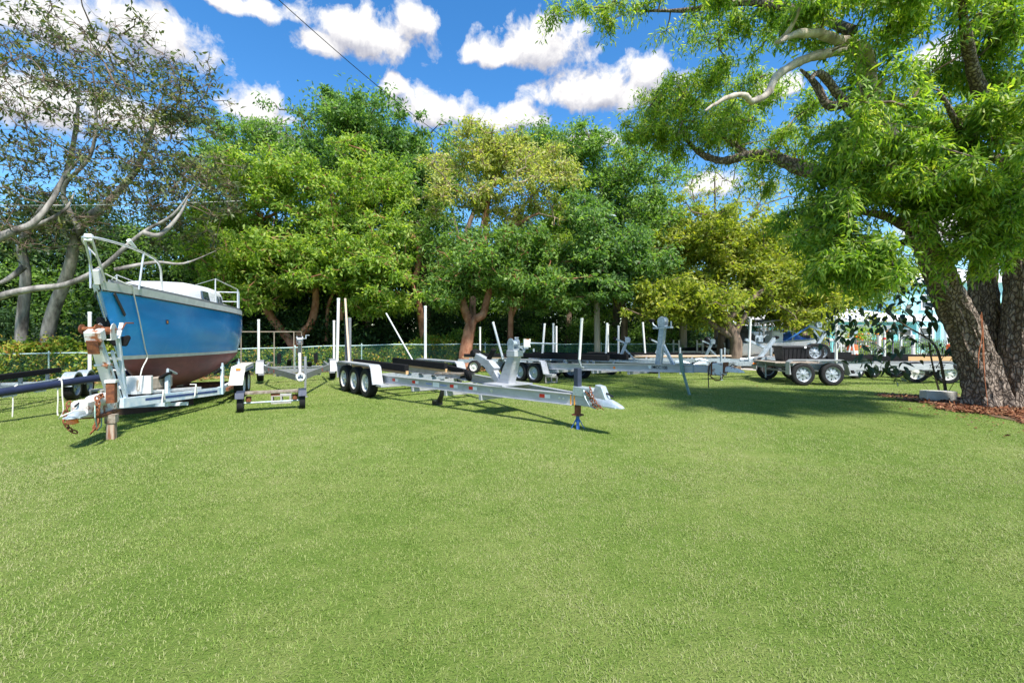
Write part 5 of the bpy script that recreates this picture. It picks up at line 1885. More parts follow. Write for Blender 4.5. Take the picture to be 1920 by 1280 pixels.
for (x, sg) in ((-2.6, -1), (-2.6, 1), (-3.3, -1)):
    xd = Vector((1, sg * -.20, 0)).normalized()
    n = Vector((-xd.y, xd.x, 0)) * sg
    c = Vector((x, sg * rail_y(x, .90, 3.9), .50)) + n * .034
    MB().prism([c + xd * a + Vector((0, 0, b)) for a, b in ((-.03, -.04), (.03, -.04), (.03, .04), (-.03, .04))], n * .003).build('reflector', 'red_reflector', tb)

# tandem trailer at the left edge, mostly outside the picture
plain_trailer('dark tandem axle trailer with rounded grey fenders and black bunk under the blue mast', (-9.55, 6.6), HEAD(.42, -.9), 1.0, 4.1, 2, .72, .29, .46, .8,
              'rim_galv', 'round', 'galvanised', True, ((-4.9, 1, 2.1, 0, 0),), 0, h=.12, jackx=-.3, spokes=6)

# trailers behind the second triple axle one
plain_trailer('galvanised tandem trailer with short winch post standing in front of the street lamp pole', (5.6, 16.2), HEAD(.94, -.34), 1.0, 3.3, 3, .66, .29, .56, .8,
              'rim_galv', 'flat', 'galvanised', True, ((-4.4, -1, 1.95, .1, 0), (-4.4, 1, 1.9, 0, 0), (-1.9, 1, 1.9, 0, 0)), 1.28, winch_x=-1.6)
plain_trailer('small galvanised trailer with one round fender parked behind the tall winch post', (7.0, 17.9), HEAD(.97, -.25), .92, 3.0, 1, .7, .29, .55, 1.2,
              'rim_galv', 'round', 'galvanised', True, ((-3.2, -1, 2.0, .05, 0), (-3.2, 1, 2.0, 0, 0)), 1.25, winch_x=-1.2, wood=True)
plain_trailer('low trailer with pale steel frame and small white wheels beside the forked orange trunk', (1.2, 18.6), HEAD(.96, -.28), .85, 2.6, 1, .7, .26, .48, .8,
              'rim_white', 'none', 'galvanised', True, ((-3.0, 1, 1.9, 0, 0),), 1.0, winch_x=-.8, wood=True)
plain_trailer('galvanised trailer with long wooden bunks behind the rusty chained coupler', (9.1, 18.6), HEAD(.98, -.2), .95, 3.2, 1, .7, .30, .52, 1.0,
              'rim_galv', 'round', 'galvanised', True, ((-3.6, -1, 2.05, -.1, 0),), 1.2, winch_x=-1.0, wood=True)
# galvanised trailer pointing left, crossed winch stand
tf = plain_trailer('galvanised trailer with crossed winch stand and thin swivel jack pointing at the rusty chained coupler', (6.75, 15.5), HEAD(-.955, -.295), 1.0, 5.4, 2, .80, .34, .56, .9,
                   'rim_galv', 'flat', 'galvanised', False, (), 0, h=.15, jackx=-.35, Lb=3.2)
MB().bar((-1.95, .05, .62), (-2.75, .05, 1.42), .09, .12, up=(1, 0, 1)).build('winch_post', 'galvanised', tf)
MB().bar((-2.55, -.05, 1.05), (-1.55, -.05, 1.38), .07, .09, up=(0, 0, 1)).build('cross_arm', 'galvanised', tf)
winch(tf, (-2.1, 0, 1.30), .95)
MB().lathe([(0, -.10), (.05, -.10), (.07, 0), (.05, .10), (0, .10)], (-2.80, .05, 1.45), (0, 1, 0), 10).build('bow_roller', 'carpet_black', tf, smooth=True)
mbj = MB()
mbj.tube([(-1.75, .62, .80), (-1.75, .62, .10)], .028, 8)
jk = mbj.build('swivel_jack', 'galvanised', tf, smooth=True)
MB().lathe([(0, -.025), (.06, -.025), (.075, 0), (.06, .025), (0, .025)], (-1.80, .62, .075), (0, 1, 0), 14).build('jack_wheel', 'rubber', jk, smooth=True)
xd = Vector((-1, -.24, 0)).normalized()
text_part('TRAILERS', .09, 'print_black', tf, (-.62, .236, .575), (-1, .24, 0), (0, 0, 1), bold=.001)
MB().box((-1.45, .44, .57), (.12, .01, .05), Matrix.Rotation(R(-13.5), 3, 'Z')).build('marker_light', 'amber', tf)

# long aluminium trailer, side on, carrying the black tote
tg = plain_trailer('long aluminium tandem trailer seen side on, black tote and spare wheels on its bed', (15.2, 14.6), HEAD(.998, -.05), 1.05, 5.45, 2, .86, .345, .55, .75,
                   'rim_galv', 'flat', 'aluminium', False, ((-5.35, -1, 2.1, 0, 0), (-6.9, 1, 2.1, .05, 0)), 0, h=.19, jackx=-.3, Lb=3.3)
bunk(tg, (-5.4, -.74, .80), (-2.9, -.62, .80), .15, .10, False, 2, .6)
bunk(tg, (-5.4, .74, .80), (-2.9, .62, .80), .15, .10, False, 2, .6)
MB().bar((-2.9, -.60, .80), (-1.0, -.40, .80), .05, .13).build('bunk_board', 'wood_raw', tg)
for k in range(9):
    MB().box((-5.6 - k * .16, 0, .667), (.145, 1.5, .025)).build('deck_board', 'wood_grey', tg)
yy = rail_y(-1.7, .83, 3.3)
xd = Vector((1, .24, 0)).normalized()
text_part('Torino T', .17, 'print_black', tg, (-1.95, -rail_y(-1.95, .83, 3.3) - .034, .55), (1, .243, 0), (0, 0, 1), shear=.3, bold=.002)

ti = plain_trailer('tandem trailer with orange wooden bunks and red taped white post behind the sapling', (17.2, 13.9), HEAD(.9, -.43), 1.0, 3.3, 2, .78, .33, .58, 1.5,
                   'rim_white', 'none', 'aluminium', True, ((-4.9, -1, 1.75, 0, 0), (-3.9, 1, 1.7, 0, 0)), 0, wood=True, h=.14)
MB().lathe([(.047, -.03), (.047, .03)], (-4.9, -1.06, 1.42), (0, 0, 1), 12).build('red_tape', 'red_reflector', ti)
plain_trailer('tandem trailer with tall leaning winch post and blue strap behind the black tote', (10.0, 18.3), HEAD(-.98, -.12), 1.0, 2.2, 2, .8, .34, .58, 1.5,
              'rim_galv', 'none', 'galvanised', True, (), 0, wood=True)


# ---------------------------------------------------------------- small wooden axle dolly in front
def dolly():
    a, b = Vector((-5.36, 8.98, 0)), Vector((-4.36, 9.46, 0))
    mid = (a + b) / 2
    hd = HEAD(b.y - a.y, -(b.x - a.x))
    root = thing('axle_dolly', 'small two wheeled dolly with weathered plank across rusty axle', 'dolly', mid, hd)
    hw = (b - a).length / 2
    r = .172
    for sg in (-1, 1):
        wheel(root, 0, sg * hw, r, r, .11, 6, 'rim_white', sg, r * .56)
        MB().box((0.02, sg * hw, 2 * r + .035), (.34, .15, .02), Matrix.Rotation(R(6), 3, 'Y')).build('fender', 'dark_jack', root)
        MB().box((.20, sg * hw, 2 * r - .005), (.02, .15, .12), Matrix.Rotation(R(-20), 3, 'Y')).build('fender_flap', 'dark_jack', root)
        MB().tube([(0, sg * (hw - .14), .30), (0, sg * (hw - .14), .20)], .05, 8).build('coil_spring', 'rust', root)
    MB().box((0.03, 0, .375), (.15, 2 * hw - .16, .05)).build('plank', 'wood_rot', root, bevel=.006)
    MB().box((-.10, 0, .372), (.09, 2 * hw - .20, .045)).build('plank', 'wood_rot', root, bevel=.006)
    MB().tube([(0, -hw + .05, .175), (0, hw - .05, .175)], .018, 8).build('axle', 'galvanised', root, smooth=True)
    MB().box((-.05, .06, .325), (.26, .16, .05)).build('tongue_socket', 'rust', root)


dolly()


def cinder_block(label, loc, rz, stood=False):
    root = thing('cinder_block', label, 'block', loc, rz)
    mb = MB()
    L, W, H, t = .40, .20, .20, .035
    for y in (-W / 2 + t / 2, W / 2 - t / 2):
        mb.box((0, y, H / 2), (L, t, H))
    for x in (-L / 2 + t / 2, 0, L / 2 - t / 2):
        mb.box((x, 0, H / 2), (t - .002, W - 2 * t + .001, H - .002))
    o = mb.build('block_body', 'block_grey', root)
    if stood:
        o.rotation_euler = (R(90), 0, 0)
        o.location = (0, H / 2, W / 2)
    return root


bp1 = G(523, 757)
cinder_block('grey concrete block on the grass behind the wooden axle dolly', (bp1.x, bp1.y + .12, 0), R(20), True)
bp2 = G(1033, 717)
cinder_block('pale concrete block on the grass by the triple axle wheels', (bp2.x, bp2.y, 0), R(5), True)
bp3 = P(185, 727, 9.4)
cinder_block('hollow concrete block under the blue mast, lower of two', (bp3.x, 9.5, 0), R(15), True)
cinder_block('hollow concrete block under the blue mast, stacked on another', (bp3.x + .02, 9.5, .201), R(12), True)


# ================================================================ the blue sailboat and its trailer
BO = Vector((-5.8, 6.1, 0))
BH = HEAD(.38, -.925)          # heading; local x runs forward, so a station s metres aft is x = -s; +y is the side towards the camera


def hull_pt(t, q, side):
    """t 0 bow to 1 stern, q 0 centreline bottom, .4 waterline, 1 sheer"""
    zs = 2.31 - .42 * t + .30 * t * t
    zw = 1.12 - .05 * t
    tt = min(1, max(0, t))
    zb = (zw - .03) - .66 * math.sin(math.pi * min(1, tt * 1.02) ** .75) ** .9 * (1 - .25 * tt) - .10 * tt
    full = (1 - (1 - tt) ** 2.0)
    bs = 1.16 * (full ** .80) * (1 - .30 * max(0, (tt - .5) / .5) ** 2.0)
    bw = 1.06 * (full ** .95) * (1 - .34 * max(0, (tt - .5) / .5) ** 2.0)
    if q <= .4:
        a = q / .4
        y = bw * math.sin(a * math.pi / 2) ** .85
        z = zb + (zw - zb) * (1 - math.cos(a * math.pi / 2)) ** .95
    else:
        a = (q - .4) / .6
        y = bw + (bs - bw) * a + .055 * math.sin(math.pi * a) * full
        z = zw + (zs - zw) * a
    # stem and transom rake
    x0 = 1.36 - .80 * max(0, (z - 1.12) / 1.19) ** .9 + 1.1 * max(0, (1.12 - z))
    x1 = 7.05 + .14 * (1 - abs(z - 1.7))
    s = x0 + (x1 - x0) * t
    return Vector((-s, side * y, z))


def hull_patch(q0, q1, nq, t0=0, t1=1, nt=44, off=0.0, sides=(-1, 1)):
    mb = MB()
    for side in sides:
        V, Fc = [], []
        for i in range(nt + 1):
            t = t0 + (t1 - t0) * (i / nt) ** 1.3
            for j in range(nq + 1):
                q = q0 + (q1 - q0) * j / nq
                p = hull_pt(t, q, side)
                if off:
                    a = hull_pt(min(1, t + .01), q, side) - hull_pt(max(0, t - .01), q, side)
                    b = hull_pt(t, min(1, q + .02), side) - hull_pt(t, max(0, q - .02), side)
                    n = a.cross(b)
                    if n.length > 1e-9:
                        n.normalize()
                        if n.y * side < 0:
                            n = -n
                        p = p + n * off
                V.append(p)
        for i in range(nt):
            for j in range(nq):
                k = nq + 1
                f = (i * k + j, (i + 1) * k + j, (i + 1) * k + j + 1, i * k + j + 1)
                Fc.append(f if side > 0 else f[::-1])
        mb.add(V, Fc)
    return mb


def sailboat():
    root = thing('sailboat', 'blue hulled sailboat with white deck and dark red bottom standing on a trailer', 'sailboat', BO, BH)
    hull_patch(.42, .935, 16).build('topsides', 'hull_blue', root, smooth=True)
    hull_patch(.0, .405, 12).build('bottom', 'antifoul_red', root, smooth=True)
    hull_patch(.40, .432, 2, off=.004).build('boot_stripe', 'dirty_white', root, smooth=True)
    gw = hull_patch(.928, 1.0, 4, off=.012)
    gw.build('gunwale', 'dirty_white', root, smooth=True)
    # rubbing strake and toe rail
    for side in (-1, 1):
        pts = [hull_pt(t, .932, side) + Vector((0, side * .016, 0)) for t in [i / 30 for i in range(31)]]
        MB().tube(pts, .012, 6).build('rubbing_strake', 'dark_drum', root, smooth=True)
        pts = [hull_pt(t, 1.0, side) + Vector((0, side * -.02, .02)) for t in [.02 + i / 31 for i in range(31)]]
        MB().bar(pts[0], pts[1], .02, .04) if False else MB().sweep([(-.012, -.022), (.012, -.022), (.012, .022), (-.012, .022)], pts).build('toe_rail', 'alu_flange', root)
    # transom
    qs = [i / 20 for i in range(21)]
    L = [hull_pt(1, q, -1) for q in qs][::-1]
    Rr_ = [hull_pt(1, q, 1) for q in qs]
    tr = MB()
    for i in range(20):
        tr.add([Rr_[i], Rr_[i + 1], Vector((Rr_[i + 1].x, -Rr_[i + 1].y, Rr_[i + 1].z)), Vector((Rr_[i].x, -Rr_[i].y, Rr_[i].z))], [(0, 1, 2, 3)])
    tr.build('transom', 'hull_blue', root)
    # deck, slightly crowned
    V, Fc = [], []
    nt, ny = 36, 8
    for i in range(nt + 1):
        a = hull_pt(i / nt, 1, 1)
        for j in range(ny + 1):
            u = -1 + 2 * j / ny
            V.append(Vector((a.x, a.y * u * .985, a.z - .01 + .07 * (1 - u * u) * min(1, i / 8))))
    for i in range(nt):
        for j in range(ny):
            k = ny + 1
            Fc.append((i * k + j, i * k + j + 1, (i + 1) * k + j + 1, (i + 1) * k + j))
    MB().add(V, Fc).build('deck', 'gelcoat_white', root, smooth=True)
    # cabin trunk: rounded box, higher towards the stern
    st = [(1.75, .25, .03), (2.3, .48, .24), (3.2, .66, .40), (4.2, .74, .46), (5.1, .74, .48), (5.35, .70, .46), (5.36, .66, .0)]
    V, Fc = [], []
    m = 11
    for (s, w, h) in st:
        zt = 2.31 - .42 * (s / 7) + .30 * (s / 7) ** 2
        for j in range(m):
            an = math.pi * j / (m - 1)
            cx, sz = math.cos(an), math.sin(an)
            V.append(Vector((-s, w * (abs(cx) ** .45) * (1 if cx > 0 else -1), zt - .02 + (h + .03) * (max(0, sz) ** .45))))
    for i in range(len(st) - 1):
        for j in range(m - 1):
            Fc.append((i * m + j, i * m + j + 1, (i + 1) * m + j + 1, (i + 1) * m + j))
    Fc.append(tuple((len(st) - 1) * m + j for j in range(m)))
    cab = MB().add(V, Fc).build('cabin', 'gelcoat_white', root, smooth=True)
    for side in (-1, 1):
        for s0, s1 in ((4.45, 4.95), (3.3, 3.85)):
            zt = 2.31 - .42 * (s0 / 7) + .30 * (s0 / 7) ** 2
            y = side * (.745 if s0 > 4 else .70)
            MB().prism([Vector((-s0, y * .985, zt + .09)), Vector((-s1, y * .995, zt + .08)), Vector((-s1 + .06, y * .955, zt + .27)), Vector((-s0 - .03, y * .94, zt + .26))], (0, side * .03, 0)).build('cabin_window', 'pane_dark', cab)
    MB().box((-4.7, 0, 2.62), (.75, .62, .07)).build('hatch', 'gelcoat_white', cab, bevel=.02)
    MB().box((-5.9, .62, 2.16), (1.7, .20, .30)).build('coaming', 'gelcoat_white', root, bevel=.04)
    MB().box((-5.9, -.62, 2.16), (1.7, .20, .30)).build('coaming', 'gelcoat_white', root, bevel=.04)
    MB().lathe([(.07, 0), (.05, .03), (.045, .09), (.06, .12), (.06, .15), (0, .155)], (-5.3, .60, 2.32), (0, 0, 1), 12).build('sheet_winch', 'steel_bright', root, smooth=True)
    # fin keel
    V, Fc = [], []
    prof = [(3.0, 5.75, .72, .10), (3.45, 5.55, .52, .09), (3.85, 5.35, .33, .08)]
    nk = 12
    for (sa, sb, z, th) in prof:
        for k in range(nk):
            an = 2 * math.pi * k / nk
            s = (sa + sb) / 2 - math.cos(an) * (sb - sa) / 2
            V.append(Vector((-s, math.sin(an) * th, z)))
    for i in range(len(prof) - 1):
        for k in range(nk):
            k2 = (k + 1) % nk
            Fc.append((i * nk + k, i * nk + k2, (i + 1) * nk + k2, (i + 1) * nk + k))
    Fc.append(tuple(range(2 * nk, 3 * nk)))
    MB().add(V, Fc).build('keel', 'antifoul_red', root, smooth=True)
    # bow fitting: stem head, black strip, stay plate
    sp = hull_pt(0, 1, 1)
    MB().box((sp.x + .03, 0, sp.z + .05), (.12, .07, .22), Matrix.Rotation(R(18), 3, 'Y')).build('stem_head', 'dirty_white', root, bevel=.01)
    p0, p1 = hull_pt(.02, .92, 1), hull_pt(.035, .76, 1)
    MB().bar(p0 + Vector((0, .02, 0)), p1 + Vector((0, .02, 0)), .045, .012, up=(.2, 1, 0)).build('chain_plate', 'dark_drum', root)
    # state sticker on the bow
    t, q = .175, .74
    a = hull_pt(t, q, 1)
    xd = (hull_pt(t - .01, q, 1) - hull_pt(t + .01, q, 1)).normalized() * -1
    ud = (hull_pt(t, q + .02, 1) - hull_pt(t, q - .02, 1)).normalized()
    n = xd.cross(ud)
    if n.y < 0:
        n = -n
    n.normalize()
    for (w, m_, dz, nn_) in ((.075, 'blue_stripe', .006, 'sticker'), (.032, 'orange_strap', .009, 'sticker_mark')):
        c = a + n * dz
        MB().prism([c - xd * w / 2 - ud * w * .6, c + xd * w / 2 - ud * w * .6, c + xd * w / 2 + ud * w * .6, c - xd * w / 2 + ud * w * .6], n * .002).build(nn_, m_, root)
    # pulpit: forward leaning rail of stainless tube, with its legs
    top = []
    for (s, y, z) in [(sg_s, sg_y * .66, sg_z) for (sg_s, sg_y, sg_z) in [(1.80, .62, 2.50), (1.76, .62, 2.66), (1.62, .60, 2.78), (1.25, .52, 2.84), (.80, .38, 2.87), (.36, .16, 2.88), (.22, .0, 2.87), (.36, -.16, 2.88), (.80, -.38, 2.87), (1.25, -.52, 2.84), (1.62, -.60, 2.78), (1.76, -.62, 2.66), (1.80, -.62, 2.50)]]:
        top.append(Vector((-s, y, z)))
    path, rr = smooth_path([Vector((-1.84, .42, 2.20))] + top + [Vector((-1.84, -.42, 2.20))], [.017] * (len(top) + 2), 4)
    MB().tube(path, rr, 8).build('pulpit_rail', 'steel_bright', root, smooth=True)
    for (a, b) in (((-.60, .06, 2.30), (-.24, .04, 2.86)), ((-.60, -.06, 2.30), (-.24, -.04, 2.86)), ((-1.12, .30, 2.24), (-1.20, .34, 2.84)), ((-1.12, -.30, 2.24), (-1.20, -.34, 2.84))):
        MB().tube([a, b], .015, 8).build('pulpit_leg', 'steel_bright', root, smooth=True)
    MB().box((-.26, 0, 2.87), (.07, .09, .10)).build('bow_light', 'gelcoat_white', root, bevel=.01)
    MB().tube([(-.98, .30, 2.88), (-.84, .26, 2.97)], [.02, .03], 8).build('horn', 'gelcoat_white', root, smooth=True)
    # stanchions, lifeline and stern rail
    def deck_edge(s, side):
        t = min(1, max(0, (s - .56) / 6.55))
        e = hull_pt(t, 1, side)
        return Vector((-s, e.y - side * .05, e.z))
    for side in (-1, 1):
        e = deck_edge(3.7, side)
        tp = e + Vector((0, 0, .56))
        MB().tube([e, tp], .013, 7).build('stanchion', 'steel_bright', root, smooth=True)
        e2 = deck_edge(5.7, side)
        e3 = deck_edge(6.85, side)
        MB().tube([e2, e2 + Vector((0, 0, .54))], .014, 7).build('stanchion', 'steel_bright', root, smooth=True)
        MB().tube([e3, e3 + Vector((0, 0, .54))], .014, 7).build('stanchion', 'steel_bright', root, smooth=True)
        MB().tube([deck_edge(2.0, side) + Vector((0, 0, .05)), tp], .006, 5).build('lifeline', 'steel_bright', root)
        MB().tube([tp, e2 + Vector((0, 0, .54)), e3 + Vector((0, 0, .54))], .011, 6).build('lifeline', 'steel_bright', root)
    a, b = deck_edge(6.9, 1), deck_edge(6.9, -1)
    MB().tube([a, a + Vector((0, 0, .54)), b + Vector((0, 0, .54)), b], .014, 7).build('stern_rail', 'steel_bright', root, smooth=True)
    MB().tube([a + Vector((0, 0, .28)), b + Vector((0, 0, .28))], .012, 7).build('stern_rail', 'steel_bright', root, smooth=True)
    # rope from the bow cleat down the side to the trailer
    pts = [Vector((-.62, .05, 2.42)), Vector((-.85, .22, 2.30))] + [hull_pt(.065 + .002 * k, 1 - k * .085, 1) + Vector((0, .03, 0)) for k in range(0, 8)] + [Vector((-1.45, .24, .95)), Vector((-1.42, .20, .62))]
    path, rr = smooth_path(pts, [.009] * len(pts), 3)
    MB().tube(path, rr, 6).build('mooring_rope', 'rope_white', root, smooth=True)
    pts = [hull_pt(.012, .95 - k * .09, -1) + Vector((.03, -.01, 0)) for k in range(0, 7)]
    path, rr = smooth_path(pts, [.008] * len(pts), 3)
    MB().tube(path, rr, 6).build('mooring_rope', 'rope_white', root, smooth=True)


sailboat()


def boat_cradle():
    root = thing('boat_trailer', 'rust streaked pale blue trailer with tall winch post carrying the blue sailboat', 'trailer', BO, BH)
    hb, Lb, Lr = .92, 3.6, 6.9
    z0 = .46
    for sg in (-1, 1):
        pts = [(-Lr, sg * hb, .30), (-Lb, sg * hb, .32), (-1.0, sg * .12, z0)]
        MB().sweep(c_prof(.07, .15), pts).build('side_rail', 'faded_blue_steel', root)
        d = Vector((2.6, -sg * .8, .02)).normalized()
        n = Vector((d.y, -d.x, 0)) * (-sg if sg > 0 else 1)
        n = Vector((.30, sg, 0)).normalized()
        a = Vector((-3.5, sg * .89, .33)) + n * .037
        b = Vector((-1.45, sg * .255, z0 - .01)) + n * .037
        MB().bar(a, b, .004, .045).build('stripe', 'blue_stripe', root)
    MB().bar((-3.2, .66, .44), (-1.5, .12, z0 + .10), .09, .05).build('bunk_board', 'dirty_white', root)
    for x in (-6.8, -5.4, -4.2, -2.6):
        yy = hb if x < -Lb else .12 + .8 * (-x - 1.0) / 2.6
        MB().box((x, 0, .21), (.07, 2 * yy, .06)).build('cross_member', 'faded_blue_steel', root)
    MB().box((-4.55, 0, .265), (2.6, .30, .05)).build('keel_plank', 'wood_grey', root)
    for x in (-3.6, -5.4):
        MB().box((x, 0, .31), (.10, 1.0, .03)).build('keel_support', 'rust', root)
    r = .31
    for sg in (-1, 1):
        for x in (-5.0, -5.72):
            wheel(root, x, sg * 1.12, r, r, .19, 6, 'rim_white', sg)
        # slab sided fender, slanted in front
        sec = [(-4.35, .36), (-4.72, .76), (-6.05, .78), (-6.15, .62)]
        f = MB()
        for (xa, za), (xb, zb) in zip(sec, sec[1:]):
            f.prism([Vector((xa, sg * .98, za)), Vector((xa, sg * 1.27, za)), Vector((xb, sg * 1.27, zb)), Vector((xb, sg * .98, zb))], (0, 0, .012))
        f.prism([Vector((-4.72, sg * 1.262, .75)), Vector((-6.05, sg * 1.262, .77)), Vector((-6.05, sg * 1.262, .66)), Vector((-4.72, sg * 1.262, .64))], (0, sg * .008, 0))
        f.prism([Vector((-4.35, sg * .99, .36)), Vector((-4.70, sg * .99, .74)), Vector((-4.70, sg * .99, .36))], (0, sg * .006, 0))
        fo = f.build('fender', 'white_paint', root)
        MB().box((-4.62, sg * 1.14, .715), (.012, .10, .05), Matrix.Rotation(R(-42), 3, 'Y')).build('marker_light', 'amber', fo)
        MB().bar((-6.0, sg * 1.275, .695), (-4.8, sg * 1.275, .68), .004, .035).build('stripe', 'blue_stripe', fo)
        # hull pads on uprights
        for x, zt in ((-3.75, .78), (-5.75, .86), (-2.1, .86)):
            yy = sg * (hb + .05 if x < -3 else .42)
            up = MB().box((x, yy, .54), (.13, .05, .60)).build('upright', 'faded_blue_steel', root)
            zb = MB()
            e = hull_pt(min(1, (-x - .9) / 6.2), .25, sg)
            zb.tube([(x, yy, .80), (x, yy, .90), (e.x, yy * .93, e.z - .03)], .022, 7)
            zb.build('pad_arm', 'galvanised', up, smooth=True)
            MB().box((x, yy * .93, e.z - .01), (.30, .16, .05), Matrix.Rotation(R(35 * sg), 3, 'X')).build('hull_pad', 'carpet_black', up, bevel=.015)
            for k in range(4):
                MB().lathe([(0, .004), (.012, .003), (.012, 0)], (x, yy + sg * .026, .36 + k * .11), (0, sg, 0), 8).build('bolt_hole', 'print_black', up)
    MB().box((-4.05, 1.06, .33), (.55, .06, .07)).build('rusty_step', 'rust', root)
    for x in (-5.0, -5.72):
        MB().box((x, 0, r), (.07, 2.1, .07)).build('axle', 'rust', root)
    # draw bar
    MB().box((-.72, 0, z0 - .02), (1.10, .13, .12)).build('draw_bar', 'rusty_white', root, bevel=.008)
    MB().tube([(-.62, .03, z0 + .12), (-.28, .03, z0 + .12)], .095, 16).build('surge_tank', 'dirty_white', root, smooth=True)
    MB().box((-.10, 0, z0 + .07), (.26, .18, .20)).build('actuator_housing', 'rusty_white', root, bevel=.03)
    coupler(root, .16, z0 - .01, 'coupler_steel', .95)
    MB().lathe([(0, .03), (.05, .02), (.06, -.03), (0, -.05)], (.26, -.02, z0 - .075), (0, 0, 1), 10).build('orange_rag', 'amber', root, smooth=True)
    MB().tube([(.32, .12, z0 + .06), (.44, .06, z0 + .08), (.46, -.06, z0 + .02), (.36, -.12, z0 - .02)], .007, 6).build('safety_cable', 'rope_white', root, smooth=True)
    MB().tube([(.08, .14, z0 + .10), (.16, .17, z0 - .06), (.08, .17, z0 - .25), (-.06, .16, z0 - .22), (-.12, .14, z0 - .08)], .008, 6).build('brake_cable', 'green_jack', root, smooth=True)
    chain(root, [(-.02, .13, z0 + .20), (.08, .16, z0 + .06), (.06, .16, z0 - .12), (.14, .15, z0 - .24), (.20, .10, z0 - .28)], .017)
    chain(root, [(-.20, .12, z0 + .18), (-.08, .15, z0 + .22), (.02, .15, z0 + .10), (.0, .15, z0 - .10), (.10, .14, z0 - .22)], .016)
    chain(root, [(.10, -.12, z0 + .16), (.18, -.14, z0 - .05), (.22, -.06, z0 - .20), (.24, .04, z0 - .24)], .015)
    MB().box((-.55, 0, z0 - .09), (.62, .30, .035)).build('rusty_plate', 'rust', root)
    jk = MB().box((-.50, .17, z0 + .22), (.10, .10, .30)).build('jack', 'rust', root)
    MB().box((-.50, .17, .30), (.125, .125, .12)).build('jack_collar', 'wood_rot', jk)
    MB().box((-.50, .17, .135), (.095, .095, .27)).build('jack_leg', 'rust_streak', jk)
    MB().box((-.50, .17, z0 + .385), (.13, .13, .04)).build('jack_cap', 'rusty_white', jk)
    # leaning winch post with rusty head and winch
    a, b = Vector((-.98, .04, z0 + .04)), Vector((-.46, .0, 1.46))
    post = MB().bar(a, b, .12, .13, up=(1, 0, 0)).build('winch_post', 'rusty_white', root, bevel=.006)
    MB().bar(a + Vector((-.075, .05, .0)), b + Vector((-.075, .05, -.1)), .05, .035, up=(1, 0, 0)).build('post_edge', 'faded_blue_steel', post)
    MB().box(b + Vector((.015, 0, .05)), (.17, .19, .16), Matrix.Rotation(R(20), 3, 'Y')).build('post_head', 'rusty_white', post, bevel=.01)
    MB().box(b + Vector((.075, 0, -.12)), (.02, .13, .20), Matrix.Rotation(R(20), 3, 'Y')).build('rust_plate', 'rust', post)
    MB().box(a.lerp(b, .60), (.17, .16, .03)).build('collar', 'rusty_white', post)
    winch(root, (-.66, .06, 1.44), 1.0, 'rusty_white', True)
    MB().lathe([(0, -.10), (.07, -.10), (.07, -.085), (.035, -.08), (.035, .08), (.07, .085), (.07, .10), (0, .10)], (-.50, -.08, 1.60), (.2, 1, 0), 14).build('strap_spool', 'chain_rust', root, smooth=True)
    MB().bar((-1.22, .10, z0 + .05), (-.86, .12, 1.52), .05, .05, up=(1, 0, 0)).build('brace', 'faded_blue_steel', root)
    MB().bar((-1.10, .14, z0 + .05), (-.72, .10, 1.28), .03, .04, up=(1, 0, 0)).build('brace', 'faded_blue_steel', root)
    MB().bar((-.94, .12, 1.15), (-.60, .03, 1.18), .03, .04).build('brace', 'dirty_white', root)
    MB().bar((-.84, .13, 1.46), (-.98, .13, 1.70), .05, .03, up=(1, 0, 0)).build('pad_arm', 'faded_blue_steel', root)
    for sg, zz in ((1, 1.42), (-1, 1.70)):
        c = Vector((-.99, sg * .11, zz))
        mb = MB()
        poly = [(-.13, .06), (-.10, .10), (-.03, .07), (.05, .09), (.12, .11), (.13, .04), (.09, -.07), (-.08, -.08)]
        mb.prism([c + Vector((u * .5, u * .9 * -sg, v)) for u, v in poly], (-.06, -.03 * sg, 0))
        mb.build('bow_pad', 'carpet_black', root, bevel=.015)
    # stowed things on the frame
    MB().box((-1.62, .16, z0 + .22), (.10, .34, .30)).build('perforated_plate', 'dirty_white', root, bevel=.006)
    MB().bar((-2.35, .42, z0 + .22), (-1.55, .14, z0 + .21), .05, .22).build('grey_board', 'wood_grey', root, bevel=.03)
    MB().box((-1.22, .16, z0 + .03), (.05, .02, .06)).build('reflector', 'red_reflector', root)
    # ropes tied round the near rail
    for x in (-1.85, -2.75):
        y = .12 + .8 * (-x - 1.0) / 2.6
        MB().tube([(x, y - .05, z0 + .10), (x + .02, y + .055, z0 + .10), (x - .02, y + .06, z0 - .08), (x + .10, y + .05, z0 - .12), (x + .06, y + .06, z0 + .10)], .011, 6).build('rope_lashing', 'rope_white', root, smooth=True)

    for ch in root.children:
        if ch.name.split('.')[0] in ('coupler', 'orange_rag', 'safety_cable', 'brake_cable', 'safety_chain'):
            ch.location.x = -.14


boat_cradle()

# upturned dinghy hull under the stern of the sailboat
dg_ = thing('dinghy', 'brown upturned dinghy lying in the shade under the sailboat', 'dinghy', (-7.5, 9.3, 0), R(70))
V, Fc = [], []
nd_, md_ = 10, 9
for i in range(nd_ + 1):
    t = i / nd_
    w = .52 * (1 - abs(2 * t - .9) ** 2.2 * .75) if t < .98 else .35
    w = max(.05, w)
    for j in range(md_):
        an = math.pi * j / (md_ - 1)
        V.append((-.8 + 1.6 * t, math.cos(an) * w * .8, max(0.0, math.sin(an)) ** .6 * (.36 + .05 * t)))
for i in range(nd_):
    for j in range(md_ - 1):
        Fc.append((i * md_ + j, i * md_ + j + 1, (i + 1) * md_ + j + 1, (i + 1) * md_ + j))
Fc.append(tuple(range(md_)))
Fc.append(tuple(nd_ * md_ + j for j in range(md_))[::-1])
MB().add(V, Fc).build('hull', 'wood_dark', dg_, smooth=True)
MB().bar((-.75, 0, .37), (.75, 0, .42), .04, .05).build('keel_strip', 'wood_grey', dg_)

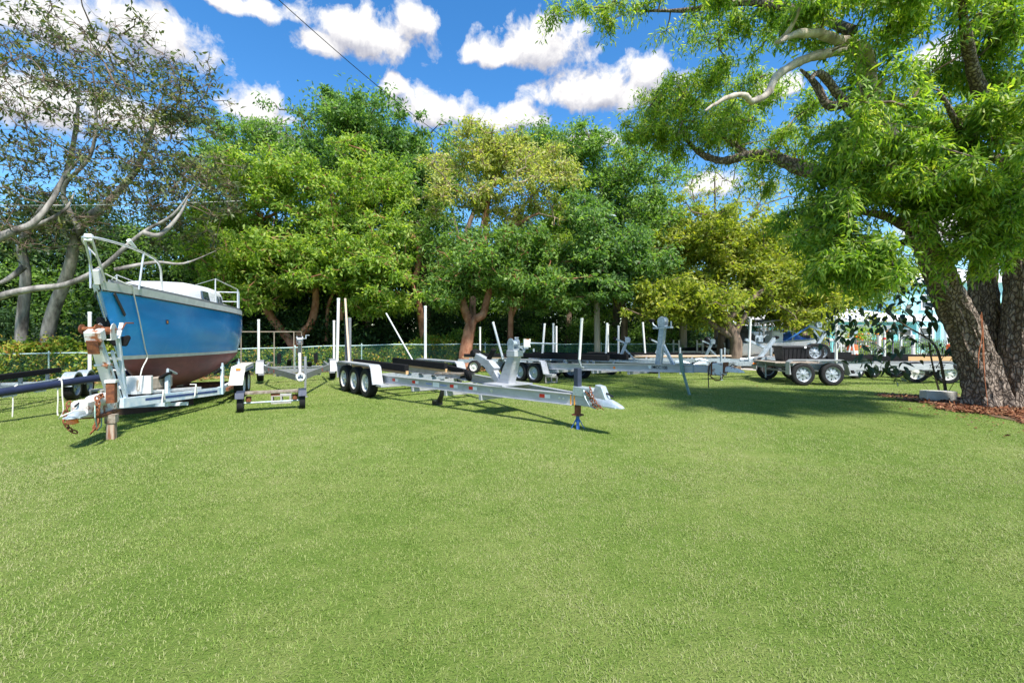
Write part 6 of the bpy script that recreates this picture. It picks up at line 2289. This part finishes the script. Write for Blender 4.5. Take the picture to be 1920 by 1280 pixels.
# long dark blue mast lying across the trailers at the left
m0, m1 = P(-140, 757, 6.9), P(245, 699, 10.0)
mast = thing('mast', 'long dark blue mast lying across the dark tandem trailer beside the sailboat', 'mast', (m0.x, m0.y, 0))
mo = MB().tube([m0, m0.lerp(m1, .5), m1], .074, 16).build('spar', 'mast_blue', mast, True, True)
dm = (m1 - m0).normalized()
for t in (.18, .42, .55, .7):
    c = m0.lerp(m1, t)
    MB().lathe([(0, .02), (.022, .015), (.022, 0)], c + Vector((0.02, -.086, .01)), (0, -1, .1), 8).build('rivet', 'dirty_white', mast, True)
for t, w in ((.335, .20), (.48, .16)):
    c = m0.lerp(m1, t) + Vector((0, -.05, -.07))
    MB().bar(c - dm * w / 2, c + dm * w / 2, .05, .05).build('cleat', 'dirty_white', mast, True)
for (t, dl, ln) in ((.365, 0, .46), (.585, 0, .72)):
    c = m0.lerp(m1, t)
    if ln > .5:
        path, rr = smooth_path([c + Vector((-.02, .03, .095)), c + Vector((0, -.10, .03)), c + Vector((.01, -.11, -.3)), c + Vector((0, -.11, -.55)), c + Vector((.05, -.12, -.62)), c + Vector((.11, -.11, -.52)), c + Vector((.09, -.11, -.2)), c + Vector((.06, -.09, .05)), c + Vector((-.1, .0, .10))], [.011] * 9, 4)
    else:
        path, rr = smooth_path([c + Vector((0, -.02, .092)), c + Vector((0, -.095, .02)), c + Vector((.01, -.1, -.2)), c + Vector((.0, -.1, -ln))], [.010] * 4, 4)
    MB().tube(path, rr, 6).build('rope', 'rope_white', mast, True, True)
# trestle that carries its outer end, beyond the picture edge
tp = m0.lerp(m1, .12)
tre = thing('trestle', 'wooden trestle carrying the outer end of the blue mast', 'trestle', (tp.x, tp.y, 0))
zt_ = tp.z - .09
for sx in (-1, 1):
    for sy in (-1, 1):
        MB().bar((sx * .28, sy * .18, 0), (sx * .26, 0, zt_ - .05), .05, .07, up=(0, 1, 0)).build('leg', 'wood_grey', tre)
MB().bar((-.35, 0, zt_ - .045), (.35, 0, zt_ - .045), .08, .09).build('beam', 'wood_grey', tre)

# pipe frame standing by the fence behind the sailboat
pf = thing('pipe_frame', 'thin rusty pipe frame standing in front of the fence behind the sailboat stern', 'frame', P(510, 690, 18.3) * Vector((1, 1, 0)) if False else (P(510, 690, 18.3).x, 18.3, GZ(P(510, 690, 18.3).x, 18.3)))
fx = [P(x, 650, 18.3).x for x in (452, 514, 546, 551)]
zt_ = P(500, 622, 18.3).z
zg = GZ(fx[1], 18.3)
for i, x in enumerate(fx):
    y = 18.3 + (.9 if i == 2 else 0)
    MB().tube([(x, y, zg), (x, y, zt_)], .022, 8).build('upright', 'pipe_frame', pf, True, True)
MB().tube([(fx[0], 18.3, zt_), (fx[3], 18.3, zt_), (fx[2], 19.2, zt_)], .022, 8).build('top_pipe', 'pipe_frame', pf, True, True)
MB().tube([(fx[0], 18.3, zg + .55), (fx[1], 18.3, zg + .55)], .018, 8).build('rail', 'pipe_frame', pf, True, True)


# ================================================================ poles and wires
pb = P(1120, 690, 21.2)
up_ = thing('street_lamp', 'weathered wooden pole with a round street lamp among the trees', 'street lamp', (pb.x, 21.2, 0))
MB().tube([(pb.x, 21.2, -.1), (pb.x - .02, 21.2, 3.5), (pb.x - .05, 21.2, 7.2)], [.15, .135, .11], 12).build('pole', 'pole_wood', up_, True, True)
lp = P(1146, 406, 20.6)
MB().tube([(pb.x - .05, 21.2, 6.3), (pb.x + .15, 21.0, 6.75), (lp.x, lp.y, lp.z + .05)], .025, 7).build('arm', 'galvanised', up_, True, True)
MB().lathe([(.0, .10), (.10, .09), (.22, .02), (.23, -.02), (.15, -.10), (0, -.13)], lp, (0, 0, 1), 14).build('lamp_head', 'galvanised', up_, True, True)
p2 = P(1281, 650, 23.5)
wp = thing('wooden_post', 'short weathered wooden post behind the tall galvanised winch post', 'post', (p2.x, 23.5, 0))
MB().tube([(p2.x, 23.5, -.1), (p2.x, 23.5, 2.4)], [.19, .17], 12).build('post', 'pole_wood', wp, True, True)
MB().lathe([(.172, 0), (.15, .02), (0, .03)], (p2.x, 23.5, 2.4), (0, 0, 1), 12).build('post_top', 'pole_wood', wp, True, True)


def wire(label, a, b, sag, r, m='wire_black'):
    pts = []
    for k in range(17):
        t = k / 16
        p = a.lerp(b, t)
        p.z -= sag * 4 * t * (1 - t)
        pts.append(p)
    o = MB().tube(pts, r, 5).build('overhead_wire', m, None, smooth=True)
    return tag(o, label, 'wire')


wire('black overhead wire slanting down from the sky into the pale flat topped tree', P(430, -85, 13), P(862, 280, 23), .25, .014)
wire('pale overhead wire running level through the sprawling tree', P(-60, 385, 16.3), P(450, 377, 16.8), .06, .016, 'dirty_white')


# ================================================================ the yard and houses beyond
def tote():
    c = tg.matrix_basis @ Vector((-6.05, .05, .682))
    root = thing('storage_tote', 'black plastic storage tote with lid on the bed of the long side-on trailer', 'tote', c, HEAD(.998, -.05))
    mb = MB()
    lo, hi = (.36, .24), (.42, .29)
    V = [Vector((sx * lo[0], sy * lo[1], 0)) for sx, sy in ((-1, -1), (1, -1), (1, 1), (-1, 1))] + [Vector((sx * hi[0], sy * hi[1], .44)) for sx, sy in ((-1, -1), (1, -1), (1, 1), (-1, 1))]
    mb.add(V, [(3, 2, 1, 0), (0, 1, 5, 4), (1, 2, 6, 5), (2, 3, 7, 6), (3, 0, 4, 7), (4, 5, 6, 7)])
    for k in range(6):
        x = -.32 + k * .128
        mb.box((x, -.275 + .005, .22), (.025, .03, .36), Matrix.Rotation(R(6.5), 3, 'X'))
    mb.build('bin', 'black_plastic', root)
    MB().box((0, 0, .465), (.92, .64, .07)).build('lid', 'black_plastic', root, bevel=.02)
    MB().box((.28, -.325, .46), (.07, .012, .06)).build('latch', 'white_reflector', root)
    for k, (dx, dy) in enumerate(((.80, .10), (1.15, .35))):
        c2 = tg.matrix_basis @ Vector((-6.05 + dx, .05 + dy, .68 + .29))
        w = thing('spare_wheel', 'spare wheel standing upright on the trailer bed next to the black tote' if k == 0 else 'spare wheel standing upright behind another beside the crossed white stands', 'wheel', c2, R(-8 - 6 * k))
        wo = wheel(w, 0, 0, 0, .29, .19, 8, 'rim_galv', -1)


tote()


def stand(label, px, d, kind):
    b_ = P(px, 680, d)
    root = thing('winch_stand', label, 'stand', (b_.x, d, .016), R(-8))
    z = lambda y: P(px, y, d).z - .016
    if kind == 'lean':
        MB().bar((-.35, 0, 0), (.62, 0, z(622)), .16, .12, up=(1, 0, 1)).build('post', 'galvanised', root, bevel=.01)
        MB().bar((.68, 0, z(624)), (-.05, 0, z(610)), .09, .09).build('arm', 'galvanised', root)
        MB().bar((.15, 0, z(618)), (.42, 0, z(636)), .05, .06).build('brace', 'galvanised', root)
        MB().tube([(-.05, -.06, z(612)), (-.55, -.12, z(626)), (-1.15, -.15, z(642))], [.05, .03, .008], 5).build('blue_strap', 'blue_paint', root)
        winch(root, (.35, 0, z(614)), 1.0)
        MB().box((-.35, 0, .03), (.5, .5, .06)).build('foot', 'galvanised', root)
    else:
        for (x0, x1) in ((-.42, -.25), (.05, -.05), (.12, .38), (.62, .42)):
            MB().bar((x0, 0, 0), (x1, 0, z(640)), .05, .05, up=(0, 1, 0)).build('leg', 'dirty_white', root)
        MB().bar((-.50, 0, z(637)), (.50, 0, z(637)), .10, .10).build('beam', 'dirty_white', root, bevel=.008)
        MB().bar((.36, 0, z(637)), (.42, 0, z(622)), .14, .10, up=(0, 1, 0)).build('head', 'galvanised', root, bevel=.02)
        MB().lathe([(0, -.09), (.09, -.09), (.09, .09), (0, .09)], (.50, 0, z(622)), (0, 1, 0), 14).build('drum', 'galvanised', root, smooth=True)
        MB().box((0, .2, .05), (1.1, .5, .10)).build('foot', 'galvanised', root)


stand('leaning grey winch stand with a blue strap behind the spare wheels', 1518, 19.6, 'lean')
stand('white four legged stand with winch drum behind the long trailer', 1578, 19.5, 'legs')


def drum_barrel(label, px, d, rust=False):
    b_ = P(px, 680, d)
    root = thing('traffic_drum', label, 'traffic drum', (b_.x, d, .016))
    zs = [0, .10, .30, .48, .68, .86, .98]
    for i, (a, b) in enumerate(zip(zs, zs[1:])):
        r0, r1 = .29 - .04 * a, .29 - .04 * b
        MB().lathe([(r0 * .99, a), (r0, a + .01), (r1, b - .01), (r1 * .96, b)], (0, 0, 0), (0, 0, 1), 18).build('band', 'orange_drum' if i % 2 == 0 else ('dirty_white' if i != 5 else 'orange_drum'), root, smooth=True)
    MB().lathe([(.25, .98), (.16, 1.02), (0, 1.02)], (0, 0, 0), (0, 0, 1), 18).build('top', 'orange_drum', root, smooth=True)
    MB().lathe([(.36, .0), (.36, .05), (.29, .06)], (0, 0, 0), (0, 0, 1), 18).build('base', 'rubber', root)


drum_barrel('orange and white traffic drum in front of the picket fence by the white stand', 1598, 25.5)
drum_barrel('orange and white traffic drum against the picket fence behind the great tree trunk', 1785, 27.0)
cb = P(1606, 680, 21.0)
cone = thing('traffic_cone', 'orange traffic cone on the pavement beside the traffic drum', 'cone', (cb.x, 21.0, .016))
MB().lathe([(.16, .03), (.03, .68), (0, .68)], (0, 0, 0), (0, 0, 1), 16).build('cone_body', 'orange_drum', cone, smooth=True)
MB().box((0, 0, .015), (.38, .38, .03)).build('base', 'orange_drum', cone)


def picket_fence():
    x0, x1, y = 17.5, 42.0, 29.5
    root = thing('picket_fence', 'dark metal picket fence between the yard and the turquoise houses', 'fence', (x0, y, 0))
    H = 1.28
    for z in (.16, H - .14):
        MB().box(((x0 + x1) / 2, y, z), (x1 - x0, .03, .035)).build('rail', 'picket_grey', root, True)
    mb = MB()
    x = x0
    while x < x1:
        mb.box((x, y - .002, H / 2), (.022, .022, H - .04))
        x += .115
    tag(mb.build('pickets', 'picket_grey', root, True), kind='stuff')
    x = x0
    while x < x1:
        MB().box((x, y, H / 2 + .03), (.06, .06, H + .06)).build('post', 'picket_grey', root, True)
        x += 2.4
    for px in (1648, 1712):
        pp = P(px, 650, 28.9)
        w = thing('white_bollard', 'thick white post in front of the picket fence, %s' % ('by the orange flowering hedge' if px < 1700 else 'behind the sapling leaves'), 'post', (pp.x, 28.9, .016))
        MB().tube([(pp.x, 28.9, .016), (pp.x, 28.9, 1.55)], .11, 12).build('post_body', 'white_paint', w, True, True)
        MB().lathe([(.11, 0), (.08, .03), (0, .045)], (pp.x, 28.9, 1.55), (0, 0, 1), 12).build('cap', 'white_paint', w, True, True)


picket_fence()


def hedge(label, px0, px1, d, h, leafm, seed, flowers=None):
    a, b = P(px0, 640, d).x, P(px1, 640, d).x
    r = np.random.default_rng(seed)
    n = int((b - a) * h * 9)
    C = np.stack([r.uniform(a, b, n), d + r.uniform(0, 1.1, n), r.uniform(.1, h, n)], 1)
    root = thing('hedge', label, 'hedge', ((a + b) / 2, d, 0))
    off = np.array(root.location)
    V, Fc = leaf_cards(C, np.full(n, .3), 90, .13, .075, .1, .6, 1.0, seed)
    tag(link_mesh('foliage', fast_mesh('foliage', V - off, Fc), leafm, root), kind='stuff')
    mb = MB()
    for k in range(14):
        x = a + (b - a) * (k + .5) / 14
        mb.tube([(x, d + .5, 0), (x + .1, d + .5, h * .8)], .02, 5)
    mb.build('stems', 'bark_brown', root, True)
    if flowers:
        C2 = np.stack([r.uniform(a, b, 30), np.full(30, d - .25), r.uniform(h * .35, h, 30)], 1)
        V, Fc = leaf_cards(C2, np.full(30, .04), 6, .09, .07, 0, .8, 1.0, seed + 1)
        tag(link_mesh('flowers', fast_mesh('flowers', V - off, Fc), flowers, root), kind='stuff')


hedge('clipped green hedge with orange flowers behind the picket fence', 1585, 1660, 32.0, 2.0, 'leaf_gumbo', 91, 'amber')
hedge('yellow and green croton hedge behind the boats in the yard', 1470, 1560, 31.0, 2.3, 'leaf_yellow', 92, 'red_plastic')
hedge('dark green hedge at the foot of the turquoise house', 1660, 1900, 34.0, 1.1, 'leaf_mid', 93)
hedge('dense dark hedge closing the yard below the low hanging tree', 1230, 1430, 34.0, 3.0, 'leaf_dark', 94)


def house(name, label, x0, x1, d, depth, h, wallm, roof_h, storeys=1, openings=(), eave=.6, hip=True):
    """a house facing the camera; openings: (x, z, w, h, kind)"""
    root = thing(name, label, 'house', ((x0 + x1) / 2, d, 0))
    w = x1 - x0
    MB().box((0, depth / 2, h / 2), (w, depth, h)).build('wall', wallm, root)
    zb = h
    rm = MB()
    e = eave
    b4 = [Vector((-w / 2 - e, -e, zb)), Vector((w / 2 + e, -e, zb)), Vector((w / 2 + e, depth + e, zb)), Vector((-w / 2 - e, depth + e, zb))]
    rg = min(w, depth) * .45
    t2 = [Vector((-w / 2 + rg, depth / 2, zb + roof_h)), Vector((w / 2 - rg, depth / 2, zb + roof_h))]
    b4t = [v + Vector((0, 0, .18)) for v in b4]
    rm.add(b4 + b4t + [v + Vector((0, 0, .18)) for v in t2], [(3, 2, 1, 0), (0, 1, 5, 4), (1, 2, 6, 5), (2, 3, 7, 6), (3, 0, 4, 7), (4, 5, 9, 8), (5, 6, 9), (6, 7, 8, 9), (7, 4, 8)])
    rf = rm.build('roof', 'roof_white', root)
    MB().box((0, -e - .012, zb + .05), (w + 2 * e + .02, .02, .22)).build('fascia', 'trim_white', rf)
    for (x, z, ww, hh, kind) in openings:
        if kind == 'window':
            fr = MB()
            for sx in (-1, 1):
                fr.box((x + sx * ww / 2, -.04, z), (.10, .10, hh + .1))
            for sz in (-1, 1):
                fr.box((x, -.04, z + sz * hh / 2), (ww - .102, .098, .10))
            fr.box((x, -.035, z), (ww - .102, .05, .05))
            wo = fr.build('window', 'trim_white', root)
            MB().box((x, -.012, z), (ww - .1, .02, hh - .1)).build('pane', 'pane_dark', wo)
            MB().box((x, -.09, z - hh / 2 - .08), (ww + .3, .14, .06)).build('sill', 'trim_white', wo)
        elif kind == 'garage':
            g_ = MB().box((x, -.03, z), (ww + .2, .05, hh + .1)).build('garage_door', 'trim_white', root)
            for k in range(4):
                MB().box((x, -.062, z - hh / 2 + (k + .5) * hh / 4), (ww, .02, hh / 4 - .04)).build('panel', 'white_paint', g_, bevel=.01)
        elif kind == 'band':
            MB().box((x, -.05, z), (ww, .12, hh)).build('band', 'trim_white', root)
        elif kind == 'door':
            do = MB().box((x, -.03, z), (ww, .06, hh)).build('door', 'trim_white', root)
            MB().box((x, -.065, z + .2), (ww - .3, .02, hh * .5)).build('pane', 'pane_dark', do)
        elif kind == 'column':
            MB().box((x, -.5, z), (ww, ww, hh)).build('column', 'trim_white', root)
    return root


house('garage_wing', 'low turquoise building with white garage door beyond the picket fence', 26.6, 33.8, 38, 8, 2.75, 'turquoise_wall', 1.2, 1,
      [(28.7, 1.2, 2.6, 2.2, 'garage') if False else (-1.6, 1.25, 2.6, 2.3, 'garage'), (1.0, 1.3, .9, 2.2, 'door'), (2.6, 1.55, 1.0, 1.1, 'window')])
house('tall_house', 'two storey pale turquoise house with white bands behind the sapling', 34.2, 46.5, 40, 10, 6.2, 'pale_blue_wall', 2.0, 2,
      [(-4.0, 1.6, 1.2, 1.3, 'window'), (-1.2, 1.6, 1.2, 1.3, 'window'), (2.0, 1.4, 1.1, 2.3, 'door'), (4.3, 4.6, .9, 1.1, 'window'), (-3.9, 4.5, 1.0, 1.2, 'window'), (-.9, 4.5, 1.0, 1.2, 'window'), (0, 3.1, 12.5, .45, 'band'), (1.8, 4.5, .9, 1.1, 'window'),
       (-5.6, 1.55, .28, 3.1, 'column'), (-2.6, 1.55, .28, 3.1, 'column'), (.4, 1.55, .28, 3.1, 'column'), (3.4, 1.55, .28, 3.1, 'column')])
house('boat_house', 'long white roofed house partly hidden by the low hanging tree branches', 14.5, 25.5, 43, 8, 2.5, 'turquoise_wall', 1.5, 1,
      [(-3.5, 1.4, 1.6, 1.2, 'window'), (0, 1.4, 1.6, 1.2, 'window'), (3.6, 1.2, 1.1, 2.2, 'door')], .9)


# covered boat lift with posts, and boats stored in the yard
def skiff(label, px, d, L, hd, canopy=True, col='gelcoat_white'):
    b_ = P(px, 670, d)
    root = thing('skiff', label, 'boat', (b_.x, d, .016), hd)
    V, Fc = [], []
    n, m = 14, 7
    for i in range(n + 1):
        t = i / n
        w = .85 * (1 - max(0, (t - .55) / .45) ** 2.2)
        zk = .55 + .30 * max(0, (t - .6) / .4) ** 2
        zs = 1.15 + .22 * t * t
        for j in range(m):
            u = j / (m - 1) * 2 - 1
            a = abs(u)
            V.append((-L / 2 + L * t, w * (1 if u > 0 else -1) * a ** .6, zk + (zs - zk) * a ** 2.2))
    for i in range(n):
        for j in range(m - 1):
            Fc.append((i * m + j, i * m + j + 1, (i + 1) * m + j + 1, (i + 1) * m + j))
    Fc.append(tuple(range(m)))
    MB().add(V, Fc).build('hull', col, root, smooth=True)
    MB().box((-.15, 0, 1.10), (L * .75, 1.3, .05)).build('deck', 'gelcoat_white', root)
    MB().box((-.1, 0, 1.42), (.55, .6, .65)).build('console', 'gelcoat_white', root, bevel=.06)
    if canopy:
        for sx in (-.55, .45):
            for sy in (-.5, .5):
                MB().tube([(sx, sy, 1.1), (sx + .08, sy * .9, 2.25)], .03, 7).build('canopy_post', 'white_paint', root, smooth=True)
        V, Fc = [], []
        for i in range(9):
            for j in range(5):
                u, v = i / 8 * 2 - 1, j / 4 * 2 - 1
                V.append((u * 1.25, v * .85, 2.32 - .10 * u * u - .06 * v * v + .06 * u))
        k = len(V)
        V += [(a, b, c - .05) for a, b, c in V]
        for i in range(8):
            for j in range(4):
                f = (i * 5 + j, i * 5 + j + 1, (i + 1) * 5 + j + 1, (i + 1) * 5 + j)
                Fc.append(f[::-1])
                Fc.append(tuple(k + q for q in f))
        for i in range(8):
            for j in (0, 4):
                Fc.append((i * 5 + j, (i + 1) * 5 + j, k + (i + 1) * 5 + j, k + i * 5 + j))
        for j in range(4):
            for i in (0, 8):
                Fc.append((i * 5 + j, i * 5 + j + 1, k + i * 5 + j + 1, k + i * 5 + j))
        MB().add(V, Fc).build('canopy', 'canvas_grey', root, smooth=True)
    MB().box((-L / 2 - .15, 0, 1.15), (.35, .35, .55)).build('outboard', 'black_plastic', root, bevel=.06)
    for x in (-L * .3, L * .2):
        MB().box((x, 0, .29), (.3, 1.1, .58)).build('chock', 'wood_grey', root)
    return root


skiff('small white skiff with grey canopy stored behind the black tote', 1455, 21.5, 4.2, R(4))
skiff('white open boat on chocks under the white boat house roof', 1420, 27.5, 5.5, R(-6), False)


def jet_ski(label, px, d, hd, tarp):
    b_ = P(px, 670, d)
    root = thing('jet_ski', label, 'jet ski', (b_.x, d, .95), hd)
    V, Fc = [], []
    n, m = 14, 11
    for i in range(n + 1):
        t = i / n
        if tarp:
            h = [.30, .45, .50, .55, .70, .95, 1.08, 1.05, .92, .80, .70, .60, .50, .40, .28][i]
        else:
            h = [.28, .42, .45, .46, .50, .62, .78, .82, .70, .60, .52, .46, .40, .32, .20][i]
        w = [.40, .50, .52, .53, .54, .55, .55, .54, .53, .50, .46, .40, .32, .22, .10][i]
        for j in range(m):
            an = math.pi * j / (m - 1)
            c, s = math.cos(an), math.sin(an)
            wob = 1 + (.06 * math.sin(i * 2.3 + j * 3.1) if tarp else 0)
            V.append((-1.4 + 2.8 * t, w * wob * (abs(c) ** .7) * (1 if c > 0 else -1), h * wob * max(0, s) ** .9))
    for i in range(n):
        for j in range(m - 1):
            Fc.append((i * m + j, i * m + j + 1, (i + 1) * m + j + 1, (i + 1) * m + j))
    Fc.append(tuple(range(m)))
    Fc.append(tuple(n * m + j for j in range(m))[::-1])
    MB().add(V, Fc).build('cover' if tarp else 'body', 'grey_tarp' if tarp else 'jet_blue', root, smooth=True)
    hl = MB()
    hl.sweep([(-.5, 0), (-.25, -.22), (.25, -.22), (.5, 0)], [(-1.35, 0, .05), (.8, 0, .06), (1.2, 0, .12)])
    hl.build('hull', 'gelcoat_white', root)
    if not tarp:
        MB().box((-.45, 0, .52), (1.1, .34, .16)).build('seat', 'black_plastic', root, bevel=.05)
        MB().tube([(.05, -.38, .92), (.12, 0, .95), (.05, .38, .92)], .025, 7).build('handlebar', 'black_plastic', root, smooth=True)
        MB().box((.35, 0, .80), (.30, .40, .10), Matrix.Rotation(R(30), 3, 'Y')).build('windshield', 'pane_dark', root, bevel=.03)
        MB().box((-.2, -.50, .30), (1.6, .03, .10)).build('side_stripe', 'gelcoat_white', root)
    return root


jet_ski('jet ski wrapped in a grey tarpaulin on the long white rack', 1384, 23.2, R(175), True)
jet_ski('blue and white jet ski on the long white rack behind the crossed winch stand', 1478, 23.4, R(170), False)

# long rack with white H frames that carries the jet skis
rk0, rk1 = P(1255, 660, 23.4).x, P(1520, 660, 23.4).x
rack = thing('boat_rack', 'long low rack with white H shaped frames carrying the jet skis', 'rack', ((rk0 + rk1) / 2, 23.4, .016))
for y in (22.95, 23.85):
    MB().box(((rk0 + rk1) / 2, y, .84), (rk1 - rk0, .10, .16)).build('beam', 'carpet_black', rack, True)
    MB().box(((rk0 + rk1) / 2, y, .70), (rk1 - rk0, .08, .10)).build('beam', 'white_paint', rack, True)
for px in (1266, 1310, 1352, 1400, 1450, 1505):
    x = P(px, 660, 23).x
    for sx in (-.14, .14):
        MB().box((x + sx, 22.86, .66), (.07, .06, 1.28)).build('upright', 'white_paint', rack, True)
    MB().box((x, 22.862, 1.10), (.21, .05, .07)).build('cross_bar', 'white_paint', rack, True)
    MB().box((x, 23.85, .34), (.10, .10, .64)).build('leg', 'white_paint', rack, True)

# posts and roof of the open boat shelter behind
sh = thing('boat_shelter', 'open boat shelter with white posts and pale flat roof behind the skiff', 'shelter', (P(1470, 660, 32).x, 34, .016))
for px in (1392, 1440, 1490, 1545):
    for yy in (32, 36):
        x = P(px, 660, 32).x
        MB().box((x, yy, 1.4), (.16, .16, 2.8)).build('post', 'trim_white', sh, True)
xa, xb = P(1380, 660, 32).x, P(1560, 660, 32).x
MB().box(((xa + xb) / 2, 34, 2.88), (xb - xa, 5.2, .18)).build('roof', 'roof_white', sh, True)
MB().box(((xa + xb) / 2, 31.38, 2.80), (xb - xa + .1, .04, .30)).build('fascia', 'trim_white', sh, True)

# long planks lying over the trailers in the middle distance
for (xa, xb, y_, d, lab) in ((1190, 1370, 667, 16.9, 'long bare timber plank laid over the trailers behind the rusty chained coupler'), (1640, 1790, 667, 17.0, 'long timber plank laid across the trailer with orange bunks')):
    a, b = P(xa, y_, d), P(xb, y_, d + .1)
    o = MB().bar(a, b, .14, .05).build('timber_plank', 'wood_bleached', None, bevel=.004)
    tag(o, lab, 'plank')

# parked car glimpsed beyond the great tree, at the picture's right edge
cp = P(1925, 680, 19)
car = thing('parked_car', 'dark blue car glimpsed behind the great tree at the yard', 'car', (cp.x + 1.6, 19.5, .016), R(5))
V, Fc = [], []
prof = [(-2.1, .45, .45), (-2.1, .80, .80), (-1.6, .92, .86), (-.9, 1.0, .88), (-.35, 1.42, .72), (.9, 1.45, .70), (1.55, 1.05, .84), (2.1, .95, .82), (2.15, .45, .8)]
for (x, z, w) in prof:
    V += [(x, -w, z), (x, w, z)]
for i in range(len(prof) - 1):
    Fc.append((i * 2, i * 2 + 1, i * 2 + 3, i * 2 + 2))
k = len(V)
V += [(x, -.85, .35) for x, z, w in prof] + [(x, .85, .35) for x, z, w in prof]
for i in range(len(prof) - 1):
    Fc.append((i * 2, i * 2 + 2, k + i + 1, k + i))
    Fc.append((i * 2 + 1, k + len(prof) + i, k + len(prof) + i + 1, i * 2 + 3))
MB().add(V, Fc).build('body', 'car_blue', car)
MB().prism([Vector((-.75, -.83, 1.02)), Vector((1.3, -.83, 1.08)), Vector((.85, -.76, 1.38)), Vector((-.35, -.77, 1.36))], (0, -.02, 0)).build('side_window', 'pane_dark', car)
for x in (-1.35, 1.35):
    for sg in (-1, 1):
        wheel(car, x, sg * .80, .32, .32, .2, 8, 'rim_galv', sg)

# distant palm between the trunks
pp_ = P(1868, 660, 31)
palm = thing('palm_tree', 'distant palm seen between the trunks of the great tree', 'palm', (pp_.x, 31, 0))
tp_ = P(1868, 575, 31)
MB().tube([(pp_.x, 31, 0), (pp_.x + .05, 31, tp_.z * .5), tp_], [.16, .13, .11], 8).build('trunk', 'bark_grey', palm, True, True)
for k in range(16):
    an = 2 * math.pi * k / 16 + .2 * (k % 3)
    el = .9 - .55 * (k % 3)
    d0 = Vector((math.cos(an), math.sin(an), 0))
    pts = [tp_ + d0 * (1.7 * t) * math.cos(el * .5) + Vector((0, 0, el * t * 1.5 - 1.5 * t * t)) for t in (0, .25, .5, .75, 1)]
    mb = MB()
    sd_ = d0.cross(Vector((0, 0, 1)))
    for a, b in zip(pts, pts[1:]):
        for j in range(4):
            c = a.lerp(b, j / 4)
            for sg in (-1, 1):
                tip = c + sd_ * sg * .38 + (b - a).normalized() * .25 - Vector((0, 0, .12))
                mb.add([c, c + (b - a) * .2, tip], [(0, 1, 2)])
    mb.tube(pts, .012, 4, False)
    mb.build('frond', 'leaf_gumbo', palm, True)
